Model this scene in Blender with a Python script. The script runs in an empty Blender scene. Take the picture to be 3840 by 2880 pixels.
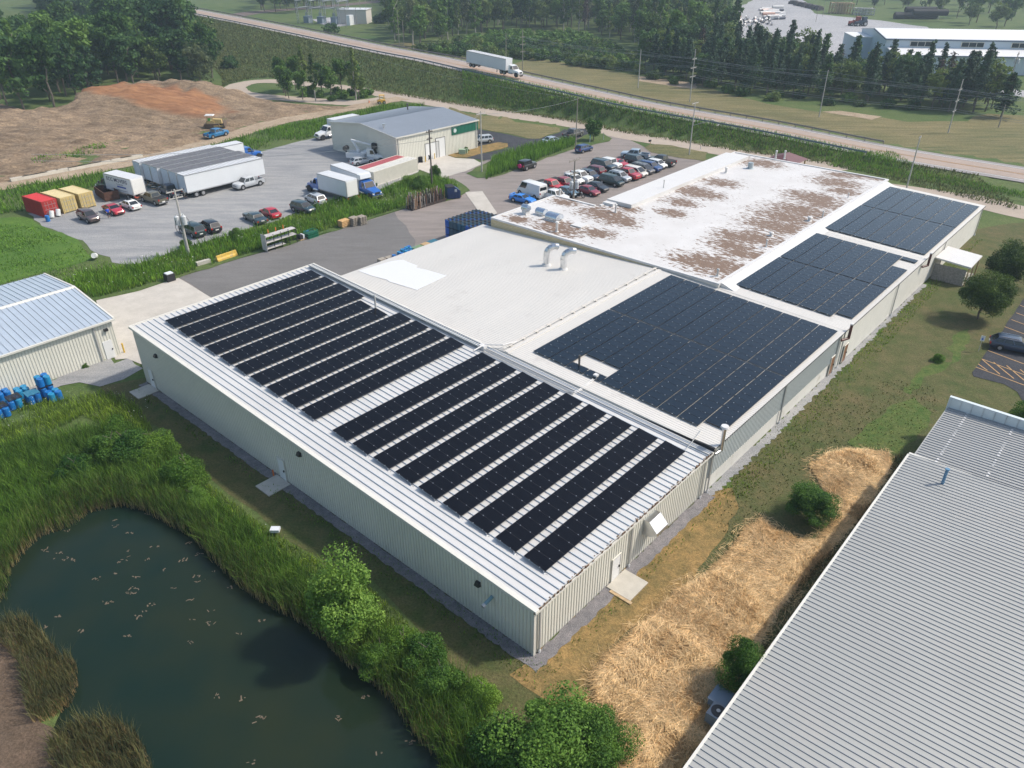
import bpy, math, random
import numpy as np
from mathutils import Vector, Matrix
random.seed(7); rng=np.random.default_rng(7)
S=bpy.context.scene; COL=S.collection
# ---------------------------------------------------------------- camera model (used to turn measured picture points into places on the ground)
FP=2841/1.736; CX=1106.; CY=829.5; PITCH=math.radians(30.82); H=40.0
_c,_s=math.cos(PITCH),math.sin(PITCH)
def at(u,v,z=0.):
    x=(u-CX)/FP; y=-(v-CY)/FP
    r=(x,_c+y*_s,-_s+y*_c); t=(z-H)/r[2]
    return Vector((r[0]*t,r[1]*t,z))
def K(x0,y0,sc): return lambda x,y,z=0.: at((x/sc+x0)/1.736,(y/sc+y0)/1.736,z)
def proj(p):
    x,y,z=p[0],p[1],p[2]-H; d=y*_c-z*_s; up=y*_s+z*_c
    return CX+FP*x/d, CY-FP*up/d
k1=K(0,0,2.304);k2=K(960,0,2.304);k3=K(1920,0,2.304);k4=K(2880,0,2.304)
k5=K(0,480,3.16);k6=K(600,480,3.19);k7=K(1100,380,2.765);k8=K(1850,480,2.765)
kA=K(1900,620,6.32);kB=K(2180,550,5.821);kC=K(1900,460,5.53);kD=K(1320,540,7.373);kE=K(1180,600,6.9125);kF=K(350,620,6.32);kG=K(1640,760,8.296);kH=K(1400,640,5.185)
kL=K(0,950,2.37);kR=K(2600,500,1.784);kS=K(3200,1000,2.766);kQ=K(2200,1500,1.2024);kP=K(0,1500,1.2023);kT=K(3000,640,2.513);kN=K(1800,2050,3.687);kW=K(1400,700,2.212)
# ---------------------------------------------------------------- materials
MATS={}
def nt(name):
    m=bpy.data.materials.new(name); m.use_nodes=True; t=m.node_tree; b=t.nodes['Principled BSDF']
    return m,t,b
def link(t,a,b): t.links.new(a,b)
def noise_node(t,scale,detail=4,coord='Object',mp=None,rough=.6):
    tc=t.nodes.new('ShaderNodeTexCoord'); n=t.nodes.new('ShaderNodeTexNoise'); n.inputs['Scale'].default_value=scale; n.inputs['Detail'].default_value=detail; n.inputs['Roughness'].default_value=rough
    src=tc.outputs[coord]
    if mp:
        m=t.nodes.new('ShaderNodeMapping'); m.inputs['Scale'].default_value=mp[0]; m.inputs['Rotation'].default_value=mp[1]; link(t,src,m.inputs[0]); src=m.outputs[0]
    link(t,src,n.inputs['Vector']); return n
def ramp(t,src,stops):
    r=t.nodes.new('ShaderNodeValToRGB'); link(t,src,r.inputs[0]); e=r.color_ramp.elements
    while len(e)<len(stops): e.new(.5)
    for i,(p,c) in enumerate(stops):
        e[i].position=p; e[i].color=(c[0],c[1],c[2],1) if hasattr(c,'__len__') else (c,c,c,1)
    return r
def mixc(t,f,a,b,mode='MIX'):
    m=t.nodes.new('ShaderNodeMix'); m.data_type='RGBA'; m.blend_type=mode
    for s,i in ((f,0),(a,6),(b,7)):
        if isinstance(s,(int,float)): m.inputs[i].default_value=s
        elif isinstance(s,tuple): m.inputs[i].default_value=(*s,1)
        else: link(t,s,m.inputs[i])
    return m.outputs[2]
def bump(t,b,h,strength,dist=.05):
    n=t.nodes.new('ShaderNodeBump'); n.inputs['Strength'].default_value=strength; n.inputs['Distance'].default_value=dist
    link(t,h,n.inputs['Height']); link(t,n.outputs[0],b.inputs['Normal'])
def pm(name,col,rough=.6,metal=0.,var=0.,scale=3.,coat=0.,bmp=0.,spec=.5,dirt=None,dscale=.6,dthr=.55,mp=None):
    """principled material, colour varied by noise; dirt = second colour in patches"""
    if name in MATS: return MATS[name]
    m,t,b=nt(name); b.inputs['Roughness'].default_value=rough; b.inputs['Metallic'].default_value=metal; b.inputs['Specular IOR Level'].default_value=spec
    if coat: b.inputs['Coat Weight'].default_value=coat; b.inputs['Coat Roughness'].default_value=.08
    b.inputs['Base Color'].default_value=(*col,1)
    if var or bmp or dirt:
        n=noise_node(t,scale,5,mp=mp)
        c=ramp(t,n.outputs[0],[(.3,[k*(1-var) for k in col]),(.7,[min(1,k*(1+var)) for k in col])]).outputs[0]
        if dirt:
            n2=noise_node(t,dscale,6,rough=.7); r=ramp(t,n2.outputs[0],[(dthr,0),(dthr+.12,1)]); c=mixc(t,r.outputs[0],c,tuple(dirt))
        link(t,c,b.inputs['Base Color'])
        if bmp: bump(t,b,n.outputs[0],bmp)
    MATS[name]=m; return m
def groundmat(name,cols,scales=(.06,.9,7.),bmp=.5,rough=.95,stripe=None,speck=None,fine=.45):
    """ground cover: cols = 4 colours dark..light blended by large, medium and fine noise"""
    m,t,b=nt(name); b.inputs['Roughness'].default_value=rough; b.inputs['Specular IOR Level'].default_value=.2
    a=noise_node(t,scales[0],5); c=noise_node(t,scales[1],6,mp=stripe,rough=.7); d=noise_node(t,scales[2],4,rough=.8)
    ra=ramp(t,a.outputs[0],[(.36,cols[0]),(.62,cols[1])]); rc=ramp(t,c.outputs[0],[(.36,cols[2]),(.66,cols[3])])
    x=mixc(t,.55,ra.outputs[0],rc.outputs[0]); rd=ramp(t,d.outputs[0],[(.3,1-fine),(.7,1+fine)])
    y=mixc(t,1.,x,rd.outputs[0],'MULTIPLY')
    if speck:
        e=noise_node(t,speck[1],3,rough=.9); re=ramp(t,e.outputs[0],[(speck[2],0),(speck[2]+.04,1)]); y=mixc(t,re.outputs[0],y,tuple(speck[0]))
    link(t,y,b.inputs['Base Color']); bump(t,b,d.outputs[0],bmp,.12)
    MATS[name]=m; return m
def leafmat(name,dark,light,trans=.3):
    m,t,b=nt(name); oi=t.nodes.new('ShaderNodeObjectInfo'); n=noise_node(t,.55,3); g=t.nodes.new('ShaderNodeNewGeometry')
    a=t.nodes.new('ShaderNodeMath'); a.operation='ADD'; link(t,n.outputs[0],a.inputs[0])
    q=t.nodes.new('ShaderNodeMath'); q.operation='MULTIPLY_ADD'; q.inputs[1].default_value=.35; q.inputs[2].default_value=-.175; link(t,g.outputs['Random Per Island'],q.inputs[0])
    q2=t.nodes.new('ShaderNodeMath'); q2.operation='MULTIPLY_ADD'; q2.inputs[1].default_value=.5; q2.inputs[2].default_value=-.25; link(t,oi.outputs['Random'],q2.inputs[0])
    w=t.nodes.new('ShaderNodeMath'); w.operation='ADD'; link(t,q.outputs[0],w.inputs[0]); link(t,q2.outputs[0],w.inputs[1]); link(t,w.outputs[0],a.inputs[1])
    r=ramp(t,a.outputs[0],[(.2,dark),(.8,light)])
    link(t,r.outputs[0],b.inputs['Base Color']); b.inputs['Roughness'].default_value=.65; b.inputs['Specular IOR Level'].default_value=.25
    tr=t.nodes.new('ShaderNodeBsdfTranslucent'); link(t,r.outputs[0],tr.inputs[0]); mx=t.nodes.new('ShaderNodeMixShader'); mx.inputs[0].default_value=trans
    out=t.nodes['Material Output']; link(t,b.outputs[0],mx.inputs[1]); link(t,tr.outputs[0],mx.inputs[2]); link(t,mx.outputs[0],out.inputs[0])
    MATS[name]=m; return m
def blademat(name,base,mid,tip,base_h=.25,patch=True):
    """reed / grass blades: colour by height along the blade (attribute h) and by blade"""
    m,t,b=nt(name); at_=t.nodes.new('ShaderNodeAttribute'); at_.attribute_name='h'; g=t.nodes.new('ShaderNodeNewGeometry'); n=noise_node(t,.7,5)
    r=ramp(t,at_.outputs['Fac'],[(0,base),(base_h,[(p*.5+q*.5) for p,q in zip(base,mid)]),(min(.95,base_h+.2),mid),(1,tip)])
    v=ramp(t,g.outputs['Random Per Island'],[(0,.6),(1,1.5)]); w=ramp(t,n.outputs[0],[(.32,(.55,.62,.65)),(.68,(1.5,1.35,1.1))] if patch else [(.3,.92),(.7,1.08)])
    x=mixc(t,1.,r.outputs[0],v.outputs[0],'MULTIPLY'); x=mixc(t,1.,x,w.outputs[0],'MULTIPLY')
    link(t,x,b.inputs['Base Color']); b.inputs['Roughness'].default_value=.7; b.inputs['Specular IOR Level'].default_value=.2
    tr=t.nodes.new('ShaderNodeBsdfTranslucent'); link(t,x,tr.inputs[0]); mx=t.nodes.new('ShaderNodeMixShader'); mx.inputs[0].default_value=.3
    out=t.nodes['Material Output']; link(t,b.outputs[0],mx.inputs[1]); link(t,tr.outputs[0],mx.inputs[2]); link(t,mx.outputs[0],out.inputs[0])
    MATS[name]=m; return m
# ---------------------------------------------------------------- objects
def tag(o,label=None,cat=None,group=None,kind=None):
    if label: o['label']=label
    if cat: o['category']=cat
    if group: o['group']=group
    if kind: o['kind']=kind
    return o
def empty(name,loc,rz,label,cat,group=None):
    o=bpy.data.objects.new(name,None); COL.objects.link(o); o.location=loc; o.rotation_euler=(0,0,rz); o.empty_display_size=.5
    return tag(o,label,cat,group)
def dup(o,parent=None):
    c=o.copy(); COL.objects.link(c); c.parent=parent
    for ch in list(o.children): dup(ch,c)
    return c
class MB:
    def __init__(s): s.v=[]; s.f=[]; s.m=[]; s.X=None
    def add(s,vs,fs,m=0):
        k=len(s.v)
        if s.X is not None: vs=[tuple(s.X@Vector(p)) for p in vs]
        s.v+=[tuple(p) for p in vs]; s.f+=[tuple(i+k for i in f) for f in fs]; s.m+=[m]*len(fs); return s
    def box(s,x0,x1,y0,y1,z0,z1,m=0):
        return s.add([(x0,y0,z0),(x1,y0,z0),(x1,y1,z0),(x0,y1,z0),(x0,y0,z1),(x1,y0,z1),(x1,y1,z1),(x0,y1,z1)],[(3,2,1,0),(4,5,6,7),(0,1,5,4),(1,2,6,5),(2,3,7,6),(3,0,4,7)],m)
    def hexa(s,p,m=0):  # 8 points: bottom ring, top ring
        return s.add(p,[(3,2,1,0),(4,5,6,7),(0,1,5,4),(1,2,6,5),(2,3,7,6),(3,0,4,7)],m)
    def prism(s,poly,z0,z1,m=0,mt=None):
        n=len(poly); s.add([(x,y,z0) for x,y in poly]+[(x,y,z1) for x,y in poly],[tuple(range(n-1,-1,-1))]+[(i,(i+1)%n,n+(i+1)%n,n+i) for i in range(n)],m)
        k=len(s.v)-n; s.f.append(tuple(range(k,k+n))); s.m.append(m if mt is None else mt); return s
    def extr(s,prof,y0,y1,m=0):  # profile in xz extruded along y
        n=len(prof); return s.add([(x,y0,z) for x,z in prof]+[(x,y1,z) for x,z in prof],[tuple(range(n)),tuple(range(2*n-1,n-1,-1))]+[(i,n+i,n+(i+1)%n,(i+1)%n) for i in range(n)],m)
    def cyl(s,p,q,r,r2=None,n=8,m=0,caps=True):
        p=Vector(p); q=Vector(q); r2=r if r2 is None else r2; d=(q-p).normalized(); a=d.orthogonal().normalized(); b=d.cross(a)
        vs=[]
        for c,rr in ((p,r),(q,r2)):
            for i in range(n):
                t=2*math.pi*i/n; vs.append(c+a*math.cos(t)*rr+b*math.sin(t)*rr)
        fs=[(i,(i+1)%n,n+(i+1)%n,n+i) for i in range(n)]
        if caps: fs+=[tuple(range(n-1,-1,-1)),tuple(range(n,2*n))]
        return s.add(vs,fs,m)
    def tube(s,pts,r,n=6,m=0):
        for a,b in zip(pts,pts[1:]): s.cyl(a,b,r,n=n,m=m,caps=False)
        return s
    def quad(s,a,b,c,d,m=0): return s.add([a,b,c,d],[(0,1,2,3)],m)
    def build(s,name,mats,parent=None,smooth=None,loc=None,label=None):
        me=bpy.data.meshes.new(name); me.from_pydata(s.v,[],s.f)
        for x in (mats if isinstance(mats,(list,tuple)) else [mats]): me.materials.append(x)
        me.polygons.foreach_set('material_index',s.m)
        if smooth is not None: me.shade_smooth(); me.set_sharp_from_angle(angle=math.radians(smooth))
        me.update(); o=bpy.data.objects.new(name,me); COL.objects.link(o); o.parent=parent
        if loc is not None: o.location=loc
        if label: o['label']=label
        return o
def meshnp(name,V,F,mats,parent=None,attr=None,fm=None):
    """V (n,3), F (m,k) constant-size faces"""
    me=bpy.data.meshes.new(name); n=len(V); m,k=F.shape
    me.vertices.add(n); me.vertices.foreach_set('co',np.ascontiguousarray(V,dtype=np.float32).ravel())
    me.loops.add(m*k); me.loops.foreach_set('vertex_index',np.ascontiguousarray(F,dtype=np.int32).ravel())
    me.polygons.add(m); me.polygons.foreach_set('loop_start',np.arange(0,m*k,k,dtype=np.int32)); me.polygons.foreach_set('loop_total',np.full(m,k,dtype=np.int32))
    for x in (mats if isinstance(mats,(list,tuple)) else [mats]): me.materials.append(x)
    if fm is not None: me.polygons.foreach_set('material_index',fm)
    me.update(calc_edges=True); me.validate()
    if attr is not None:
        a=me.attributes.new('h','FLOAT','POINT'); a.data.foreach_set('value',attr.astype(np.float32))
    o=bpy.data.objects.new(name,me); COL.objects.link(o); o.parent=parent; return o
def jitter(pts,step=2.,amp=.4,closed=True):
    out=[]; n=len(pts)
    for i in range(n if closed else n-1):
        a=Vector(pts[i][:2]); b=Vector(pts[(i+1)%n][:2]); L=(b-a).length; k=max(1,int(L/step)); d=(b-a)/max(L,1e-6); nn=Vector((-d.y,d.x))
        for j in range(k):
            p=a.lerp(b,j/k)
            if j or i: p=p+nn*random.uniform(-amp,amp)
            out.append(p)
    return out
def sheet(name,pts,z,mat,step=2.5,amp=.35,kind='structure',label=None):
    P=jitter(pts,step,amp) if amp else [Vector(p[:2]) for p in pts]
    me=bpy.data.meshes.new(name); me.from_pydata([(p.x,p.y,z) for p in P],[],[tuple(range(len(P)))]); me.materials.append(mat)
    if me.polygons[0].normal.z<0: me.flip_normals()
    o=bpy.data.objects.new(name,me); COL.objects.link(o); tag(o,label,kind=kind); return o
def catmull(pts,n=8):
    P=[Vector(p) for p in pts]; P=[P[0]*2-P[1]]+P+[P[-1]*2-P[-2]]; out=[]
    for i in range(1,len(P)-2):
        for j in range(n):
            t=j/n; a,b,c,d=P[i-1],P[i],P[i+1],P[i+2]
            out.append(.5*((2*b)+(c-a)*t+(2*a-5*b+4*c-d)*t*t+(3*b-a-3*c+d)*t**3))
    out.append(P[-2]); return out
def ribbon(name,C,o0,o1,dz,mat,kind='structure',build=True,mb=None,dash=None,amp=0):
    """strip beside centreline C between offsets o0..o1"""
    mb=mb or MB(); L=[];R=[]
    for i,p in enumerate(C):
        d=(C[min(i+1,len(C)-1)]-C[max(i-1,0)]); d=Vector((d.x,d.y)).normalized(); nn=Vector((-d.y,d.x,0)); j=random.uniform(-amp,amp)
        L.append(p+nn*(o0+j)+Vector((0,0,dz))); R.append(p+nn*(o1+random.uniform(-amp,amp))+Vector((0,0,dz)))
    for i in range(len(C)-1):
        mb.quad(L[i],R[i],R[i+1],L[i+1])
    if build:
        o=mb.build(name,mat); tag(o,kind=kind)
        return o
    return mb
def inpoly(x,y,P):
    r=False; n=len(P); j=n-1
    for i in range(n):
        if (P[i][1]>y)!=(P[j][1]>y) and x<(P[j][0]-P[i][0])*(y-P[i][1])/(P[j][1]-P[i][1])+P[i][0]: r=not r
        j=i
    return r
def inpoly_np(X,Y,P):
    r=np.zeros(X.shape,bool); n=len(P); j=n-1
    for i in range(n):
        xi,yi,xj,yj=P[i][0],P[i][1],P[j][0],P[j][1]
        if yi!=yj:
            c=((yi>Y)!=(yj>Y))&(X<(xj-xi)*(Y-yi)/(yj-yi)+xi); r^=c
        j=i
    return r
def segdist_np(X,Y,P,closed=False):
    """distance to polyline, with interpolated third coordinate"""
    D=np.full(X.shape,1e9); Z=np.zeros(X.shape); n=len(P)
    for i in range(n if closed else n-1):
        a=P[i]; b=P[(i+1)%n]; dx,dy=b[0]-a[0],b[1]-a[1]; L=dx*dx+dy*dy+1e-9
        t=np.clip(((X-a[0])*dx+(Y-a[1])*dy)/L,0,1); d=np.hypot(X-a[0]-t*dx,Y-a[1]-t*dy); m=d<D
        D=np.where(m,d,D)
        if len(a)>2: Z=np.where(m,a[2]+(b[2]-a[2])*t,Z)
    return D,Z
def rgb(r,g,b):
    f=lambda c:(c/255/12.92) if c<=10 else ((c/255+.055)/1.055)**2.4
    return (f(r),f(g),f(b))
# ================================================================ SETTING
M_meadow=groundmat('meadow_grass',[(.045,.095,.024),(.10,.125,.042),(.055,.10,.026),(.125,.145,.052)],(.02,.15,3.))
M_lawn=groundmat('lawn_grass',[(.045,.080,.018),(.115,.098,.045),(.050,.075,.022),(.145,.118,.058)],(.12,.6,6.),.5)
M_dry=groundmat('dry_lawn_grass',[(.10,.09,.035),(.30,.19,.075),(.12,.10,.04),(.36,.23,.09)],(.35,1.3,7.),.5)
M_hay=groundmat('mown_hay_grass',[(.085,.095,.035),(.20,.16,.075),(.075,.09,.035),(.26,.21,.11)],(.04,.35,2.5),.4,stripe=((.25,2.,1.),(0,0,math.radians(38))))
M_gravel=groundmat('gravel',[(.22,.225,.235),(.33,.33,.325),(.20,.205,.215),(.38,.37,.355)],(.05,.35,9.),.6,fine=.3,stripe=((.3,1.6,1.),(0,0,math.radians(-47))))
M_darkgravel=groundmat('wall_gravel',[(.16,.155,.16),(.26,.24,.24),(.14,.14,.15),(.30,.28,.28)],(.3,2.,14.),.8)
M_asph=groundmat('worn_asphalt',[(.20,.175,.16),(.28,.245,.225),(.18,.16,.145),(.30,.26,.24)],(.05,.35,8.),.25,fine=.22,stripe=((.35,2.2,1.),(0,0,math.radians(-45))))
M_asphg=groundmat('grey_asphalt',[(.13,.125,.12),(.19,.18,.175),(.135,.13,.125),(.19,.185,.18)],(.06,.35,8.),.25,fine=.22,stripe=((.35,2.2,1.),(0,0,math.radians(-45))))
M_black=groundmat('sealed_asphalt',[(.035,.038,.045),(.06,.062,.07),(.035,.037,.043),(.065,.066,.073)],(.1,.6,9.),.3)
M_conc=groundmat('concrete_paving',[(.42,.39,.34),(.52,.49,.43),(.40,.37,.33),(.54,.50,.45)],(.08,.5,6.),.1,fine=.08)
M_road=groundmat('service_road_surface',[(.34,.28,.225),(.43,.36,.29),(.33,.28,.23),(.42,.35,.29)],(.05,.3,5.),.2,fine=.12)
M_hwy=groundmat('highway_asphalt',[(.24,.225,.22),(.30,.28,.27),(.25,.235,.23),(.30,.275,.27)],(.04,.3,6.),.15,fine=.12)
M_dirt=groundmat('tracked_dirt',[(.15,.105,.065),(.28,.20,.13),(.08,.057,.04),(.36,.27,.18)],(.05,.5,2.),1.,stripe=((.35,1.7,1.),(0,0,math.radians(12))))
M_track=groundmat('dirt_road_surface',[(.30,.22,.15),(.38,.30,.21),(.24,.18,.12),(.42,.34,.25)],(.08,.5,5.),.4)
M_far=groundmat('pale_gravel',[(.30,.30,.31),(.38,.37,.375),(.29,.29,.30),(.38,.375,.375)],(.02,.1,1.),.2)
M_mud=groundmat('bank_mud',[(.09,.065,.045),(.17,.11,.07),(.07,.055,.04),(.15,.11,.08)],(.3,1.,6.),.6)
M_ballast=groundmat('rail_ballast',[(.13,.10,.085),(.17,.13,.115),(.12,.10,.09),(.18,.14,.12)],(.1,1.,6.),.4)
M_white=pm('road_line_white',(.72,.71,.68),.7,var=.1,scale=2); M_orange=pm('road_line_orange',(.60,.31,.08),.7,var=.12,scale=2)
# highway centreline, rising to the rail bridge at upper left
HW=catmull([at(*p) for p in [(60,-40,8.6),(325,7.5,8.3),(553,51,7.6),(828,107.5,6.8),(946,130,6.3),(1106,166.5,5.2),(1256,200,4.2),(1406,232.6,3.3),(1659,277.6,2.1),(1917,328.4,.9),(2212,376.8,.25),(2500,424,.1)]],10)
POND=[at(*p) for p in [(150,1108),(200,1090),(250,1078),(300,1082),(350,1108),(415,1142),(455,1190),(500,1235),(560,1280),(640,1322),(705,1368),(745,1415),(800,1450),(852,1500),(885,1550),(935,1610),(985,1720),(985,1800),(150,1800),(230,1700),(200,1620),(120,1560),(150,1500),(110,1430),(60,1370),(5,1340),(-40,1290),(-30,1240),(20,1210),(60,1160),(100,1130)]]
xs=np.concatenate([np.arange(-1500,-380,40),np.arange(-380,-60,4.),np.arange(-60,22,1.),np.arange(22,150,3.),np.arange(150,420,9.),np.arange(420,1600,45)])
ys=np.concatenate([np.arange(-60,15,6.),np.arange(15,80,1.),np.arange(80,140,2.5),np.arange(140,460,3.),np.arange(460,720,10.),np.arange(720,2600,60)])
HWt=[(p.x,p.y,p.z) for p in HW]
SR=catmull([at(*p) for p in [(2330,478),(2212,459),(2100,432),(2000,408),(1900,382),(1800,362),(1637,338),(1503,316),(1357,292),(1231,266),(1106,248),(1000,232),(928,220),(870,210),(828,202.5)]],6)
LP=catmull([at(*p) for p in [(828,203),(770,193),(700,185),(640,179),(580,175.5),(535,179),(508,189),(520,201),(570,209),(640,214),(710,220),(770,222),(830,214)]],6)
SRt=[(p.x,p.y) for p in SR[::3]]; LPt=[(p.x,p.y) for p in LP[::3]]
def ground_h(X,Y):
    D,Z=segdist_np(X,Y,HWt); L=np.clip((Y-412)/10,0,1)   # cutting for the railway under the bridge
    side=(X-HWt[15][0])*0
    ds=np.maximum(0,np.minimum(segdist_np(X,Y,SRt)[0],segdist_np(X,Y,LPt)[0])-4.5); dh=np.maximum(0,D-7.2); e=np.minimum(np.maximum(0,Z-dh*.29),Z*ds/(ds+dh+.01))*(1-L)
    e=np.where(D<7.2,Z-.15,e)*(1-L)
    inside=inpoly_np(X,Y,POND); Dp,_=segdist_np(X,Y,[(p.x,p.y) for p in POND],True); sd=np.where(inside,-Dp,Dp)
    pond=np.clip((sd-1.3)*.5,-1.5,0)
    und=.0
    return e+pond+und
XX,YY=np.meshgrid(xs,ys); ZZ=ground_h(XX,YY)
V=np.stack([XX.ravel(),YY.ravel(),ZZ.ravel()],1); ny,nx=XX.shape
i=np.arange(ny-1)[:,None]*nx+np.arange(nx-1)[None,:]; i=i.ravel(); F=np.stack([i,i+1,i+nx+1,i+nx],1)
tag(meshnp('ground',V,F,M_meadow),kind='structure')
def gh(x,y): return float(ground_h(np.array([x]),np.array([y]))[0])
# pond water
m,t,b=nt('pond_water'); b.inputs['Roughness'].default_value=.09; b.inputs['IOR'].default_value=1.33; b.inputs['Specular IOR Level'].default_value=.36
n=noise_node(t,.09,3); link(t,ramp(t,n.outputs[0],[(.35,(.007,.020,.015)),(.65,(.018,.026,.013))]).outputs[0],b.inputs['Base Color'])
n=noise_node(t,2.2,4); bump(t,b,n.outputs[0],.05,.05); MATS['water']=m
sheet('water',[at(*p) for p in [(120,1060),(340,1050),(520,1180),(1080,1620),(1080,1850),(-150,1850),(-150,1150)]],-.5,m,amp=0)
# sheets of ground cover
sheet('lawn',[at(*p) for p in [(215,835),(330,812),(1150,1400),(1170,1417),(1600,980),(2112,495),(2212,480),(2560,520),(2700,1100),(2500,1800),(1230,1760),(1090,1620),(1045,1500),(975,1425),(880,1330),(800,1258),(700,1215),(600,1158),(500,1065),(430,1000),(345,930),(240,880)]],.02,M_lawn)
sheet('dry_lawn',[at(*p) for p in [(1150,1425),(1310,1270),(1400,1190),(1540,1062),(1575,1055),(1590,1095),(1560,1180),(1480,1265),(1400,1330),(1335,1390),(1290,1440),(1300,1560),(1220,1640),(1170,1500),(1100,1458)]],.04,M_dry,1.,.35)
sheet('mowed_field',[k2(1150,385),k2(1300,360),k2(1600,460),k2(2212,560),k3(190,505),k3(430,545),k3(800,600),k3(1130,655),k3(1600,720),k3(1900,830),k4(0,895),k4(440,965),k4(760,985),k4(1200,1050),k4(1700,1045),k4(1900,980),k4(2212,1000),k4(2500,1150),at(2600,420),at(2212,395),at(1917,348),at(1659,300),at(1406,270),at(1256,240),at(1106,205),at(946,175),at(828,150)],.03,M_hay,6,1.)
sheet('verge',[at(*p) for p in [(1790,375),(1900,352),(2212,398),(2400,425),(2400,470),(2212,436),(2000,408)]],.05,M_meadow)
sheet('lot_lawn',[k7(1620,60),k7(1800,130),k7(2212,165),k8(240,-60),k8(700,0),k8(680,40),k8(480,110),k8(380,115),k7(2212,330),k7(1880,280),k7(1500,200)],.06,M_hay,3,.4)
sheet('gravel_yard',[at(*p) for p in [(60,462),(95,488),(135,500),(175,520),(215,550),(265,573),(300,570),(350,553),(400,535),(450,522),(500,508),(560,487),(600,478),(640,460),(700,438),(760,425),(820,410),(880,385),(905,372),(905,350),(860,300),(715,290),(652,305.5),(558,329),(480,350),(420,340),(300,380),(215,405),(140,440)]],.03,M_gravel,2.,.5)
sheet('asphalt_lot',[at(*p) for p in [(385,600),(480,571),(600,536),(700,506),(790,478),(885,448),(985,430),(1012,412),(998,396),(978,388),(940,380),(1040,350),(1120,320),(1250,275),(1320,283),(1393,318),(1430,332),(1527,350),(1640,372),(1700,500),(1300,800),(700,700),(455,643)]],.025,M_asph,3.,.12)
sheet('drive_asphalt',[at(*p) for p in [(385,600),(480,571),(600,536),(700,506),(790,478),(850,459),(900,520),(850,700),(700,700),(455,643)]],.045,M_asphg,3.,.3)
sheet('concrete_apron',[at(*p) for p in [(208,650),(300,628),(385,600),(457,644),(600,740),(330,830),(322,795),(275,775),(250,778),(240,760)]],.065,M_conc,3.,.05)
sheet('concrete_driveway',[k7(1280,700),k7(1300,640),k7(1590,560),k7(1680,590),k7(1870,600),k7(1960,650),k7(1780,730),k7(1560,793),k7(1530,795)],.065,M_conc,3.,.05)
sheet('concrete_pad',[k7(1780,945),k7(1960,935),k7(2115,1160),k7(1980,1260),k7(1900,1115)],.065,M_conc,3.,.05)
sheet('sealed_drive',[k7(1860,280),k7(2212,340),k8(350,115),k8(470,112),k8(680,55),k8(760,0),k8(960,10),k8(1000,60),k8(870,110),k8(700,150),k8(450,215),k8(200,300),k8(0,325),k7(1985,610),k7(1800,590),k7(1900,555),k7(2212,490),k7(2212,430),k7(2060,450),k7(1880,480)],.055,M_black,3.,.2)
sheet('island_lawn',[k7(1600,560),k7(1730,500),k7(1880,480),k7(2130,425),k7(2230,440),k7(2230,475),k7(1790,588),k7(1680,585)],.075,M_dry,2,.2)
sheet('grass_verge',[k8(0,320),k8(60,300),k8(340,200),k8(560,165),k8(850,125),k8(1000,60),k8(1150,60),k8(1230,110),k8(1200,140),k8(870,215),k8(500,330),k8(200,450),k8(0,515),k7(1900,800),k7(1800,750)],.08,M_meadow,2,.3)
sheet('grass_island',[k8(1570,205),k8(1610,180),k8(1700,172),k8(1850,185),k8(2212,255),k8(2212,350),k8(1900,305),k8(1650,255)],.08,M_hay,2,.25)
sheet('weed_strip_ground',[at(*p) for p in [(205,650),(160,640),(100,600),(200,585),(300,570),(400,535),(500,508),(600,478),(700,438),(820,410),(880,385),(940,385),(978,388),(998,396),(1012,412),(985,430),(885,448),(790,478),(700,506),(600,536),(480,571),(385,600),(300,628)]],.085,M_meadow,2,.4)
M_vivid=groundmat('vivid_grass',[(.045,.12,.016),(.09,.17,.025),(.05,.11,.018),(.12,.19,.035)],(.12,.6,5.),.5)
M_patch=groundmat('patch_grass',[(.045,.095,.018),(.10,.115,.035),(.05,.095,.02),(.115,.14,.04)],(.3,1.2,6.),.5)
sheet('green_meadow',[at(*p) for p in [(-150,455),(0,470),(70,470),(100,492),(140,510),(180,528),(205,558),(150,575),(90,590),(0,615),(-150,640)]],.035,M_vivid,2,.5)
for pl in ([kQ(545,440),kQ(560,400),kQ(720,230),kQ(860,90),kQ(990,-60),kQ(1010,-30),kQ(960,60),kQ(880,150),kQ(760,240),kQ(680,330),kQ(640,430),kQ(585,455)],[kQ(1300,90),kQ(1380,20),kQ(1470,-10),kQ(1560,60),kQ(1500,160),kQ(1420,240),kQ(1330,245),kQ(1230,220),kQ(1170,190),kQ(1230,140)],[kS(520,1300),kS(700,1050),kS(860,1000),kS(1000,990),kS(1050,900),kS(980,850),kS(1100,660),kS(1180,640),kS(1200,760),kS(1100,950),kS(950,1080),kS(760,1150),kS(600,1330)],[kS(20,850),kS(180,700),kS(300,620),kS(330,640),kS(220,740),kS(60,900),kS(0,940)],[kS(680,230),kS(800,110),kS(890,20),kS(1200,20),kS(1150,60),kS(880,60),kS(800,160),kS(720,240)]): sheet('green_patch',pl,.035,M_patch,.9,.25)
sheet('mud_bank',[at(*p) for p in [(-80,1300),(-10,1345),(45,1395),(75,1470),(75,1530),(110,1580),(165,1650),(200,1760),(-120,1800)]],.02,M_mud,1,.3)
sheet('far_gravel_lot',[at(*p) for p in [(1585,90),(1560,60),(1595,18),(1640,-10),(1730,-8),(1760,30),(1900,44),(2000,58),(2090,85),(2230,105),(2260,140),(1830,125),(1700,118),(1640,105)]],.03,M_far,8,1.)
sheet('right_parking_lot',[kS(1860,200),kS(1400,870),kS(1225,1100),kS(1245,1140),kS(1560,1225),kS(1700,1300),kS(1780,1430),kS(1900,1700),kS(3200,1700),kS(3200,200)],.05,M_black,1.5,.1)
sheet('far_road',[at(*p) for p in [(2100,184),(2300,205),(2300,222),(2100,196)]],.05,M_far,amp=0)
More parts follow.
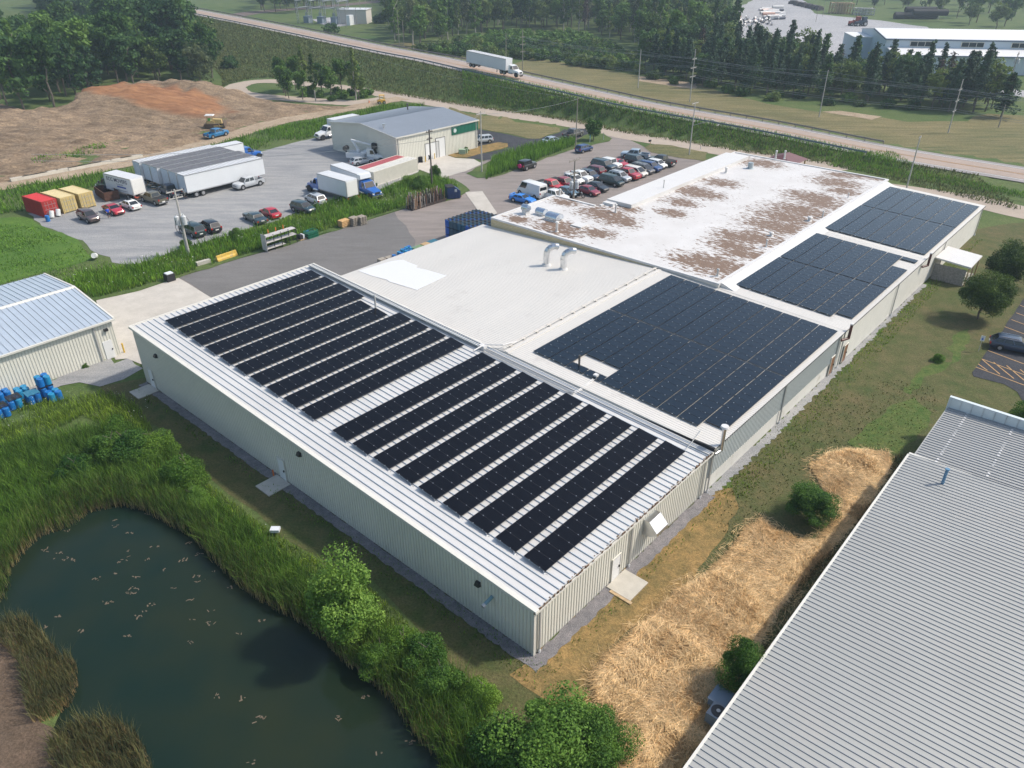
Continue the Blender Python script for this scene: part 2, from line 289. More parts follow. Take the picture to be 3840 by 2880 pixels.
sheet('dirt_patch',[k4(460,965),k4(620,960),k4(760,975),k4(1000,1010),k4(900,1035),k4(600,990)],.05,M_track,3,.6)
sheet('dirt_patch',[k3(1100,655),k3(1330,690),k3(1600,720),k3(1580,770),k3(1300,735),k3(1100,700)],.05,M_track,3,.6)
sheet('shed_gravel',[kL(480,1130),kL(700,1010),kL(960,935),kL(1010,975),kL(1140,935),kL(1290,1030),kL(1100,1130),kL(900,1180),kL(700,1140),kL(250,1290),kL(0,1330),kL(-100,1260)],.05,M_gravel,1.5,.3)
# highway deck, shoulders and paint
ribbon('highway',HW,-6.2,6.2,0,M_hwy)
for o0,o1,mm in ((-4.5,-4.3,M_white),(4.3,4.5,M_white),(-.22,-.1,M_orange),(.1,.22,M_orange)): tag(ribbon('lane_line',HW,o0,o1,.03,mm))
ribbon('worn_lane',HW,-3.9,-.4,.015,groundmat('lane_wear',[(.34,.27,.23),(.38,.30,.25),(.32,.26,.22),(.38,.31,.26)],(.05,.4,6.),.1,fine=.12)); ribbon('worn_lane',HW,.4,3.9,.015,MATS['lane_wear'])
ribbon('service_road',SR,-3.6,3.9,.04,M_road)
ribbon('loop_road',LP,-3.2,3.2,.05,M_road,amp=.3)
DR=catmull([at(*p) for p in [(870,212),(830,219),(760,234),(690,247),(600,264),(500,292),(400,322),(300,347),(150,377),(0,402),(-120,425)]],6)
ribbon('dirt_road',DR,-3.,3.,.06,M_track,amp=.5)
RB=catmull([at(-60,165),at(150,72),at(330,52),at(480,38),k2(0,108),k2(500,65),k2(1150,3),at(1100,-30)],6)
ribbon('rail_bed',RB,-7,7,.1,M_ballast,amp=.5)
M_rail=pm('rail_steel',(.16,.10,.08),.5,.5)
for o in (-3.2,-1.8,1.8,3.2): ribbon('railway',RB,o-.07,o+.07,.28,M_rail)
sheet('substation_yard',[k2(480,170),k2(560,205),k2(640,240),k2(960,200),k2(940,170),k2(800,160),k2(640,150)],.04,M_far,4,.5)
# graded dirt field with mounds
DF=[at(*p) for p in [(-160,215),(0,222),(60,240),(140,245),(200,205),(300,190),(430,182),(500,205),(640,225),(780,232),(700,240),(600,258),(500,286),(400,316),(300,341),(150,371),(0,396),(-160,425)]]
x0,x1=min(p.x for p in DF),max(p.x for p in DF); y0,y1=min(p.y for p in DF),max(p.y for p in DF)
gx=np.arange(x0,x1,1.1); gy=np.arange(y0,y1,1.1); X,Y=np.meshgrid(gx,gy)
Dd,_=segdist_np(X,Y,[(p.x,p.y) for p in DF],True); ins=inpoly_np(X,Y,DF); sd=np.where(ins,Dd,-Dd)
def gauss(c,sx,sy,a,h):
    dx,dy=X-c.x,Y-c.y; u=dx*math.cos(a)+dy*math.sin(a); v=-dx*math.sin(a)+dy*math.cos(a); return h*np.exp(-(np.abs(u/sx)**3+np.abs(v/sy)**3))
Z=gauss(at(330,222),24,13,math.radians(-28),3.2)+gauss(at(215,238),17,9,math.radians(-20),2.3)+gauss(at(450,205),16,8,math.radians(-25),1.9)+gauss(at(60,262),30,12,math.radians(5),.9)+gauss(at(-40,300),25,18,0,.9)
rnd=rng.normal(0,1,X.shape); 
for _ in range(2): rnd=(rnd+np.roll(rnd,1,0)+np.roll(rnd,-1,0)+np.roll(rnd,1,1)+np.roll(rnd,-1,1))/3
u=X*math.cos(math.radians(12))+Y*math.sin(math.radians(12)); v=-X*math.sin(math.radians(12))+Y*math.cos(math.radians(12))
Z=Z*(1+.10*np.sin(v*.9))+rnd*.30+.30*np.sin(v*1.5+np.sin(u*.06)*3)*np.clip(np.sin(v*.31+1)+.4,0,1)+.16*np.sin(v*3.1+np.sin(u*.09+1)*2)+.3
Z=np.where(sd>0,Z*np.clip(sd/3,0,1)+.05,-.6)
# colour zone: red subsoil cut into the main mound, dark topsoil at its left toe
cc=at(330,228); dx,dy=X-cc.x,Y-cc.y; a=math.radians(-30); uu=dx*math.cos(a)+dy*math.sin(a); vv=-dx*math.sin(a)+dy*math.cos(a)
red=np.clip(1.5-np.abs(uu/27)**2.5-np.abs((vv+1)/9.5)**2.5+rnd*.18,0,1)
V=np.stack([X.ravel(),Y.ravel(),Z.ravel()],1); ny,nx=X.shape; i=(np.arange(ny-1)[:,None]*nx+np.arange(nx-1)[None,:]).ravel(); F=np.stack([i,i+1,i+nx+1,i+nx],1)
keep=(sd.ravel()>-3); F=F[keep[F].all(1)]
mz=M_dirt.copy(); mz.name='dirt_with_red_subsoil'; t=mz.node_tree; b=t.nodes['Principled BSDF']; src=b.inputs['Base Color'].links[0].from_socket
an=t.nodes.new('ShaderNodeAttribute'); an.attribute_name='h'; nn=noise_node(t,.5,5,mp=((.25,2.,1.),(0,0,math.radians(-28))))
rc=ramp(t,nn.outputs[0],[(.3,(.17,.07,.035)),(.7,(.38,.19,.09))]); rf=ramp(t,an.outputs['Fac'],[(.15,0),(.7,.85)])
link(t,mixc(t,rf.outputs[0],src,rc.outputs[0]),b.inputs['Base Color'])
tag(meshnp('dirt_field',V,F,mz,attr=red.ravel()),kind='structure')
# ================================================================ MAIN BUILDING (local frame: x along the long side, y across)
AZ=math.radians(48.56); C0=at(1999.9/1.736,2459.6/1.736,0); MBF=Matrix.Translation(C0)@Matrix.Rotation(AZ,4,'Z'); MBI=MBF.inverted()
def loc(w): return MBI@w
M_side=pm('beige_siding',(.68,.665,.585),.5,var=.05,scale=.4); M_sider=pm('siding_rib',(.57,.555,.485),.5)
M_trim=pm('cream_trim',(.62,.60,.54),.45,var=.05,scale=.8); M_galv=pm('galvalume_roof',(.56,.55,.53),.5,.05,var=.07,scale=.25,dirt=(.42,.40,.38),dscale=.5,dthr=.66)
M_rib=pm('shaded_roof_seam',(.42,.46,.51),.4,.2); M_wroof=pm("white_metal_roof",(.60,.575,.53),.5,var=.05,scale=.15,mp=((.3,2.,1.),(0,0,0)),dirt=(.50,.47,.43),dscale=.35,dthr=.6)  # M_rib: seam shading painted in as a darker, bluer rib colour
M_wrib=pm('white_roof_rib',(.555,.53,.49),.5); M_wwall=pm('painted_block',(.62,.605,.56),.7,var=.05,scale=.8,dirt=(.48,.45,.39),dscale=.5,dthr=.58)
M_steelw=pm('pale_blue_siding',(.50,.53,.52),.45,var=.04,scale=.5); M_dark=pm('black_gap',(.015,.015,.018),.6); M_door=pm('white_door',(.70,.70,.69),.45)
M_brown=pm('brown_door',(.22,.11,.06),.5); M_black_=pm('black_fitting',(.02,.02,.022),.4); M_metal=pm('bright_duct',(.62,.63,.64),.28,.9,var=.15,scale=1.5); M_gtrim=pm('grey_pipe',(.45,.45,.44),.45,.3)
M_conc2=pm('cast_concrete',(.45,.42,.36),.85,var=.1,scale=1.5); M_leaf=pm('gutter_leaves',(.16,.10,.06),.9,var=.5,scale=6); M_rust=pm('rusty_steel',(.20,.085,.04),.8,var=.4,scale=3); M_wood=pm('old_timber',(.42,.30,.17),.8,var=.25,scale=4)
BLD=empty('factory',C0,AZ,'long low factory with solar panels on white and grey metal roofs','factory')
L1=52.2; W1=21.9
z1=lambda q:4.2+2.1*q/L1
def wallribs(mb,a,b,zb,zt,step,w=.07,d=.035,m=1,out=1):
    a=Vector(a);b=Vector(b); L=(b-a).length; t=(b-a)/L; n=Vector((t.y,-t.x))*out; k=int(L/step)
    for i in range(k+1):
        s=min(L-w,max(w,i*step)); p=a+t*s; h=zt(s) if callable(zt) else zt
        q0,q1=p-t*w/2,p+t*w/2
        mb.hexa([(q0.x,q0.y,zb),(q1.x,q1.y,zb),(q1.x+n.x*d,q1.y+n.y*d,zb),(q0.x+n.x*d,q0.y+n.y*d,zb),(q0.x,q0.y,h),(q1.x,q1.y,h),(q1.x+n.x*d,q1.y+n.y*d,h),(q0.x+n.x*d,q0.y+n.y*d,h)],m)
def slab(mb,poly,zf,th,m=0):
    n=len(poly); mb.add([(x,y,zf(x,y)-th) for x,y in poly]+[(x,y,zf(x,y)) for x,y in poly],[tuple(range(n-1,-1,-1)),tuple(range(n,2*n))]+[(i,(i+1)%n,n+(i+1)%n,n+i) for i in range(n)],m)
# -- front section
w=MB(); 
w.hexa([(0,0,.08),(W1,0,.08),(W1,L1,.08),(0,L1,.08),(0,0,4.15),(W1,0,4.15),(W1,L1,6.22),(0,L1,6.22)],0)
wallribs(w,(0,L1),(0,0),.08,lambda s:z1(L1-s)-.1,.3,out=1); wallribs(w,(0,0),(W1,0),.08,4.1,.3)
w.box(-.06,.16,-.06,.16,.02,4.16,2)
w.build('wall',[M_side,M_sider,M_trim],BLD)
MB().box(.02,W1-.02,.02,L1-.02,-.1,.08).build('foundation',M_conc2,BLD)
r=MB(); slab(r,[(-.12,-.15),(W1+.05,-.15),(W1+.05,L1+.12),(-.12,L1+.12)],lambda x,y:z1(y)+.06,.1)
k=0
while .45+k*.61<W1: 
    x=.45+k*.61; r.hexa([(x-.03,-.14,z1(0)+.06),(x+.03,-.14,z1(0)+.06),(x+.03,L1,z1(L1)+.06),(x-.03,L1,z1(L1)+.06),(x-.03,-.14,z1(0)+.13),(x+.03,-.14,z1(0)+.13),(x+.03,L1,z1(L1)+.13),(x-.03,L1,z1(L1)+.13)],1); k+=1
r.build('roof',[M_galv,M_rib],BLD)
r=MB()
for x0,x1 in ((-.22,.12),(W1-.1,W1+.1)): r.hexa([(x0,-.3,z1(0)-.1),(x1,-.3,z1(0)-.1),(x1,L1+.2,z1(L1)-.1),(x0,L1+.2,z1(L1)-.1),(x0,-.3,z1(0)+.15),(x1,-.3,z1(0)+.15),(x1,L1+.2,z1(L1)+.15),(x0,L1+.2,z1(L1)+.15)])
r.box(-.2,W1+.1,L1+.1,L1+.26,z1(L1)-.15,z1(L1)+.16); r.build('rake_trim',M_trim,BLD)
def gutter(x0,x1,z,leaves=True,y=-.15):
    g=MB(); g.box(x0,x1,y-.17,y-.15,z-.14,z+.03); g.box(x0,x1,y-.15,y,z-.14,z-.12); g.build('gutter',M_trim,BLD)
    if leaves:
        g=MB()
        for i in range(int((x1-x0)*9)):
            x=random.uniform(x0,x1); a=random.uniform(.02,.09); yy=random.uniform(y-.1,y+.12); g.box(x-a,x+a,yy-.03,yy+.03,z-.1,z+random.uniform(-.03,.10))
        tag(g.build('leaf_litter',M_leaf,BLD),kind='stuff')
gutter(-.2,W1,4.22)
def downspout(x,y,z,m=None,boot=True,nz=0):
    d=MB(); d.box(x-.06,x+.06,y-.14,y-.03,.3,z); 
    if boot: d.cyl((x,y-.08,.0),(x,y-.08,.32),.1,n=8,m=1)
    d.build('downspout',[m or M_gtrim,M_door],BLD)
for x,z in ((.45,4.1),(10.7,4.1),(21.1,4.1)): downspout(x,-.04,z)
def pdoor(x0,y0,x1,y1,z0=.12,zh=2.05,m=None,n=(0,-1)):
    d=MB(); a=Vector((x0,y0));b=Vector((x1,y1)); t=(b-a).normalized(); nn=Vector(n)
    def bx(s0,s1,za,zb,dd,mm): 
        p,q=a+t*s0,a+t*s1; d.hexa([(p.x,p.y,za),(q.x,q.y,za),(q.x+nn.x*dd,q.y+nn.y*dd,za),(p.x+nn.x*dd,p.y+nn.y*dd,za),(p.x,p.y,zb),(q.x,q.y,zb),(q.x+nn.x*dd,q.y+nn.y*dd,zb),(p.x+nn.x*dd,p.y+nn.y*dd,zb)],mm)
    L=(b-a).length; bx(0,L,z0,z0+zh,.06,0); bx(-.06,0,z0,z0+zh+.08,.09,1); bx(L,L+.06,z0,z0+zh+.08,.09,1); bx(0,L,z0+zh,z0+zh+.08,.09,1)
    o=d.build('door',[m or M_door,M_trim],BLD)
    hb=MB(); p=a+t*(L-.12)+nn*.1; hb.box(p.x-.05,p.x+.05,p.y-.05,p.y+.05,z0+.92,z0+1.08); hb.build('handle',M_black_,o); return o
def doorbase(K_,xa,ya,xb,yb): return loc(K_(xa,ya)),loc(K_(xb,yb))
a_,b_=doorbase(kN,1770,480,1865,410); DX=a_.x; pdoor(a_.x,-.03,a_.x+.95,-.03)
for KK,x,y in ((kL,1390,1190),(kP,1283,360)):
    q_=loc(KK(x,y)).y; pdoor(-.03,q_+.45,-.03,q_-.45,n=(-1,0))
    o=MB().box(-2.2,-.1,q_-1.,q_+1.,-.02,.12).build('stoop',M_conc2,BLD)
MB().box(a_.x-.6,a_.x+1.7,-2.1,-.1,-.02,.14).build('stoop',M_conc2,BLD); MB().box(a_.x-.85,a_.x-.6,-2.3,-.5,.0,.12).build('timber_edge',M_wood,BLD)
for KK,x,y,zz in ((kL,1350,925,4.7),(kP,1347,245,4.3),(kN,65,440,3.3)):
    q_=loc(KK(x,y,zz)).y; l=MB(); l.hexa([(-.32,q_-.2,zz-.1),(-.03,q_-.2,zz-.2),(-.03,q_+.2,zz-.2),(-.32,q_+.2,zz-.1),(-.2,q_-.17,zz+.16),(-.03,q_-.17,zz+.2),(-.03,q_+.17,zz+.2),(-.2,q_+.17,zz+.16)]); l.build('wall_lamp',M_black_,BLD)
q_=loc(kN(230,640,2.9)).y; v=MB(); v.cyl((-.02,q_,2.9),(-.75,q_,2.75),.13,n=10); v.cyl((-.75,q_,2.75),(-.95,q_,2.7),.16,n=10,m=1); v.build('exhaust_pipe',[pm('teal_pipe',(.16,.28,.32),.4),M_gtrim],BLD)
hp=loc(kQ(290,545,2.9)); x=hp.x; hd=MB(); hd.hexa([(x-.75,-.04,2.0),(x+.75,-.04,2.0),(x+.75,-.35,2.0),(x-.75,-.35,2.0),(x-.75,-.04,3.4),(x+.75,-.04,3.4),(x+.75,-.5,3.4),(x-.75,-.5,3.4)]); hd.hexa([(x-.75,-.35,2.0),(x+.75,-.35,2.0),(x+.75,-1.25,2.45),(x-.75,-1.25,2.45),(x-.75,-.5,3.4),(x+.75,-.5,3.4),(x+.75,-1.2,2.7),(x-.75,-1.2,2.7)]); hd.build('exhaust_hood',M_metal,BLD)
# -- middle section, white ribbed gable roof
def z2(x,y): return 4.6+.8*y/22 if y<22 else 5.4-1.05*(y-22)/29
w=MB(); w.prism([(22.0,0),(49.6,0),(49.6,51),(22.0,51)],0,4.3,0); slab(w,[(22,0),(49.6,0),(49.6,22),(22,22)],lambda x,y:z2(x,y)-.12,.8); slab(w,[(22,22),(49.6,22),(49.6,51),(22,51)],lambda x,y:z2(x,y)-.12,.8); w.build('wall',M_wwall,BLD)
w=MB(); w.box(22.1,49.5,-.06,0,1.55,4.48,0); wallribs(w,(22.1,-.06),(49.5,-.06),1.55,4.45,.3); w.box(22.1,49.5,-.08,0,1.5,1.56,2); w.build('siding',[M_steelw,pm('blue_rib',(.40,.43,.43),.5),M_trim],BLD)
r=MB(); slab(r,[(21.98,-.3),(49.7,-.3),(49.7,22),(21.98,22)],z2,.1); slab(r,[(21.98,22),(49.7,22),(49.7,51.2),(21.98,51.2)],z2,.1)
k=0
while 22.15+k*.3<49.6:
    x=22.15+k*.3; k+=1
    for ya,yb in ((-.3,22),(22,51.2)): r.hexa([(x-.045,ya,z2(x,ya)),(x+.045,ya,z2(x,ya)),(x+.045,yb,z2(x,yb)),(x-.045,yb,z2(x,yb)),(x-.02,ya,z2(x,ya)+.018),(x+.02,ya,z2(x,ya)+.018),(x+.02,yb,z2(x,yb)+.018),(x-.02,yb,z2(x,yb)+.018)],1)
r.box(22,49.6,21.8,22.2,5.38,5.47,0); r.build('roof',[M_wroof,M_wrib],BLD)
pt=[loc(kW(x,y,5.0)) for x,y in ((-60,640),(150,580),(240,572),(365,628),(350,640),(612,722),(360,842),(130,762),(110,745),(-20,706),(-130,660))]
mp_=MB(); slab(mp_,[(p.x,min(p.y,51.1)) for p in pt],lambda x,y:z2(x,y)+.045,.02); mp_.build('clean_roof_patch',pm('clean_white_roof',(.66,.66,.66),.45),BLD)
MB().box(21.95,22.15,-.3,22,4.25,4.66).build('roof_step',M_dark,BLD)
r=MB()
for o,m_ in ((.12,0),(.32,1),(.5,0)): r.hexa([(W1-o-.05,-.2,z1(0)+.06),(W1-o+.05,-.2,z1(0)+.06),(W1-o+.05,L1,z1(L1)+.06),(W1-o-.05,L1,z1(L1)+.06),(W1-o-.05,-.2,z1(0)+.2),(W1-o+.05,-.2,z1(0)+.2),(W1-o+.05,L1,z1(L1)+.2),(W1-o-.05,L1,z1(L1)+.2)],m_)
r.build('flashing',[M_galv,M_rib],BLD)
g=MB(); 
k=0
while k*.32<83: g.box(22.3+k*.32,22.3+k*.32+.2,-.36,-.3,4.53,4.58); k+=1
g.build('drip_edge',M_dark,BLD)
for px,zz in ((22.2,4.5),(35.9,4.4),(48.8,4.4),(50.1,4.4)): downspout(px,-.08,zz)
for K_,x,y in ((kT,848,1370),(kT,1300,945)): downspout(loc(K_(x,y)).x,-.05,4.4,M_gtrim)
downspout(104.9,-.05,4.4)
# -- low rear strip with panels and block wall, and the high flat roof
def z3(x,y): return 4.62+.55*y/14.3
w=MB(); w.prism([(49.6,0),(105.2,0),(105.2,14.3),(49.6,14.3)],0,4.45); w.build('wall',M_wwall,BLD)
r=MB(); slab(r,[(49.7,-.3),(105.4,-.3),(105.4,14.35),(49.7,14.35)],z3,.14)
k=0
while 49.9+k*.3<76.8:
    x=49.9+k*.3; k+=1; r.hexa([(x-.045,-.3,z3(x,-.3)),(x+.045,-.3,z3(x,-.3)),(x+.045,14.2,z3(x,14.2)),(x-.045,14.2,z3(x,14.2)),(x-.02,-.3,z3(x,-.3)+.016),(x+.02,-.3,z3(x,-.3)+.016),(x+.02,14.2,z3(x,14.2)+.016),(x-.02,14.2,z3(x,14.2)+.016)],1)
r.build('roof',[M_wroof,M_wrib],BLD)
M_brick=None
m,t,b=nt('cream_brick'); tc=t.nodes.new('ShaderNodeTexCoord'); sx=t.nodes.new('ShaderNodeSeparateXYZ'); cx=t.nodes.new('ShaderNodeCombineXYZ'); link(t,tc.outputs['Object'],sx.inputs[0]); link(t,sx.outputs[1],cx.inputs[0]); link(t,sx.outputs[2],cx.inputs[1])
bk=t.nodes.new('ShaderNodeTexBrick'); link(t,cx.outputs[0],bk.inputs['Vector']); bk.inputs['Scale'].default_value=1; bk.inputs['Brick Width'].default_value=.6; bk.inputs['Row Height'].default_value=.2; bk.inputs['Mortar Size'].default_value=.018
bk.inputs['Color1'].default_value=(.46,.38,.22,1); bk.inputs['Color2'].default_value=(.54,.46,.29,1); bk.inputs['Mortar'].default_value=(.36,.31,.22,1); link(t,bk.outputs[0],b.inputs['Base Color']); b.inputs['Roughness'].default_value=.8
FZ=5.6; FP_=[(49.75,14.4),(106.1,14.4),(106.1,41.5),(64.,41.5),(64.,49.6),(49.75,49.6)]
w=MB(); w.prism([(x,y) for x,y in FP_],0,FZ-.15); w.build('wall',M_wwall,BLD); MB().box(49.66,49.75,22.5,49.6,0,FZ-.12).build('brick_wall',m,BLD)
for i,(pa,pb) in enumerate(zip(FP_,FP_[1:]+FP_[:1])):
    pass
# roof surface with worn brown patches
blot=[(k8,740,770,3),(k8,1150,890,5),(k8,1300,960,4),(k8,680,1040,5),(k8,260,950,2.6),(k8,1100,1090,3),(k8,1950,770,3.5),(k8,2100,670,4.5),(k8,1850,880,3),(k8,2150,1390,5),(kR,450,200,5),(kR,180,330,4),(kR,80,410,4),(kR,960,330,5),(kR,800,430,5.5),(kR,1010,390,3.5),(kR,720,520,6),(kR,560,620,6),(kR,420,700,5),(kR,250,750,4),(kR,150,880,6),(kR,330,800,4),(kR,1120,280,4),(kR,980,280,3),(kR,1250,300,3),(kR,0,380,4),(k8,1400,560+280,2.5),(kR,620,560,6),(kR,870,470,5),(kR,290,690,4)]
gx=np.linspace(49.6,106.15,142); gy=np.linspace(14.35,49.65,90); X,Y=np.meshgrid(gx,gy); A=np.zeros(X.shape)
for KK,x,y,rad in blot:
    q=loc(KK(x,y,FZ)); A=np.maximum(A,np.exp(-(((X-q.x)/(rad*.8))**2+((Y-q.y)/(rad*1.15))**2)))
A=A+.13
V=np.stack([X.ravel(),Y.ravel(),np.full(X.size,FZ)],1); ny,nx=X.shape; i=(np.arange(ny-1)[:,None]*nx+np.arange(nx-1)[None,:]).ravel(); F=np.stack([i,i+1,i+nx+1,i+nx],1)
cxm,cym=V[F].mean(1)[:,0],V[F].mean(1)[:,1]; F=F[~((cxm>64.)&(cym>41.5))]
m,t,b=nt('worn_white_roof_coating'); an=t.nodes.new('ShaderNodeAttribute'); an.attribute_name='h'
n1=noise_node(t,1.3,5,mp=((3.,.9,1.),(0,0,0)),rough=.62); n2=noise_node(t,5.,4); n3=noise_node(t,.3,4)
ad=t.nodes.new('ShaderNodeMath'); ad.operation='MULTIPLY_ADD'; ad.inputs[1].default_value=.36; link(t,an.outputs['Fac'],ad.inputs[0]); link(t,n1.outputs[0],ad.inputs[2])
a2=t.nodes.new('ShaderNodeMath'); a2.operation='MULTIPLY_ADD'; a2.inputs[1].default_value=.07; link(t,n2.outputs[0],a2.inputs[0]); link(t,ad.outputs[0],a2.inputs[2])
msk=ramp(t,a2.outputs[0],[(.80,0),(.825,1)])
wc=ramp(t,n3.outputs[0],[(.3,(.54,.52,.50)),(.7,(.61,.595,.58))]); bc=ramp(t,n2.outputs[0],[(.3,(.13,.08,.05)),(.7,(.23,.15,.10))])
link(t,mixc(t,msk.outputs[0],wc.outputs[0],bc.outputs[0]),b.inputs['Base Color']); b.inputs['Roughness'].default_value=.6
meshnp('flat_roof',V,F,m,BLD,attr=A.ravel())
M_wcoat=pm('white_coating',(.60,.59,.575),.55,var=.03,scale=.5)
r=MB()
for pa,pb in zip(FP_,FP_[1:]+FP_[:1]):
    x0,x1=sorted((pa[0],pb[0])); y0,y1=sorted((pa[1],pb[1]))
    if pa==(64.,41.5): r.box(63.6,64.0,41.9,49.2,FZ-.14,FZ+.12); continue
    if x0==x1: r.box(x0-.09 if x0<60 else x0-.35,x0+.3 if x0<60 else x0+.06,y0-.05,y1+.05,FZ-.14,FZ+.13)
    else: r.box(x0+.31,x1-.36,y0-.06 if y0<20 else y0-.3,y0+.35 if y0<20 else y0+.06,FZ-.14,FZ+.125)
r.build('roof_edge',M_wcoat,BLD)
r=MB(); r.box(66.3,103,37.3,41.6,FZ-1.,6.15); r.box(65.2,66.3,39.8,41.6,FZ-1.,5.95); r.build('raised_roof',M_wcoat,BLD)
r=MB(); r.hexa([(50.2,12.6,z3(0,12.6)),(104.9,12.6,z3(0,12.6)),(104.9,14.4,z3(0,14.4)),(50.2,14.4,z3(0,14.4)),(50.2,14.1,FZ+.02),(104.9,14.1,FZ+.02),(104.9,14.4,FZ+.05),(50.2,14.4,FZ+.05)]); r.build('coated_upstand',M_wcoat,BLD)
# skylight-like ventilators, stacks and pipes on the roofs
def stack_(K_,x,y,z,h,r_=.14,cap=True,m=None,name='vent_pipe',zl=None):
    p=loc(K_(x,y,z)); v=MB(); v.cyl((p.x,p.y,z-.05),(p.x,p.y,z+h),r_,n=10)
    v.cyl((p.x,p.y,z-.02),(p.x,p.y,z+.12),r_*1.7,r_*1.2,n=10)
    if cap: v.cyl((p.x,p.y,z+h),(p.x,p.y,z+h+.12),r_*1.7,r_*1.2,n=10)
    return v.build(name,m or M_wcoat,BLD,40)
stack_(k8,658,1075,FZ,1.3,.17); stack_(k8,1268,875,FZ,1.1,.13); stack_(k8,1765,620,6.15,1.1,.07,m=M_gtrim); stack_(kR,550,165,FZ,1.2); stack_(kR,608,170,FZ,1.3); stack_(kR,160,955,FZ,.8,.12,m=M_gtrim); stack_(kR,487,760,FZ,.9,.1)
stack_(kR,776,585,FZ,.5,.22); stack_(kR,864,560,FZ,.8,.09); stack_(kR,1035,430,FZ,.6,.07); stack_(kR,218,265,FZ,.8,.2); stack_(kR,520,255+430,FZ,.4,.2); stack_(k8,690,700,FZ,.9,.12)
stack_(kR,380,235,FZ,1.0,.45,False,pm('grey_unit',(.35,.40,.42),.5,.3),'air_unit')
u=loc(k8(1050,640)); 
M_black2=pm('soot_pipe',(.10,.095,.09),.5,.4)
stack_(K(1700,1200,3.687),1738,648,4.6+.8*17/22,1.25,.1,False,M_black2); stack_(K(1050,950,4.148),1490,855,z1(40),1.4,.1,True,M_gtrim)
M_amb=pm('ventilator_steel',(.52,.57,.63),.25,.85,var=.1,scale=1.5)
def hoodvent(K_,x,y,l,w_,h,up,rz=0):
    p=loc(K_(x,y,FZ)); v=MB(); v.box(p.x-l*.42,p.x+l*.42,p.y-w_*.42,p.y+w_*.42,FZ,FZ+up,1)
    n=8; prof=[(-w_*.5,up)]+[(-w_*.5*math.cos(a),up+h*(.35+.65*math.sin(a))) for a in np.linspace(.15,math.pi-.15,n)]+[(w_*.5,up)]
    k=len(prof); v.add([(p.x+a[0],p.y-l*.5,FZ+a[1]) for a in prof]+[(p.x+a[0],p.y+l*.5,FZ+a[1]) for a in prof],[tuple(range(k)),tuple(range(2*k-1,k-1,-1))]+[(i,k+i,k+(i+1)%k,(i+1)%k) for i in range(k)])
    v.build('roof_ventilator',[M_amb,M_wcoat],BLD,30)
hoodvent(k8,630,950,2.0,1.7,.8,.2); hoodvent(k8,500,898,1.5,1.2,.75,.2); hoodvent(k8,338,890,1.1,.9,.8,.6)
p=loc(k8(895,1010,FZ)); MB().box(p.x-.9,p.x+.9,p.y-.9,p.y+.9,FZ,FZ+.16).build('roof_curb',M_wcoat,BLD)
for x,y in ((1435,655),(1575,692)):
    zz=4.95; p=loc(kW(x,y,zz)); v=MB(); v.cyl((p.x,p.y,zz-.1),(p.x,p.y,zz+.25),.62,.5,n=16,m=1); v.cyl((p.x,p.y,zz+.2),(p.x,p.y,zz+1.45),.38,n=14)
    dirv=Vector((.75,-.66,0)).normalized(); pts=[]
    for a in np.linspace(0,math.pi*.62,6): pts.append(Vector((p.x,p.y,zz+1.45))+dirv*(1.0*(1-math.cos(a)))+Vector((0,0,1.0*math.sin(a))))
    for a,b in zip(pts,pts[1:]): v.cyl(a,b+(b-a)*.12,.39,n=14)
    v.build('gooseneck_vent',[M_metal,M_wcoat],BLD,35)
# tall capped flue and brown pipes on the eaves
p=loc(K(2400,1500,4.1475)(1150,830,4.3)); f=MB(); x=22.9; f.cyl((x,-.45,4.1),(x,-.45,6.3),.16,n=12); f.cyl((x,-.45,6.3),(x,-.45,6.45),.36,.3,n=12,m=1); f.cyl((x,-.45,4.1),(x-.7,-.3,4.0),.14,n=10); f.build('flue',[M_metal,M_wcoat],BLD,40)
for px in (50.1,77.0-.2):
    f=MB(); f.cyl((px,-.6,3.7),(px,-.6,5.3),.15,n=10); f.cyl((px,-.6,3.75),(px-.9,-.2,3.7),.14,n=10); f.cyl((px,-.6,5.3),(px,-.6,5.42),.17,n=10,m=1); f.build('flue',[pm('brown_pipe',(.10,.035,.03),.4),M_wcoat],BLD,40)
for KK,x,y in ((K(2000,980,1.7015),1870,730),(K(2000,980,1.7015),1955,650)):
    px=loc(KK(x,y)).x; pdoor(px-.1,-.09,px+.85,-.09,m=M_brown)
# conduits
r=MB(); r.tube([(22.1,22.4,5.6),(49.5,22.4,5.6)],.045); r.tube([(22.1,22.6,5.58),(49.5,22.6,5.58)],.035)
for i in range(14): r.box(23+i*2,23.25+i*2,22.3,22.75,5.42,5.56)
r.build('conduit',M_wrib,BLD)
r=MB(); r.tube([(20.0,24.4,z1(24)+.35),(21.4,24.3,z1(24)+.5),(22.4,22.8,5.75),(24,22.4,5.62)],.07); r.box(21.0,21.5,24.0,24.7,z1(24)+.1,z1(24)+.5); r.build('conduit',M_wcoat,BLD)
q0=loc(K(1700,1200,3.687)(1860,880,5.)); r=MB(); r.box(24.0,24.4,q0.y-.2,q0.y+.2,4.95,5.45); r.tube([(24.2,q0.y,5.2),(21.6,q0.y,4.95),(20.9,q0.y+.3,4.8),(20.7,q0.y+1.5,4.85)],.06); r.tube([(24.2,q0.y-.15,5.2),(21.6,q0.y-.15,4.95),(20.9,q0.y+.1,4.8)],.05); r.build('junction_box',M_wcoat,BLD)
r=MB(); r.tube([(20.9,24,z1(24)+.25),(20.8,q0.y,z1(q0.y)+.25)],.05).build('conduit',M_gtrim,BLD); r=MB(); r.tube([(21.05,24,z1(24)+.25),(20.95,q0.y,z1(q0.y)+.25)],.05); r.build('conduit',M_gtrim,BLD); MB().tube([(20.3,1.4,4.55),(23.6,1.7,4.9)],.03).build('conduit',M_gtrim,BLD)
M_tray=pm('cable_tray',(.40,.46,.50),.35,.7); r=MB()
def zt(q): return z1(q)+.32
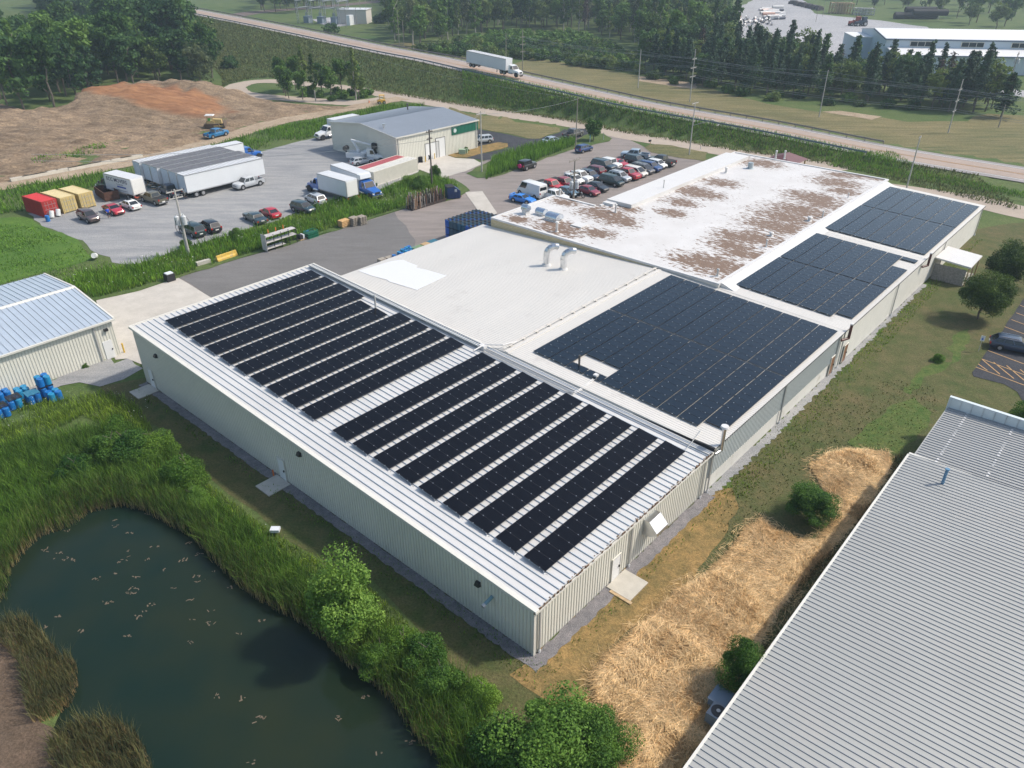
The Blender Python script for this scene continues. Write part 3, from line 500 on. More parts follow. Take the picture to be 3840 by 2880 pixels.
qa,qb=24.4,51.9; r.hexa([(20.85,qa,zt(qa)),(21.4,qa,zt(qa)),(21.4,qb,zt(qb)),(20.85,qb,zt(qb)),(20.85,qa,zt(qa)+.03),(21.4,qa,zt(qa)+.03),(21.4,qb,zt(qb)+.03),(20.85,qb,zt(qb)+.03)])
q=qa
while q<qb: r.box(20.83,21.42,q,q+.06,zt(q)+.02,zt(q)+.09,1); q+=.3
for x in (20.85,21.38): r.hexa([(x,qa,zt(qa)),(x+.03,qa,zt(qa)),(x+.03,qb,zt(qb)),(x,qb,zt(qb)),(x,qa,zt(qa)+.14),(x+.03,qa,zt(qa)+.14),(x+.03,qb,zt(qb)+.14),(x,qb,zt(qb)+.14)],1)
r.build('cable_tray',[M_tray,M_galv],BLD)
# gravel along the walls
def lring(pts,z,name,mat,amp=.1,step=.35): sheet(name,[MBF@Vector((x,y,0)) for x,y in pts],z,mat,step,amp)
lring([(0,-.02),(0,L1),(-.85,L1),(-.9,-1.0),(0,-1.0),(22,-1.0),(22,0)],.06,'wall_gravel',M_darkgravel)
lring([(22,0),(22,-.8),(36,-.9),(60,-.6),(80,-.5),(80,0)],.06,'wall_gravel',M_gravel,.22)
# ================================================================ SOLAR PANELS
m,t,b=nt('solar_glass'); tc=t.nodes.new('ShaderNodeTexCoord'); bk=t.nodes.new('ShaderNodeTexBrick'); link(t,tc.outputs['Object'],bk.inputs['Vector']); bk.offset=0; bk.inputs['Scale'].default_value=1; bk.inputs['Brick Width'].default_value=.166; bk.inputs['Row Height'].default_value=.083; bk.inputs['Mortar Size'].default_value=.006
bk.inputs['Color1'].default_value=(.003,.0033,.006,1); bk.inputs['Color2'].default_value=(.0035,.004,.007,1); bk.inputs['Mortar'].default_value=(.007,.008,.012,1); link(t,bk.outputs[0],b.inputs['Base Color']); b.inputs['Roughness'].default_value=.12; b.inputs['Specular IOR Level'].default_value=.16; M_pv=m; M_pvb=m.copy(); M_pvb.name='solar_glass_sky_tint'; b=M_pvb.node_tree.nodes['Principled BSDF']; b.inputs['Specular IOR Level'].default_value=.34; q=[x for x in M_pvb.node_tree.nodes if x.type=='TEX_BRICK'][0]; q.inputs['Color1'].default_value=(.005,.011,.020,1); q.inputs['Color2'].default_value=(.006,.013,.023,1); q.inputs['Mortar'].default_value=(.008,.016,.026,1)  # M_pvb: sky reflection on the flush arrays painted into a bluer base colour
M_pvf=pm('panel_frame',(.012,.012,.014),.4); M_clip=pm('panel_clamp',(.50,.52,.55),.3,.6); M_rack=pm('rack_steel',(.34,.37,.40),.35,.7)
def module(name,wx,wy,tilt=False):
    b_=MB(); b_.box(-wx/2,wx/2,-wy/2,wy/2,-.04,-.002,1); b_.quad((-wx/2+.015,-wy/2+.015,0),(wx/2-.015,-wy/2+.015,0),(wx/2-.015,wy/2-.015,0),(-wx/2+.015,wy/2-.015,0),0)
    return b_
mod_me=module('m',1.015,1.86)
def mesh_of(mb,name,mats):
    o=mb.build(name,mats); me=o.data; bpy.data.objects.remove(o); return me
ME_mod=mesh_of(mod_me,'solar_panel',[M_pv,M_pvf]); ME_mod2=mesh_of(module('m',1.012,1.885),'solar_panel',[M_pv,M_pvf])
def child(me,name,parent,loc_,rot=(0,0,0)):
    o=bpy.data.objects.new(name,me); COL.objects.link(o); o.parent=parent; o.location=loc_; o.rotation_euler=rot; return o
ordn=['first','second','third','fourth','fifth','sixth','seventh','eighth','ninth','tenth']
rows=[(51.0-2.53*i,i,0) for i in range(10)]+[(24.0-2.545*i,i,1) for i in range(9)]
TL=math.radians(6); DZ=2.07*math.sin(TL)
for qt,i,g in rows:
    n=17
    if g==0 and i in (4,5): n=16
    # measured corners are pictures of raised edges: shift towards the viewer by height * slope of sight
    z_hi=z1(qt)+.62; z_lo=z_hi-DZ-.0-2.05*2.1/L1*0
    qc=qt-.36-1.0; pc=2.72; slope=math.atan2(2.1,L1)
    zc=(z1(qc)+.33)
    o=empty('solar_panel_row',MBF@Vector((pc,qc,zc)),AZ,('%s tilted solar row counted from %s'%(ordn[i],'the far left roof edge' if g==0 else 'the wide gap toward the near right corner')),'solar row','tilted solar panel rows on the front roof')
    for k in range(n): child(ME_mod,'solar_panel',o,(.51+k*1.035,0,0),(TL,0,0))
    c=MB(); rk=MB()
    for k in range(n+1):
        for yy in (-.45,.45):
            zz=yy*math.sin(TL); c.box(k*1.035-.033,k*1.035+.017,yy-.03,yy+.03,zz-.02,zz+.03)
    tag(c.build('panel_clamp',M_clip,o),kind='stuff')
    L=n*1.035
    for yy,zb in ((-.75,.0),(.75,.0)):
        zz=yy*math.sin(TL)-.09; rk.box(0,L,yy-.03,yy+.03,zz-.03,zz+.03)
        k=.3
        while k<L: rk.box(k-.03,k+.03,yy-.03,yy+.03,-.29+yy*math.tan(slope),zz); k+=1.22
    for k in range(0,n+1,2): 
        rk.hexa([(k*1.035-.02,-1.1,-.32-.04),(k*1.035+.02,-1.1,-.32-.04),(k*1.035+.02,1.0,-.30),(k*1.035-.02,1.0,-.30),(k*1.035-.02,-1.1,-.31),(k*1.035+.02,-1.1,-.31),(k*1.035+.02,1.0,-.27),(k*1.035-.02,1.0,-.27)])
    rk.build('rack',M_rack,o)
    f=MB(); f.cyl((0,-.78,-.36),(0,-.78,-.12),.05,n=6); f.box(-.12,.06,-.9,-.68,-.38,-.26); f.build('rack_foot',M_clip,o)
def array(name,p0,p1,q0,q1,nc,zf,skip,gapat,label,zo=.2):
    pitch=1.035; cw=(q1-q0)/nc; o=empty(name,MBF@Vector((p0,q0,zf(p0,q0)+zo)),AZ,label,'solar array'); sl=math.atan2(zf(0,q1)-zf(0,q0),q1-q0)
    cells=[]; c=MB()
    n=int((p1-p0)/pitch+.3)
    for a in range(n):
        x=(a+.5)*pitch+(.22 if gapat and a>=gapat else 0)
        for b2 in range(nc):
            if (a,b2) in skip: continue
            y=(b2+.5)*cw; z=zf(p0+x,q0+y)-zf(p0,q0)
            cells.append(((p0+x)**2+(q0+y)**2*0+(q0+y)*2,x,y,z))
            for yy in (-.47,.47):
                for sx_ in ((-.5,.5) if a==0 else (.5,)): c.box(x+sx_*pitch-.03,x+sx_*pitch+.03,y+yy-.035,y+yy+.035,z+yy*math.sin(sl)-.01,z+yy*math.sin(sl)+.04)
    cells.sort()
    wy=cw-.075
    me=mesh_of(module('m',1.012,wy),'solar_panel',[M_pvb,M_pvf])
    for _,x,y,z in cells[:100]: child(me,'solar_panel',o,(x,y,z),(sl,0,0))
    if len(cells)>100:
        mb=MB()
        for _,x,y,z in cells[100:]:
            mb.X=Matrix.Translation((x,y,z))@Matrix.Rotation(sl,4,'X'); mb.add([v.co for v in me.vertices],[tuple(p.vertices) for p in me.polygons],0)
            mb.m[-len(me.polygons):]=[p.material_index for p in me.polygons]
        tag(mb.build('solar_panels_beyond',[M_pvb,M_pvf],o),kind='stuff')
    tag(c.build('panel_clamp',M_clip,o),kind='stuff')
    r_=MB(); k=.3
    while k<p1-p0-.3:
        if not any(int(k/pitch)==s[0] for s in skip): r_.hexa([(k-.03,.1,-.16),(k+.03,.1,-.16),(k+.03,q1-q0-.1,-.16+(q1-q0)*math.tan(sl)),(k-.03,q1-q0-.1,-.16+(q1-q0)*math.tan(sl)),(k-.03,.1,-.06),(k+.03,.1,-.06),(k+.03,q1-q0-.1,-.06+(q1-q0)*math.tan(sl)),(k-.03,q1-q0-.1,-.06+(q1-q0)*math.tan(sl))])
        k+=2.07
    r_.build('rail',M_rack,o)
array('solar_array',23.75,49.0,.2,20.1,10,z2,{(1,6),(1,7),(2,6),(2,7),(0,0)},12,'largest dark solar array with a square cut-out around a pipe')
array('solar_array',51.75,75.,.15,13.4,7,z3,{(0,0),(18,0),(19,0),(20,0)},11,'middle solar array on the low white roof with a notch at the eave')
array('solar_array',77.5,104.,.15,13.3,7,z3,set(),13,'rearmost solar array at the road end of the low white roof')
# shelter against the right wall
p=loc(kT(1395,740,2.7)); sh=empty('shelter',MBF@Vector((82.5,-.1,0)),AZ,'small white flat roofed lean-to shelter by the block wall','shelter')
MB().hexa([(0,-4.4,2.55),(5.6,-4.4,2.55),(5.6,0,2.85),(0,0,2.85),(0,-4.4,2.75),(5.6,-4.4,2.75),(5.6,0,3.05),(0,0,3.05)]).build('roof',M_wcoat,sh)
for x,y in ((.15,-4.2),(2.8,-4.2),(5.45,-4.2)): MB().box(x-.07,x+.07,y-.07,y+.07,0,2.6).build('post',M_wood,sh)
MB().box(.05,.2,-4.0,-.1,0,2.2).build('side_panel',pm('grey_screen',(.26,.24,.22),.8,var=.3,scale=5),sh)
MB().box(.3,5.5,-4.1,-.1,.0,.12).build('slab',M_conc2,sh)
# ================================================================ OTHER BUILDINGS
def zfor(P_,v):
    lo,hi=0.,30.
    for _ in range(50):
        m_=(lo+hi)/2
        if proj((P_[0],P_[1],m_))[1]>v: lo=m_
        else: hi=m_
    return lo
def vv(y0,sc,y): return (y/sc+y0)/1.736
def frame(a,b):
    """z rotation so that local x runs a->b"""
    return math.atan2(b.y-a.y,b.x-a.x)
# ---- grey roofed shed at the left edge
a=kL(1078,902); rz=math.radians(228.6); ez=4.4; n_=Vector((math.cos(rz-math.pi/2),math.sin(rz-math.pi/2),0))
SHD=empty('shed',a,rz,'beige metal shed with pale blue-grey seamed gable roof at left edge','shed'); rw=(5.3,9.05)
RZ,RW=rw; L=32.; D=RW*2
w=MB(); prof=[(0,0),(0,ez),(RW,RZ),(D,ez),(D,0)]
w.add([(0,-y,z) for y,z in prof]+[(L,-y,z) for y,z in prof],[tuple(range(5)),tuple(range(9,4,-1))]+[(i,5+i,5+(i+1)%5,(i+1)%5) for i in range(5)],0)
wallribs(w,(0,0),(L,0),.05,ez-.1,.3,out=-1); wallribs(w,(0,-D),(0,0),.05,lambda s:ez+(RZ-ez)*(1-abs(s-RW)/RW)-.1,.3,out=-1)
w.build('wall',[M_side,M_sider],SHD)
r=MB()
for s in (0,1):
    y0,y1=(0.25,-RW) if s==0 else (-D-.25,-RW); zz0=ez-.02; 
    r.hexa([(-.25,y0,zz0),(L,y0,zz0),(L,y1,RZ+.02),(-.25,y1,RZ+.02),(-.25,y0,zz0+.1),(L,y0,zz0+.1),(L,y1,RZ+.12),(-.25,y1,RZ+.12)])
    k=0
    while k*.61+.2<L:
        x=k*.61+.2; k+=1; r.hexa([(x-.03,y0,zz0+.1),(x+.03,y0,zz0+.1),(x+.03,y1,RZ+.12),(x-.03,y1,RZ+.12),(x-.03,y0,zz0+.16),(x+.03,y0,zz0+.16),(x+.03,y1,RZ+.18),(x-.03,y1,RZ+.18)],1)
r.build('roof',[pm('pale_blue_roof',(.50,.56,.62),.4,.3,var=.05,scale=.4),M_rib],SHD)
r=MB(); r.hexa([(-.3,-RW-.3,RZ+.1),(L,-RW-.3,RZ+.1),(L,-RW+.3,RZ+.1),(-.3,-RW+.3,RZ+.1),(-.3,-RW-.1,RZ+.24),(L,-RW-.1,RZ+.24),(L,-RW+.1,RZ+.24),(-.3,-RW+.1,RZ+.24)])
for y0,y1 in ((.3,-RW),(-D-.3,-RW)): r.hexa([(-.32,y0,ez-.12),(-.12,y0,ez-.12),(-.12,y1,RZ),(-.32,y1,RZ),(-.32,y0,ez+.16),(-.12,y0,ez+.16),(-.12,y1,RZ+.2),(-.32,y1,RZ+.2)])
r.box(-.3,L,.25,.42,ez-.16,ez+.03); r.build('roof_trim',M_trim,SHD)
da=(kL(1028,912)-a).length; db=(kL(955,933)-a).length
o=MB().box(da,da+.95,0,.07,.05,2.15).build('door',M_door,SHD); MB().box(da+.08,da+.18,.07,.13,1,1.15).build('handle',M_black_,o)
x=(kL(905,940)-a).length; MB().box(x,x+.12,.02,.14,.1,ez-.1).build('downspout',M_gtrim,SHD)
x=(kL(905,630,3.6)-a); x=x.x*math.cos(rz)+x.y*math.sin(rz); MB().box(x,x+.4,.02,.3,3.3,3.55).build('wall_lamp',M_black_,SHD)
# ---- grey roofed building with the green panel
a=k7(1062,378,5.78); a.z=0; b=k7(1878,200,5.78); rz=frame(a,b); GB=empty('workshop',a,rz,'beige steel workshop with low grey gable roof and green front panel','workshop')
L=(b-a).length; D=21.6; ez=5.75; RZ=6.85; RW=10.8
w=MB(); prof=[(0,0),(0,ez),(RW,RZ),(D,ez-.1),(D,0)]
w.add([(0,y,z) for y,z in prof]+[(L,y,z) for y,z in prof],[tuple(range(4,-1,-1)),tuple(range(5,10))]+[((i+1)%5,5+(i+1)%5,5+i,i) for i in range(5)],0)
wallribs(w,(0,0),(L,0),.05,ez-.1,.4,out=1); wallribs(w,(0,D),(0,0),.05,lambda s:(RZ-(RZ-ez)*abs((D-s)-RW)/max(RW,D-RW))-.15,.4,out=1)
w.build('wall',[M_side,M_sider],GB)
r=MB(); r.hexa([(-.25,-.25,ez),(L+.25,-.25,ez),(L+.25,RW,RZ+.03),(-.25,RW,RZ+.03),(-.25,-.25,ez+.1),(L+.25,-.25,ez+.1),(L+.25,RW,RZ+.13),(-.25,RW,RZ+.13)])
r.hexa([(-.25,RW,RZ+.03),(L+.25,RW,RZ+.03),(L+.25,D+.25,ez-.1),(-.25,D+.25,ez-.1),(-.25,RW,RZ+.13),(L+.25,RW,RZ+.13),(L+.25,D+.25,ez),(-.25,D+.25,ez)])
k=0
while k*.4<L: x=k*.4; k+=1; r.hexa([(x-.03,-.25,ez+.1),(x+.03,-.25,ez+.1),(x+.03,RW,RZ+.13),(x-.03,RW,RZ+.13),(x-.03,-.25,ez+.14),(x+.03,-.25,ez+.14),(x+.03,RW,RZ+.17),(x-.03,RW,RZ+.17)],1); r.hexa([(x-.03,RW,RZ+.13),(x+.03,RW,RZ+.13),(x+.03,D,ez),(x-.03,D,ez),(x-.03,RW,RZ+.17),(x+.03,RW,RZ+.17),(x+.03,D,ez+.04),(x-.03,D,ez+.04)],1)
r.build('roof',[pm('dull_grey_roof',(.33,.36,.40),.45,.2,var=.05,scale=.3),pm('dull_grey_seam',(.27,.30,.34),.45,.2)],GB)
r=MB(); r.box(-.3,L+.3,-.32,-.22,ez-.15,ez+.12); 
for y0,y1,z0,z1_ in ((-.3,RW,ez,RZ),(D+.3,RW,ez-.1,RZ)): r.hexa([(-.32,y0,z0-.12),(-.24,y0,z0-.12),(-.24,y1,z1_-.05),(-.32,y1,z1_-.05),(-.32,y0,z0+.14),(-.24,y0,z0+.14),(-.24,y1,z1_+.2),(-.32,y1,z1_+.2)])
r.build('roof_trim',M_trim,GB)
def lx(K_,x,y,z=0): p=K_(x,y,z)-a; return p.x*math.cos(rz)+p.y*math.sin(rz)
for xa,xb,h in ((lx(k7,1165,560,0),lx(k7,1272,590,0),3.3),(lx(k7,1430,575,0),lx(k7,1552,560,0),3.9)):
    if xb-xa<2 or xb-xa>7: xb=xa+3.6
    MB().box(xa,xb,-.06,0,.02,h).build('garage_door',M_door,GB); f=MB(); f.box(xa-.1,xa,-.1,0,0,h+.1); f.box(xb,xb+.1,-.1,0,0,h+.1); f.box(xa,xb,-.1,0,h,h+.1); f.build('door_frame',pm('grey_frame',(.18,.17,.16),.6),GB)
gx=lx(k7,1620,250,ez); g=MB(); g.box(gx,L+.05,-.12,-.0,ez-1.9,ez-.2); g.box(L,L+.12,-.12,2.2,ez-1.9,ez-.2); wallribs(g,(gx,-.12),(L,-.12),ez-1.9,ez-.2,.4,out=1,m=1); g.build('green_panel',[pm('green_siding',(.012,.15,.095),.45),pm('green_rib',(.008,.10,.065),.45)],GB)
s=MB(); s.cyl((gx+.8,-.13,ez-1.05),(gx+.8,-.22,ez-1.05),.42,n=20); s.build('round_sign',pm('pale_sign',(.55,.62,.60),.4,var=.2,scale=5),GB)
for x in (lx(k7,1105,577),lx(k7,1552,520)): pass
MB().box(.35,.5,-.14,-.02,.2,ez-.2).build('downspout',M_gtrim,GB)
MB().box(L-.5,L-.35,-.14,-.02,.2,ez-.2).build('downspout',M_gtrim,GB)
v=MB(); q=k7(938,290,ez+.5)-a; x,y=q.x*math.cos(rz)+q.y*math.sin(rz),-q.x*math.sin(rz)+q.y*math.cos(rz); v.cyl((x,y,ez+.2),(x,y,ez+1.4),.2,n=10); v.cyl((x,y,ez+1.4),(x,y,ez+1.55),.34,n=10); v.build('vent_pipe',M_metal,GB)
v=MB(); q=k7(1185,60,RZ)-a; x,y=q.x*math.cos(rz)+q.y*math.sin(rz),-q.x*math.sin(rz)+q.y*math.cos(rz); v.cyl((x,y,ez),(x,y,RZ+.6),.16,n=8); v.cyl((x,y,RZ+.6),(x,y,RZ+.8),.26,n=8); v.build('vent_pipe',M_black2,GB)
# ---- long white building far right
o_=Vector((125.5,268.2,0)); rzh=math.radians(-7.7); FW=empty('hangar',o_,rzh,'long white steel building with raised clerestory roof in the far background','hangar')
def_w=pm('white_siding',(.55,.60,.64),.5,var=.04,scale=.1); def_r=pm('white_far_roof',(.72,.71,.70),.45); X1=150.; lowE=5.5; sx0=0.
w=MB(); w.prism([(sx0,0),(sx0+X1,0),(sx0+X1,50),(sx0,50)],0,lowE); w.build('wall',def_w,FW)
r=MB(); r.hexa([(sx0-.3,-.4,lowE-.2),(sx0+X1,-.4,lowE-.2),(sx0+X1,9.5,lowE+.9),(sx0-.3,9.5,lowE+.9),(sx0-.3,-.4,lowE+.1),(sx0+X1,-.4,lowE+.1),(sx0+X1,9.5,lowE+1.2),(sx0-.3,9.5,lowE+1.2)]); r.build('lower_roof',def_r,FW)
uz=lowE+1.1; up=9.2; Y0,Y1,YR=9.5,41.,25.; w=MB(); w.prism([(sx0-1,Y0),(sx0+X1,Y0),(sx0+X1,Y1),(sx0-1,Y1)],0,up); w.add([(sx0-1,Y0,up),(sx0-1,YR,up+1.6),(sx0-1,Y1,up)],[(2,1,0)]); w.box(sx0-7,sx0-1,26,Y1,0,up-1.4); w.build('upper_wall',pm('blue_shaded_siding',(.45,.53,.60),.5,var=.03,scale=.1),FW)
r=MB()
for a_,b_ in ((Y0-.4,YR),(Y1+.4,YR)): r.hexa([(sx0-1.3,a_,up-.05),(sx0+X1,a_,up-.05),(sx0+X1,b_,up+1.6),(sx0-1.3,b_,up+1.6),(sx0-1.3,a_,up+.2),(sx0+X1,a_,up+.2),(sx0+X1,b_,up+1.85),(sx0-1.3,b_,up+1.85)])
r.box(sx0-7.2,sx0-1,25.8,Y1+.2,up-1.4,up-1.2); r.build('upper_roof',def_r,FW)
w=MB(); wallribs(w,(0,-.01),(X1,-.01),0,lowE-.2,1.2,w=.05,d=.04,m=0,out=1); w.build('wall_seam',pm('seam_grey',(.42,.47,.50),.5),FW)
r=MB(); r.box(sx0-1.4,sx0+X1,Y0-.55,Y0-.42,up-.3,up+.05); r.box(sx0-.3,sx0+X1,-.55,-.42,lowE-.3,lowE+.0); r.hexa([(sx0-1.45,Y0-.5,up-.25),(sx0-1.32,Y0-.5,up-.25),(sx0-1.32,YR,up+1.4),(sx0-1.45,YR,up+1.4),(sx0-1.45,Y0-.5,up+.1),(sx0-1.32,Y0-.5,up+.1),(sx0-1.32,YR,up+1.75),(sx0-1.45,YR,up+1.75)]); r.build('fascia',pm('dark_blue_trim',(.10,.14,.20),.5),FW)
for x in (1300,1718,2122,2530,2940):
    p=k4(x,371,7.8)-o_; px=p.x*math.cos(rzh)+p.y*math.sin(rzh)
    f=MB(); f.box(px-3.6,px+3.6,Y0-.15,Y0,7.0,8.6,0)
    for j in range(3): f.box(px-3.4+j*2.35,px-1.25+j*2.35,Y0-.2,Y0-.14,7.15,8.45,1)
    f.build('window',[M_trim,pm('dark_window',(.02,.03,.04),.15)],FW)
# ---- big roof bottom right (we look down on it; its left wall stands under the eave)
EH=3.4; e0=kQ(455,1659,EH); e1=kQ(1455,250,EH); az2=math.atan2(e1.y-e0.y,e1.x-e0.x); u2=Vector((math.cos(az2),math.sin(az2),0)); Lr=(e1-e0).length
o_=e1-u2*(Lr+14); o_.z=0; RB_=empty('warehouse',o_,az2,'large ribbed pale grey metal roof of the warehouse at bottom right','warehouse'); Lr+=14
Wd=46.; sl=.045
far=kQ(1972,415,EH+1.2)
w=MB(); w.prism([(0,-Wd),(Lr,-Wd),(Lr,-.35),(0,-.35)],0,EH-.1); w.build('wall',M_side,RB_)
r=MB(); zr=lambda y:EH+sl*(-y)
M_rr=pm('pale_grey_roof',(.35,.35,.33),.5,.1,var=.05,scale=.2,dirt=(.37,.36,.335),dscale=.15,dthr=.55)
r.hexa([(0,-Wd,zr(-Wd)),(Lr,-Wd,zr(-Wd)),(Lr,0,EH),(0,0,EH),(0,-Wd,zr(-Wd)+.1),(Lr,-Wd,zr(-Wd)+.1),(Lr,0,EH+.1),(0,0,EH+.1)])
k=0
while k*.4<Lr:
    x=k*.4+.1; k+=1; r.hexa([(x-.025,-Wd,zr(-Wd)+.1),(x+.025,-Wd,zr(-Wd)+.1),(x+.025,0,EH+.1),(x-.025,0,EH+.1),(x-.012,-Wd,zr(-Wd)+.15),(x+.012,-Wd,zr(-Wd)+.15),(x+.012,0,EH+.15),(x-.012,0,EH+.15)],1)
r.build('roof',[M_rr,pm('dark_roof_rib',(.26,.275,.30),.45,.2)],RB_)
r=MB(); r.box(0,Lr,.0,.16,EH-.02,EH+.12); r.box(Lr,Lr+.25,-Wd,.1,EH-.1,EH+.16); r.build('roof_trim',M_trim,RB_)
# lower annex beyond with raised parapet
p1=kQ(1483,245,EH-.4)-o_; p2=kQ(1640,38,EH-.4)-o_; lxy=lambda p:(p.x*math.cos(az2)+p.y*math.sin(az2),-p.x*math.sin(az2)+p.y*math.cos(az2))
A1=lxy(p1); A2=lxy(p2); X2=A2[0]; AY=A1[1]
print('annex',A1,A2,Lr)
w=MB(); w.prism([(Lr+.3,-Wd),(X2,-Wd),(X2,AY),(Lr+.3,AY)],0,EH-.5); w.build('annex_wall',M_side,RB_)
r=MB(); zr2=lambda y:EH-.45+.03*(AY-y); r.hexa([(Lr+.2,-Wd,zr2(-Wd)),(X2,-Wd,zr2(-Wd)),(X2,AY+.1,EH-.45),(Lr+.2,AY+.1,EH-.45),(Lr+.2,-Wd,zr2(-Wd)+.08),(X2,-Wd,zr2(-Wd)+.08),(X2,AY+.1,EH-.37),(Lr+.2,AY+.1,EH-.37)])
k=0
while Lr+.5+k*.4<X2:
    x=Lr+.5+k*.4; k+=1; r.hexa([(x-.035,-Wd,zr2(-Wd)+.08),(x+.035,-Wd,zr2(-Wd)+.08),(x+.035,AY,EH-.37),(x-.035,AY,EH-.37),(x-.02,-Wd,zr2(-Wd)+.15),(x+.02,-Wd,zr2(-Wd)+.15),(x+.02,AY,EH-.30),(x-.02,AY,EH-.30)],1)
for j in range(8):
    y=AY-1.6-j*3.6
    for i in range(int((X2-Lr)/.45)):
        x=Lr+.5+i*.45; 
        if random.random()<.75: r.box(x,x+.2,y-.09,y+.09,zr2(y)+.09,zr2(y)+.12,2)
r.build('annex_roof',[M_rr,MATS['dark_roof_rib'],M_wcoat],RB_)
r=MB(); r.box(X2-.1,X2+.25,-Wd,AY+.15,EH-1.2,EH+.75); wallribs(r,(X2-.1,AY),(X2-.1,-Wd),EH-.3,EH+.7,.9,out=-1,m=1); r.build('parapet',[pm('pale_parapet',(.56,.62,.63),.45),M_gtrim],RB_)
r=MB(); q=lxy(kQ(1610,360,EH+.6)-o_); r.cyl((q[0],q[1],EH),(q[0],q[1],EH+1.6),.12,n=10); r.cyl((q[0],q[1],EH+1.55),(q[0],q[1],EH+1.65),.17,n=10); r.build('vent_pipe',pm('blue_pipe',(.10,.22,.34),.4),RB_)
# air conditioning unit beside that wall
p=kQ(590,1420,.8); ac=empty('air_conditioner',(p.x,p.y,0),az2,'grey air conditioning condenser with round fan against the warehouse wall','air conditioner')
c_=MB(); c_.box(-.55,.55,-.5,.5,.1,1.15); c_.build('casing',pm('grey_casing',(.22,.25,.28),.5),ac); f=MB(); f.cyl((0,0,1.15),(0,0,1.19),.42,n=20,m=0); f.cyl((0,0,1.19),(0,0,1.22),.12,n=10,m=1); f.build('fan',[M_black_,M_gtrim],ac); MB().box(-.8,.8,-.8,.8,0,.1).build('base_pad',M_conc2,ac)
p=kQ(600,1360,.5); cb=empty('metal_cabinet',(p.x,p.y,0),az2,'low blue-grey metal cabinet behind the air conditioner','cabinet'); MB().box(-.6,.6,-.5,.5,0,1.0).build('box',pm('slate_metal',(.20,.25,.31),.5),cb); MB().box(-.65,.65,-.55,.55,1.0,1.05).build('lid',pm('slate_metal',(.20,.25,.31),.5),cb)
# ---- small dark red roof peeking behind the flat roof
p=kR(605,143,4.4); hs=empty('entrance_canopy',(p.x+.6,p.y+.6,0),math.radians(48),'small dark purple-red hip roof peeking out behind the flat white roof','canopy')
r=MB(); r.add([(-3.6,-3.,3.3),(3.6,-3.,3.3),(3.6,3.,3.3),(-3.6,3.,3.3),(-1.2,0,4.5),(1.2,0,4.5)],[(0,1,5,4),(1,2,5),(2,3,4,5),(3,0,4),(3,2,1,0)]); r.build('roof',pm('plum_roof',(.12,.045,.05),.6,var=.15,scale=2),hs)
for x in (-3.2,3.2):
    for y in (-2.6,2.6): MB().box(x-.12,x+.12,y-.12,y+.12,0,3.3).build('post',M_wood,hs)
# ---- rail bridge
bi=min(range(len(HW)),key=lambda i:abs(HW[i].y-425)); B0=HW[bi-0]; 
bg=empty('bridge',(0,0,0),0,'concrete highway bridge over the railway at upper left','bridge'); bg.location=HW[bi]; bg.location.z=0
seg=[p-Vector((HW[bi].x,HW[bi].y,0)) for p in HW if 405<p.y<560]; 
m_=MB()
for p,q in zip(seg,seg[1:]):
    d_=(q-p); d_.z=0; d_.normalize(); nn=Vector((-d_.y,d_.x,0))*6.8
    m_.hexa([p-nn-Vector((0,0,1.4)),p+nn-Vector((0,0,1.4)),q+nn-Vector((0,0,1.4)),q-nn-Vector((0,0,1.4)),p-nn-Vector((0,0,.05)),p+nn-Vector((0,0,.05)),q+nn-Vector((0,0,.05)),q-nn-Vector((0,0,.05))])
m_.build('deck',pm('bridge_steel',(.22,.22,.22),.7,var=.2,scale=.3),bg)
p0=at(250,45,2)-Vector((HW[bi].x,HW[bi].y,0)); m_=MB(); m_.hexa([(-14,-16,-.5),(8,-22,-.5),(14,-4,-.5),(-6,4,-.5),(-2,-6,6.8),(3,-8,6.8),(6,-3,6.8),(1,0,6.8)]); m_.build('abutment',pm('abutment_concrete',(.34,.30,.26),.85,var=.15,scale=.3),bg)
for dx,dy in ((-3,3),(-6,6),(-14,20),(-20,26)):
    m_=MB(); m_.cyl((dx,dy,0),(dx,dy,6.9),.5,n=8); m_.build('pier',MATS['abutment_concrete'],bg)
# ================================================================ VEHICLES
M_tyre=pm('tyre',(.018,.018,.02),.85); M_rim=pm('alloy_rim',(.50,.51,.53),.3,.8); M_glass=pm('car_glass',(.012,.016,.020),.06,spec=.8); M_lamp=pm('headlamp',(.70,.72,.72),.15,coat=.5); M_tail=pm('tail_lamp',(.35,.015,.015),.25,coat=.5)
M_plate=pm('number_plate',(.65,.64,.60),.5); M_under=pm('underbody',(.02,.02,.022),.8); M_chrome=pm('chrome',(.62,.63,.65),.15,.95)
PC={'white':(.72,.72,.70),'black':(.012,.013,.016),'darkblue':(.014,.030,.065),'teal':(.018,.040,.052),'maroon':(.13,.012,.022),'red':(.42,.010,.022),'brightred':(.55,.02,.025),'darkred':(.24,.014,.026),'blue':(.02,.20,.62),'navy':(.012,.045,.16),'grey':(.13,.125,.125),'silver':(.46,.48,.50),'olive':(.13,.12,.085),'brown':(.085,.055,.052),'lightblue':(.36,.43,.50),'slate':(.10,.17,.22),'cream':(.66,.62,.56),'cabblue':(.008,.10,.38),'forest':(.012,.030,.030),'tealblue':(.01,.14,.32)}
def paint(c): return pm('paint_'+c,PC[c],.32,.15 if c in('silver','grey','lightblue','slate','brown','olive') else 0,coat=.7)
WH={}
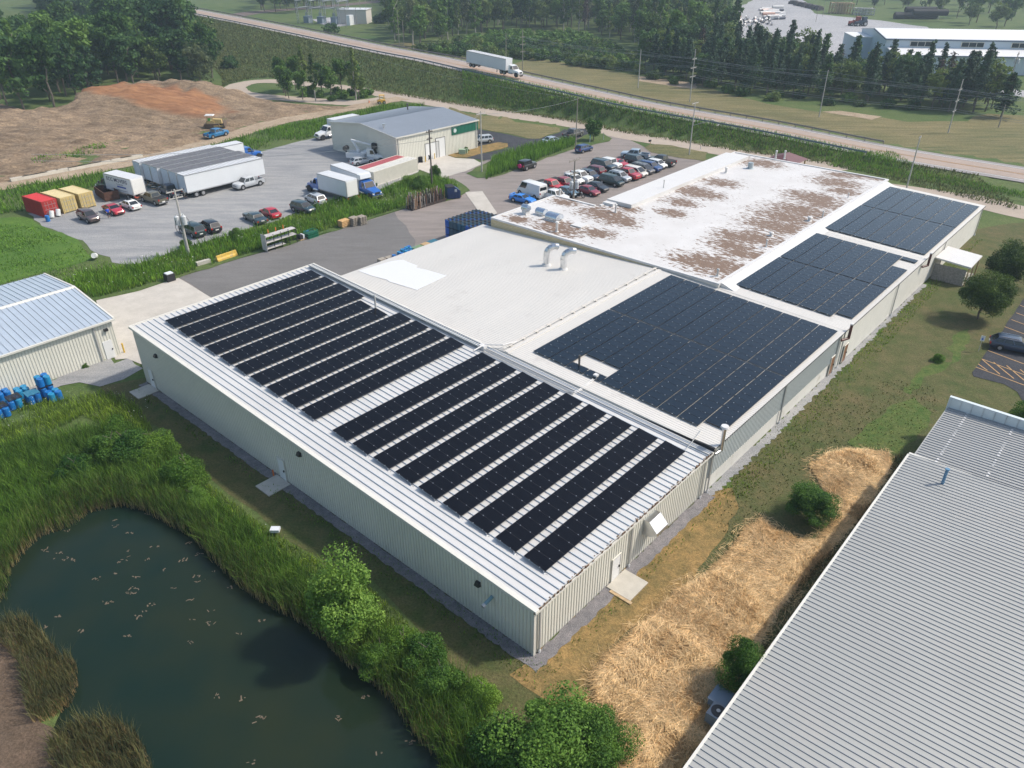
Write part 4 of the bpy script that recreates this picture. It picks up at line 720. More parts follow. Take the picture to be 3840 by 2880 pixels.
def wheel(parent,x,y,r,w=.22,name='wheel'):
    key=(round(r,2),round(w,2))
    if key not in WH:
        a=MB(); a.cyl((0,-w/2,0),(0,w/2,0),r,n=18); ta=mesh_of(a,'wheel',[M_tyre]); 
        b=MB()
        for s in (-1,1): b.cyl((0,s*(w/2-.01),0),(0,s*(w/2+.012),0),r*.62,r*.58,n=12)
        WH[key]=(ta,mesh_of(b,'rim',[M_rim]))
    t_,r_=WH[key]; o=child(t_,name,parent,(x,y,r)); child(r_,'rim',o,(0,0,0)); return o
def lbody(st,mb,m=0,mu=1):
    """loft a body shell from stations (x, half width, z bottom, z top)"""
    rings=[]
    for x,w,zb,zt in st:
        h=zt-zb; half=[(w*.90,zb),(w*.985,zb+h*.18),(w,zb+h*.45),(w*.97,zb+h*.80),(w*.88,zt-.015),(w*.45,zt+.012)]
        rings.append([(x,-y,z) for y,z in half[::-1]][::-1]+[(x,y,z) for y,z in half[::-1]])
    n=len(rings[0]); vs=[p for r in rings for p in r]; fs=[]
    for i in range(len(rings)-1):
        for j in range(n): fs.append((i*n+j,i*n+(j+1)%n,(i+1)*n+(j+1)%n,(i+1)*n+j))
    fs.append(tuple(range(n-1,-1,-1))); fs.append(tuple(range((len(rings)-1)*n,len(rings)*n)))
    mb.add(vs,fs,m)
# kinds: length, width, height, belt, wheel radius, axle front, axle rear, cabin base rear, roof rear, roof front, base front, nose height, deck height
CK={'sedan':(4.75,1.82,1.44,.93,.33,1.42,-1.35,-1.75,-1.05,.42,1.22,.72,.98),
'coupe':(4.75,1.90,1.36,.95,.36,1.45,-1.35,-1.85,-1.0,.15,.95,.74,1.0),
'suv':(4.75,1.88,1.72,1.08,.37,1.42,-1.38,-2.28,-1.85,.55,1.30,.92,1.10),
'hatch':(4.3,1.78,1.58,1.0,.33,1.30,-1.28,-2.05,-1.65,.55,1.30,.82,1.02),
'bigsuv':(5.3,2.0,1.90,1.18,.40,1.60,-1.55,-2.55,-2.25,.75,1.45,1.05,1.2),
'minivan':(5.05,1.97,1.74,1.05,.35,1.55,-1.45,-2.42,-2.05,.75,1.85,.85,1.1),
'jeep':(4.3,1.85,1.83,1.12,.41,1.25,-1.20,-1.95,-1.9,.35,.62,1.05,1.12),
'wagon':(4.9,1.86,1.50,.95,.34,1.45,-1.40,-2.3,-1.75,.40,1.22,.75,1.0),
'old':(5.6,1.98,1.38,.92,.36,1.65,-1.60,-1.55,-1.15,.45,1.05,.80,.92),
'pickup':(5.85,2.0,1.90,1.18,.41,1.85,-1.80,-.95,-.75,.85,1.55,1.10,1.18),
'van':(5.95,2.05,2.55,1.25,.36,2.0,-1.75,-2.9,-2.88,1.55,2.35,1.05,1.2)}
def glassq(o,name,pts,off=.012):
    a,b,c,d=[Vector(p) for p in pts]; n=(b-a).cross(c-a).normalized()*off; m=MB(); m.quad(*[p+n for p in (a,b,c,d)]); q=m.build(name,M_glass,o); return q
def inset(pts,k):
    c=sum((Vector(p) for p in pts),Vector())/4; return [Vector(p).lerp(c,k) for p in pts]
def car(kind,color,pos,rz,label,cat=None,roof=None,extra=None,group='cars and trucks parked in the lots'):
    Lc,Wc,Hc,B,r,ax,ar,c0,c1,c2,c3,nz,dk=CK[kind]; P_=paint(color); w=Wc/2; h=Lc/2
    nm={'pickup':'pickup_truck','van':'cargo_van','suv':'suv','bigsuv':'suv','minivan':'minivan','jeep':'off_road_car','hatch':'hatchback','coupe':'coupe'}.get(kind,'sedan')
    o=empty(nm,pos,rz,label,cat or {'pickup_truck':'pickup truck','cargo_van':'van','minivan':'minivan'}.get(nm,'car'),group)
    m=MB(); zb=.26 if kind in('sedan','coupe','old','wagon') else .34
    if kind=='pickup':
        lbody([(-1.0,w*.97,zb,B),(1.55,w,zb,B+.02),(2.3,w*.98,zb,B-.02),(h-.15,w*.93,zb,nz),(h,w*.82,zb+.12,nz-.18)],m)
    elif kind=='van': lbody([(-h,w*.95,zb,B+.1),(-h+.1,w,zb,B+.1),(2.0,w,zb,B+.05),(h-.45,w*.95,zb,nz+.1),(h-.08,w*.88,zb,nz-.2),(h,w*.8,zb+.15,nz-.4)],m)
    else: lbody([(-h,w*.80,zb+.16,dk-.22),(-h+.10,w*.92,zb,dk-.06),(-h+.35,w*.97,zb,dk),(c0+.1,w,zb,B+.03),(0,w,zb,B),(c3,w,zb,B+.01),(h-.75,w*.97,zb,(B+nz)/2+.03),(h-.14,w*.90,zb,nz),(h,w*.76,zb+.12,nz-.17)],m)
    for x in (ax,ar):
        for s in (-1,1): m.cyl((x,s*(w-.22),r+.03),(x,s*(w+.004),r+.03),r*1.19,n=16,m=1)
    m.box(-h+.2,h-.2,-w*.8,w*.8,.18,zb+.05,1)
    # cabin shell
    wb,wr=w*.93,w*.74; zr=Hc
    if kind=='van': wb,wr=w*.98,w*.88
    if kind=='jeep': wr=w*.86
    cb=[(c0,-wb,B-.02),(c3,-wb,B-.02),(c3,wb,B-.02),(c0,wb,B-.02),(c1,-wr,zr-.05),(c2,-wr,zr-.05),(c2,wr,zr-.05),(c1,wr,zr-.05)]
    m.hexa(cb); rr=[(c1+.02,-wr,zr-.05),(c2-.02,-wr,zr-.05),(c2-.02,wr,zr-.05),(c1+.02,wr,zr-.05),(c1+.12,-wr*.86,zr),(c2-.15,-wr*.86,zr),(c2-.15,wr*.86,zr),(c1+.12,wr*.86,zr)]; m.hexa(rr,2 if roof else 0)
    if kind=='pickup':
        zf=zb+.38
        m.box(-h,-1.0,-w*.97,-w*.97+.12,zb+.1,B); m.box(-h,-1.0,w*.97-.12,w*.97,zb+.1,B); m.box(-h,-h+.1,-w*.97,w*.97,zb+.1,B-.02); m.box(-1.08,-1.0,-w*.97,w*.97,zf,B); m.box(-h,-1.0,-w*.9,w*.9,zb+.1,zf,1)
        m.box(-h-.12,-h,-w*.9,w*.9,.45,.62,3)
        if extra=='cover': m.box(-h+.08,-1.05,-w*.9,w*.9,B-.06,B+.03,1)
    else: m.box(-h-.03,-h+.05,-w*.75,w*.75,zb+.12,zb+.30,3 if kind=='old' else 0)
    body=m.build('body',[P_,M_under,pm('dark_top',(.012,.012,.014),.5) if roof=='dark' else (paint(roof) if roof else P_),M_chrome],o,35)
    g=[cb[1],cb[2],cb[6],cb[5]]; glassq(o,'windshield',inset(g,.10))
    g=[cb[3],cb[0],cb[4],cb[7]]
    if kind!='van': glassq(o,'rear_window',inset(g,.16))
    else: glassq(o,'rear_window',[Vector((-2.9,wb*.8,1.6)),Vector((-2.9,-wb*.8,1.6)),Vector((-2.885,-wb*.76,2.15)),Vector((-2.885,wb*.76,2.15))])
    for s in (-1,1):
        f=[Vector((c3,s*wb,B)),Vector((c0,s*wb,B)),Vector((c1,s*wr,zr-.06)),Vector((c2,s*wr,zr-.06))]
        lerp4=lambda u,v:(f[0].lerp(f[1],u)).lerp(f[3].lerp(f[2],u),v)
        segs=[(.03,.33)] if kind=='van' else ([(.06,.48),(.54,.92)] if kind in('sedan','coupe','pickup','old') else [(.05,.36),(.40,.67),(.71,.95)])
        q=MB()
        for u0,u1 in segs:
            pp=[lerp4(u0,.10),lerp4(u1,.10),lerp4(u1,.88),lerp4(u0,.88)]; n=Vector((0,s*.012,.003)); pp=[p+n for p in pp]
            q.quad(*(pp if s>0 else pp[::-1]))
        q.build('side_window',M_glass,o)
        hx=h-.12; q=MB(); q.hexa([(hx-.05,s*w*.50,nz-.30),(hx+.11,s*w*.50,nz-.30),(hx+.02,s*w*.86,nz-.30),(hx-.13,s*w*.90,nz-.30),(hx-.10,s*w*.50,nz-.13),(hx+.07,s*w*.50,nz-.15),(hx-.02,s*w*.86,nz-.13),(hx-.18,s*w*.90,nz-.11)]); q.build('headlight',M_lamp,o)
        q=MB(); zt=dk-.30 if kind not in('suv','bigsuv','minivan','jeep','hatch','van','pickup') else B-.15
        q.box(-h-.02,-h+.12,min(s*w*.68,s*w*.93),max(s*w*.68,s*w*.93),zt-.12,zt+.14); q.build('taillight',M_tail,o)
        for x in (ax,ar): wheel(o,x,s*(w-.10),r)
        q=MB(); q.box(c3-.35,c3-.15,min(s*w,s*(w+.17)),max(s*w,s*(w+.17)),B+.02,B+.17); q.build('wing_mirror',P_,o)
    MB().box(h-.03,h+.02,-w*.42,w*.42,nz-.36,nz-.18).build('grille',M_chrome if kind in('pickup','bigsuv') else M_under,o)
    MB().box(-h-.06,-h+.0,-.26,.26,.62,.76).build('number_plate',M_plate,o)
    if extra=='spare':
        s_=MB(); s_.cyl((-h-.02,0,.95),(-h-.24,0,.95),.40,n=20); s_.build('spare_wheel_cover',pm('pink_cover',(.55,.02,.16),.45),o)
    if extra=='spoiler':
        s_=MB(); s_.box(-h+.02,-h+.30,-w*.85,w*.85,dk+.12,dk+.17); s_.box(-h+.1,-h+.2,-w*.7,-w*.62,dk-.05,dk+.13); s_.box(-h+.1,-h+.2,w*.62,w*.7,dk-.05,dk+.13); s_.build('spoiler',P_,o)
    if extra=='sunroof': MB().box(-.35,.35,-wr*.6,wr*.6,zr,zr+.012).build('sunroof',M_glass,o)
    if extra=='rack':
        s_=MB(); s_.box(c1+.2,c2-.2,-wr*.82,-wr*.76,zr,zr+.08); s_.box(c1+.2,c2-.2,wr*.76,wr*.82,zr,zr+.08); s_.build('roof_rail',M_chrome,o)
    return o
def wpos(kind,pr,pf,only=None,rz=None):
    """centre and heading from the near-side wheel contact points"""
    Lc,Wc,Hc,B,r,ax,ar=CK[kind][:7]
    if rz is None: d=pf-pr; rz=math.atan2(d.y,d.x)
    u=Vector((math.cos(rz),math.sin(rz),0)); n=Vector((-u.y,u.x,0))
    if only=='f': mid=pf-u*((ax-ar)/2)
    elif only=='r': mid=pr+u*((ax-ar)/2)
    else: mid=(pr+pf)/2
    if n.dot(mid)<0: n=-n
    c=mid+n*(Wc/2-.02)-u*((ax+ar)/2); c.z=.0; return c,rz
def put(kind,color,K_,rw,fw,label,dz=.06,**k):
    only=k.pop('only',None); rz=k.pop('rz',None); off=k.pop('off',0)
    c,rz=wpos(kind,K_(*rw) if rw else None,K_(*fw) if fw else None,only,rz); c.z=dz; return car(kind,color,c,rz,label,**k)
# gravel yard
put('suv','brown',k5,(938,1088),(1052,1142),'dark brown suv nose-out in front of the yellow containers')
put('coupe','red',kF,(262,1115),(487,1215),'dark red coupe with black bonnet scoop beside the man in blue',extra=None)
put('sedan','white',kF,(880,1092),(655,1008),'white sedan with dark sunroof between red coupe and olive pickup',extra='sunroof')
put('pickup','olive',kF,(1462,962),(1195,878),'olive grey pickup backed out beside the movers truck',extra='cover')
put('pickup','darkblue',kF,(1870,800),(1560,665),'old dark blue pickup with bed cap beside the row of trailers',extra='cover')
put('pickup','silver',k6,(1203,692),(1005,745),'silver extended cab pickup beside the white trailers')
put('bigsuv','forest',k6,(405,1330),(245,1262),'black full-size suv behind the transformer pole')
put('suv','black',k6,(600,1276),(480,1215),'black crossover parked right of the full-size suv')
put('old','teal',k6,(1142,1165),(1008,1093),'old dark teal sedan with chrome bumper and long trunk')
put('sedan','red',k6,(1312,1096),(1212,1048),'bright red sedan beside the old teal sedan')
put('suv','teal',k6,(1600,1003),(1732,1042),'dark teal suv nose toward the weeds beside silver crossover')
put('suv','silver',k7,(237,1090),(130,1046),'silver crossover with sunroof behind the white box truck',extra='sunroof')
put('pickup','tealblue',k6,(650,132),(785,98),'bright blue pickup on the dirt road below the bulldozer')
put('suv','silver',k7,(2025,438),(1925,448),'pale silver suv on the dark drive beside the workshop')
put('wagon','silver',k7,(700,668),(775,655),'silver car half hidden behind the red container roof')
put('sedan','lightblue',kC,(905,458),(1085,425),'pale blue-grey sedan on the sealed drive behind the reeds')
put('pickup','grey',kC,(1355,345),(1545,290),'dark grey pickup with bed cover beside the round tree')
put('hatch','navy',kC,(1590,640),(1740,600),'blue small suv alone on the lot drive')
put('jeep','black',kC,(410,1005),(590,945),'black boxy off-road car with pink spare wheel cover',extra='spare')
put('coupe','blue',kA,(185,885),(440,940),'bright blue sports coupe with spoiler beside the white van',extra='spoiler')
put('van','white',kA,(650,808),(318,700),'white high roof cargo van at end of the car row')
HL=math.radians(-46)
def lot(kind,color,K_,fw,label,rear=False,dz=.06,**k):
    if rear: return put(kind,color,K_,fw,None,label,dz,only='r',rz=HL+math.pi,**k)
    return put(kind,color,K_,None,fw,label,dz,only='f',rz=HL,**k)
lot('sedan','grey',kA,(965,668),'dark grey sedan between the white van and red pickup')
lot('pickup','brightred',kA,(1120,662),'bright red pickup with chrome grille next to grey sedan',extra='cover')
lot('pickup','darkred',kA,(1428,602),'darker red pickup with black bed cover behind transformer pole',extra='cover')
lot('hatch','white',kA,(1640,480),'white hatchback partly hidden by the pole transformers')
lot('pickup','white',kA,(1800,440),'white pickup with open bed in the near car row')
lot('suv','darkblue',kA,(2010,395),'dark navy suv with roof rails behind the white pickup',extra='rack')
lot('suv','maroon',kB,(318,655),'maroon suv seen from behind between dark suvs',rear=True)
lot('sedan','darkred',kA,(1990,748),'dark red sedan beside the motorcycle')
lot('sedan','black',kB,(395,1010),'black sedan with bright headlights behind dark red sedan')
lot('minivan','forest',kB,(725,890),'very dark green minivan at front of the row')
lot('suv','silver',kB,(885,800),'silver suv with black roof panel beside dark minivan',extra='rack')
lot('pickup','red',kB,(1080,748),'red pickup with black bonnet stripe in front row',extra='cover')
lot('minivan','cream',kB,(1245,690),'cream white minivan with black roof hatch')
lot('minivan','grey',kB,(1400,625),'grey minivan with roof rails between cream minivan and blue suv',extra='rack')
lot('suv','navy',kB,(1565,575),'dark blue suv beside the grey minivan')
lot('hatch','white',kB,(1700,505),'white hatchback at far end of front row')
lot('pickup','black',kB,(1845,452),'black pickup at the far end of the lot seen from behind',rear=True,extra='cover')
put('suv','teal',kB,(1020,372),(1215,420),'dark teal suv in front of the pale pickup')
put('pickup','lightblue',kB,(1300,300),(985,268),'pale blue-grey pickup alone at back of the lot')
lot('coupe','red',kB,(858,482),'red coupe in the back row behind white boxy suv')
lot('jeep','white',kB,(700,512),'white boxy suv in the back row')
lot('bigsuv','teal',kB,(545,560),'large dark teal suv in the back row')
put('pickup','white',kA,(850,800),None,'white pickup behind the flat roof corner',only='r',rz=HL)
put('sedan','slate',kA,None,(1490,770),'grey-green sedan half hidden by the flat roof beside transformer pole',only='f',rz=HL)
put('wagon','darkblue',kS,(1530,880),(1790,930),'dark blue-grey car in the right parking lot at the picture edge',extra='rack')
# ---------------------------------------------------------------- trucks, trailers, containers
M_box=pm('box_white',(.66,.68,.70),.4,var=.03,scale=.6); M_boxr=pm('box_roof',(.58,.59,.60),.5,var=.06,scale=.5); M_shut=pm('shutter_door',(.72,.71,.68),.4); M_red=pm('rust_red',(.30,.08,.045),.7,var=.3,scale=4)
def cabparts(o,x0,color,hood=1.9,cabw=1.15):
    """bonneted truck cab: back of cab at x0, nose towards +x"""
    P_=paint(color); m=MB(); 
    lbody([(x0,cabw,.75,1.75),(x0+1.9,cabw,.75,1.75),(x0+2.0,cabw*.98,.75,1.72),(x0+2.0+hood*.8,cabw*.82,.75,1.5),(x0+2.0+hood,cabw*.7,.85,1.3)],m)
    cb=[(x0,-cabw*.95,1.7),(x0+1.95,-cabw*.95,1.7),(x0+1.95,cabw*.95,1.7),(x0,cabw*.95,1.7),(x0+.05,-cabw*.85,2.75),(x0+1.35,-cabw*.82,2.65),(x0+1.35,cabw*.82,2.65),(x0+.05,cabw*.85,2.75)]; m.hexa(cb)
    for s in (-1,1): m.cyl((x0+3.0,s*.75,.55),(x0+3.0,s*1.17,.55),.62,n=16,m=1)
    m.box(x0+1.9+hood,x0+2.15+hood,-1.15,1.15,.5,.85,2)
    m.build('cab',[P_,M_under,M_chrome],o,35)
    glassq(o,'windshield',inset([cb[1],cb[2],cb[6],cb[5]],.09),.02)
    for s in (-1,1):
        q=MB(); pp=[Vector((x0+1.7,s*(cabw*.955+.02),1.8)),Vector((x0+.75,s*(cabw*.955+.02),1.8)),Vector((x0+.75,s*(cabw*.86+.02),2.5)),Vector((x0+1.35,s*(cabw*.86+.02),2.5))]; q.quad(*(pp if s>0 else pp[::-1])); q.build('side_window',M_glass,o)
        q=MB(); q.box(x0+1.75+hood,x0+2.02+hood,min(s*.62,s*.92),max(s*.62,s*.92),1.0,1.22); q.build('headlight',M_lamp,o)
        q=MB(); q.box(x0+1.75,x0+1.85,min(s*1.2,s*1.5),max(s*1.2,s*1.5),1.7,2.25); q.build('wing_mirror',M_chrome,o)
        q=MB(); q.cyl((x0+.3,s*1.0,.75),(x0+1.5,s*1.0,.75),.28,n=12); q.build('fuel_tank',M_chrome,o)
        wheel(o,x0+3.0,s*1.0,.50,.28)
    MB().box(x0+1.98+hood,x0+2.05+hood,-.45,.45,.95,1.35).build('grille',M_under,o)
def boxtruck(pos,rz,label,color,bl_=7.6,bh=2.75,group='white box trucks',text=None,cornice=False,deck=1.1):
    """origin: rear bottom centre of the box; +x towards the cab"""
    o=empty('box_truck',pos,rz,label,'box truck',group)
    m=MB(); m.box(0,bl_,-1.28,1.28,deck,deck+bh,0); 
    if cornice: m.hexa([(bl_,-1.28,deck+bh-1.1),(bl_+.9,-1.1,deck+bh-.75),(bl_+.9,1.1,deck+bh-.75),(bl_,1.28,deck+bh-1.1),(bl_,-1.28,deck+bh),(bl_+.75,-1.1,deck+bh-.1),(bl_+.75,1.1,deck+bh-.1),(bl_,1.28,deck+bh)],0)
    m.build('cargo_box',M_box,o)
    m=MB(); m.box(.03,bl_-.03,-1.25,1.25,deck+bh,deck+bh+.03); m.build('roof',M_boxr,o)
    m=MB()
    for y in (-1.30,1.26): m.box(0,bl_,y,y+.04,deck-.03,deck+.12); m.box(0,bl_,y,y+.04,deck+bh-.1,deck+bh+.04)
    for x in (-.03,bl_-.02): m.box(x,x+.05,-1.30,-1.2,deck,deck+bh); m.box(x,x+.05,1.2,1.30,deck,deck+bh)
    m.build('box_frame',pm('aluminium_edge',(.45,.46,.47),.35,.6),o)
    MB().box(-.05,-.01,-1.12,1.12,deck+.1,deck+bh-.2).build('rear_door',M_shut,o)
    m=MB(); m.box(.3,bl_+2.5,-.45,.45,.7,deck-.03,0); m.box(-.5,0,-1.2,1.2,.62,.75,1); m.build('chassis',[M_under,M_red],o)
    for s in (-1,1):
        wheel(o,1.9,s*1.02,.48,.3); wheel(o,1.9,s*.66,.48,.26)
        q=MB(); q.box(-.1,-.02,min(s*.95,s*1.2),max(s*.95,s*1.2),.78,.95); q.build('taillight',M_tail,o)
    cabparts(o,bl_+.15,color)
    return o
def edge(K_,a,b,z): pa,pb=K_(*a,z),K_(*b,z); return pa,pb,math.atan2(pb.y-pa.y,pb.x-pa.x),(pb-pa).length
def textobj(s,size,parent,loc_,rot,mat,ext=.004,bold=True,sx=1.):
    c=bpy.data.curves.new('lettering','FONT'); c.body=s; c.size=size; c.extrude=ext; c.align_x='CENTER'; c.align_y='CENTER'
    if bold: c.offset=size*.006
    o=bpy.data.objects.new('lettering',c); COL.objects.link(o); 
    dg=bpy.context.evaluated_depsgraph_get(); me=bpy.data.meshes.new_from_object(o.evaluated_get(dg)); bpy.data.objects.remove(o)
    q=bpy.data.objects.new('lettering',me); COL.objects.link(q); me.materials.clear(); me.materials.append(mat); q.parent=parent; q.location=loc_; q.rotation_euler=rot; q.scale=(sx,1,1); return q
M_ink=pm('navy_lettering',(.01,.025,.09),.5)
# movers truck: near bottom edge of the box kF (955,722) rear .. (330,560) front
pa,pb,rz,L_=edge(kF,(955,722),(325,560),1.1); n=Vector((-math.sin(rz),math.cos(rz),0)); n=n if n.dot(pa)>0 else -n
o=boxtruck((pa.x+n.x*1.28,pa.y+n.y*1.28,.03),rz,'white box truck lettered for movers, blue cab toward the weeds','darkblue',L_)
sgn=-1 if (Matrix.Rotation(-rz,3,'Z')@n).y>0 else 1
BL_=L_
rot=(math.pi/2,0,math.pi if sgn>0 else 0)
textobj('ECC MOVERS',.88,o,(BL_*.52,sgn*1.30,3.1),rot,M_ink,sx=1.12*BL_/7.6)
textobj('716.228.2859',.34,o,(BL_*.44,sgn*1.30,2.45),rot,pm('grey_lettering',(.10,.12,.18),.5),bold=False)
MB().box(BL_*.22,BL_*.55,sgn*1.30-.01,sgn*1.30+.01,1.95,2.2).build('blue_stripe',pm('stripe_blue',(.015,.06,.32),.5),o)
textobj('residential  commercial  local  long distance',.24,o,(BL_*.5,sgn*1.30,1.5),rot,M_ink,bold=False,sx=1.1)
pa,pb,rz,L_=edge(kE,(840,980),(105,755),1.1); n=Vector((-math.sin(rz),math.cos(rz),0)); n=n if n.dot(pa)>0 else -n
boxtruck((pa.x+n.x*1.28,pa.y+n.y*1.28,.03),rz,'white box truck with blue cab hidden behind its box, nearest the weeds','cabblue',L_)
pa,pb,rz,L_=edge(kE,(1085,375),(405,130),3.85); rz=math.atan2(pa.y-pb.y,pa.x-pb.x); n=Vector((-math.sin(rz),math.cos(rz),0)); n=n if n.dot(pb)>0 else -n
boxtruck((pb.x+n.x*1.28,pb.y+n.y*1.28,.03),rz,'white box truck with bright blue cab facing the weeds','cabblue',L_,cornice=True)
pa,pb,rz,L_=edge(k6,(690,280),(1050,325),1.3); pa=k6(560,235,3.9); pb=k6(1040,170,3.9); pc=k6(1060,320,1.1)
rz=math.radians(49.5); boxtruck((-60.0,149.2,.03),rz,'white box truck with blue cab behind the parked trailers','cabblue',8.2)
# truck behind the workshop: cab nose towards the camera
pw=k7(325,405,0); rz=math.radians(48.5+180); u=Vector((math.cos(rz),math.sin(rz),0)); boxtruck(pw-u*10.2+Vector((-.8,.9,.03)),rz,'white box truck with white cab behind the workshop','white',7.4)
# parked trailers
def trailer(pos,rz,label,L=15.6,name='semi_trailer',group='white semi trailers parked side by side',roofm=None,cat='trailer',zh=2.95):
    o=empty(name,pos,rz,label,cat,group)
    m=MB(); m.box(0,L,-1.28,1.28,1.15,1.15+zh); m.build('cargo_box',M_box,o)
    m=MB(); m.box(.03,L-.03,-1.2,1.2,1.15+zh,1.18+zh,0); k=.6
    while k<L: m.box(k,k+.04,-1.2,1.2,1.18+zh,1.20+zh,1); k+=.6
    m.build('roof',[roofm or M_boxr,pm('roof_bow',(.18,.18,.19),.6)],o)
    m=MB()
    for y in (-1.31,1.27): m.box(0,L,y,y+.04,1.02,1.2); m.box(0,L,y,y+.04,1.05+zh,1.2+zh)
    m.box(-.04,0,-1.3,-1.18,1.05,1.2+zh); m.box(-.04,0,1.18,1.3,1.05,1.2+zh); m.box(-.04,0,-1.3,1.3,1.08+zh,1.2+zh); m.build('rail',MATS['aluminium_edge'],o)
    m=MB(); m.box(-.05,-.01,-1.15,-.02,1.22,1.05+zh); m.box(-.05,-.01,.02,1.15,1.22,1.05+zh)
    for y in (-.8,-.3,.3,.8): m.cyl((-.08,y,1.2),(-.08,y,1.1+zh),.02,n=5,m=1)
    m.build('rear_doors',[pm('door_blue_white',(.56,.64,.72),.4),MATS['aluminium_edge']],o)
    for s in (-1,1):
        for x in (1.6,2.9): wheel(o,x,s*1.0,.50,.5)
        m=MB(); m.box(L-4.2,L-4.05,min(s*.5,s*.65),max(s*.5,s*.65),.05,1.1); m.build('landing_leg',M_under,o)
    MB().box(-.08,.02,-1.1,1.1,.5,.62).build('rear_bumper',M_under,o)
    return o
T0=Vector((-56.2,129.7,.03)); rt=math.radians(49.4); ut=Vector((math.cos(rt),math.sin(rt),0)); nt_=Vector((-math.sin(rt),math.cos(rt),0))
M_dkr=pm('weathered_trailer_roof',(.13,.13,.14),.7,var=.2,scale=1.2)
for i in range(6):
    trailer(T0+nt_*(1.3+i*2.82)-ut*(0 if i<3 else (.5 if i!=5 else .9)),rt,['nearest semi trailer with long white side','second semi trailer from the near side, dark roof','third semi trailer in the row, dark roof','fourth semi trailer in the row, dark roof','fifth semi trailer in the row, pale stripe on dark roof','farthest semi trailer of the row beside the weeds, pale roof'][i],roofm=M_boxr if i in(0,5) else M_dkr)
# highway truck
z_=6.3; j=min(range(len(HW)),key=lambda i:(HW[i]-Vector((-22,253,6))).length); A_,B_=HW[j-1],HW[j+1]; rz=math.atan2(B_.y-A_.y,B_.x-A_.x); u=Vector((math.cos(rz),math.sin(rz),0)); n=Vector((-u.y,u.x,0))
ps=k2(1603,572,HW[j].z+1.15); c=HW[j]+u*((ps-HW[j]).dot(u)); lat=-2.1
pp=Vector((c.x,c.y,0))+n*lat; pp.z=HW[j].z+.25
st=trailer(pp,rz,'white semi truck with long box trailer driving down the highway',L=16.1,name='semi_truck',group=None,cat='semi truck')
st.rotation_euler=(0,math.radians(2.6),rz)
for s in (-1,1):
    for x in (14.2,15.4): wheel(st,x,s*1.0,.50,.5)
MB().box(12.5,19.5,-.45,.45,.7,1.05).build('chassis',M_under,st); cabparts(st,16.9,'white',hood=1.8)
def container(pos,rz,L,m,label,group,roofm=None,text=None):
    o=empty('shipping_container',pos,rz,label,'container',group); h=2.59; c=MB()
    c.box(0,L,-1.18,1.18,.12,h-.04)
    k=.25
    while k<L-.25:
        for y in (-1.22,1.18): c.box(k,k+.14,y,y+.04,.2,h-.15)
        k+=.28
    c.build('box',m,o)
    f=MB()
    for x in (0,L-.15):
        for y in (-1.22,1.07): f.box(x-.01,x+.16,y-.005,y+.155,0,h)
    for y in (-1.225,1.075): f.box(.15,L-.15,y,y+.15,h-.12,h); f.box(.15,L-.15,y,y+.15,.0,.14)
    f.box(-.01,.1,-1.07,1.07,h-.12,h); f.build('frame',m,o)
    r=MB(); r.box(.1,L-.1,-1.1,1.1,h-.05,h-.03)
    k=.3
    while k<L-.3: r.box(k,k+.12,-1.05,1.05,h-.03,h-.012); k+=.3
    r.build('roof',roofm or m,o)
    d=MB(); 
    for s in (-1,1): d.box(-.05,-.01,min(s*.02,s*1.05),max(s*.02,s*1.05),.16,h-.14,0)
    for y in (-.75,-.3,.3,.75): d.cyl((-.08,y,.15),(-.08,y,h-.15),.025,n=5,m=1)
    for z in (.6,1.2,1.9): d.box(-.06,-.05,-1.0,1.0,z,z+.05,1)
    d.build('doors',[m,MATS['aluminium_edge']],o)
    return o
def cpos(K_,pa,pb,L=None):
    """pa,pb: ground points of the door end, left and right as seen; the box extends away from us"""
    a,b=K_(*pa),K_(*pb); d=(b-a); rz=math.atan2(d.y,d.x)+math.pi/2; c=(a+b)/2; c.z=.03; return c,rz
Mcr=pm('red_container',(.38,.03,.025),.6,var=.12,scale=1.5,dirt=(.25,.02,.02),dscale=.8); Mcy=pm('yellow_container',(.52,.40,.17),.6,var=.1,scale=1.5,dirt=(.34,.20,.07),dscale=1.1,dthr=.6)
Mcyr=pm('yellow_container_roof',(.60,.50,.28),.6,var=.08,scale=1.,dirt=(.40,.20,.07),dscale=.7,dthr=.62)
for pa,pb,m_,lab,rm in (((545,1068),(735,1040),Mcr,'red shipping container with two white barrels leaning on its doors',pm('bright_red_roof',(.55,.04,.04),.55,var=.08,scale=1.)),((765,1020),(940,970),Mcy,'yellow shipping container next to the red one',Mcyr),((980,970),(1148,930),Mcy,'yellow shipping container beside the rusty scrap bin',Mcyr)):
    a=k5(*pa); rz=math.radians(146); c=a+Vector((math.cos(rz-math.pi/2),math.sin(rz-math.pi/2),0))*1.22; c.z=.03; container(c,rz,6.06,m_,lab,'shipping containers by the weeds',rm)
aw=k7(845,885); rw_=math.radians(55.6); uw=Vector((math.cos(rw_),math.sin(rw_),0)); nw=Vector((-math.sin(rw_),math.cos(rw_),0))
Mcw=pm('white_container',(.62,.59,.52),.6,var=.06,scale=1.5,dirt=(.42,.27,.13),dscale=.9,dthr=.66)
container(aw+nw*1.22+Vector((0,0,.03)),rw_,12.19,Mcw,'long white ribbed container with rust along its base','long containers beside the workshop',pm('white_container_roof',(.66,.64,.58),.6,var=.05,scale=.6))
container(aw+nw*3.75-uw*.4+Vector((0,0,.03)),rw_,12.19,Mcw,'long container with faded red roof behind the white one','long containers beside the workshop',pm('faded_red_roof',(.42,.10,.11),.65,var=.1,scale=1.2))
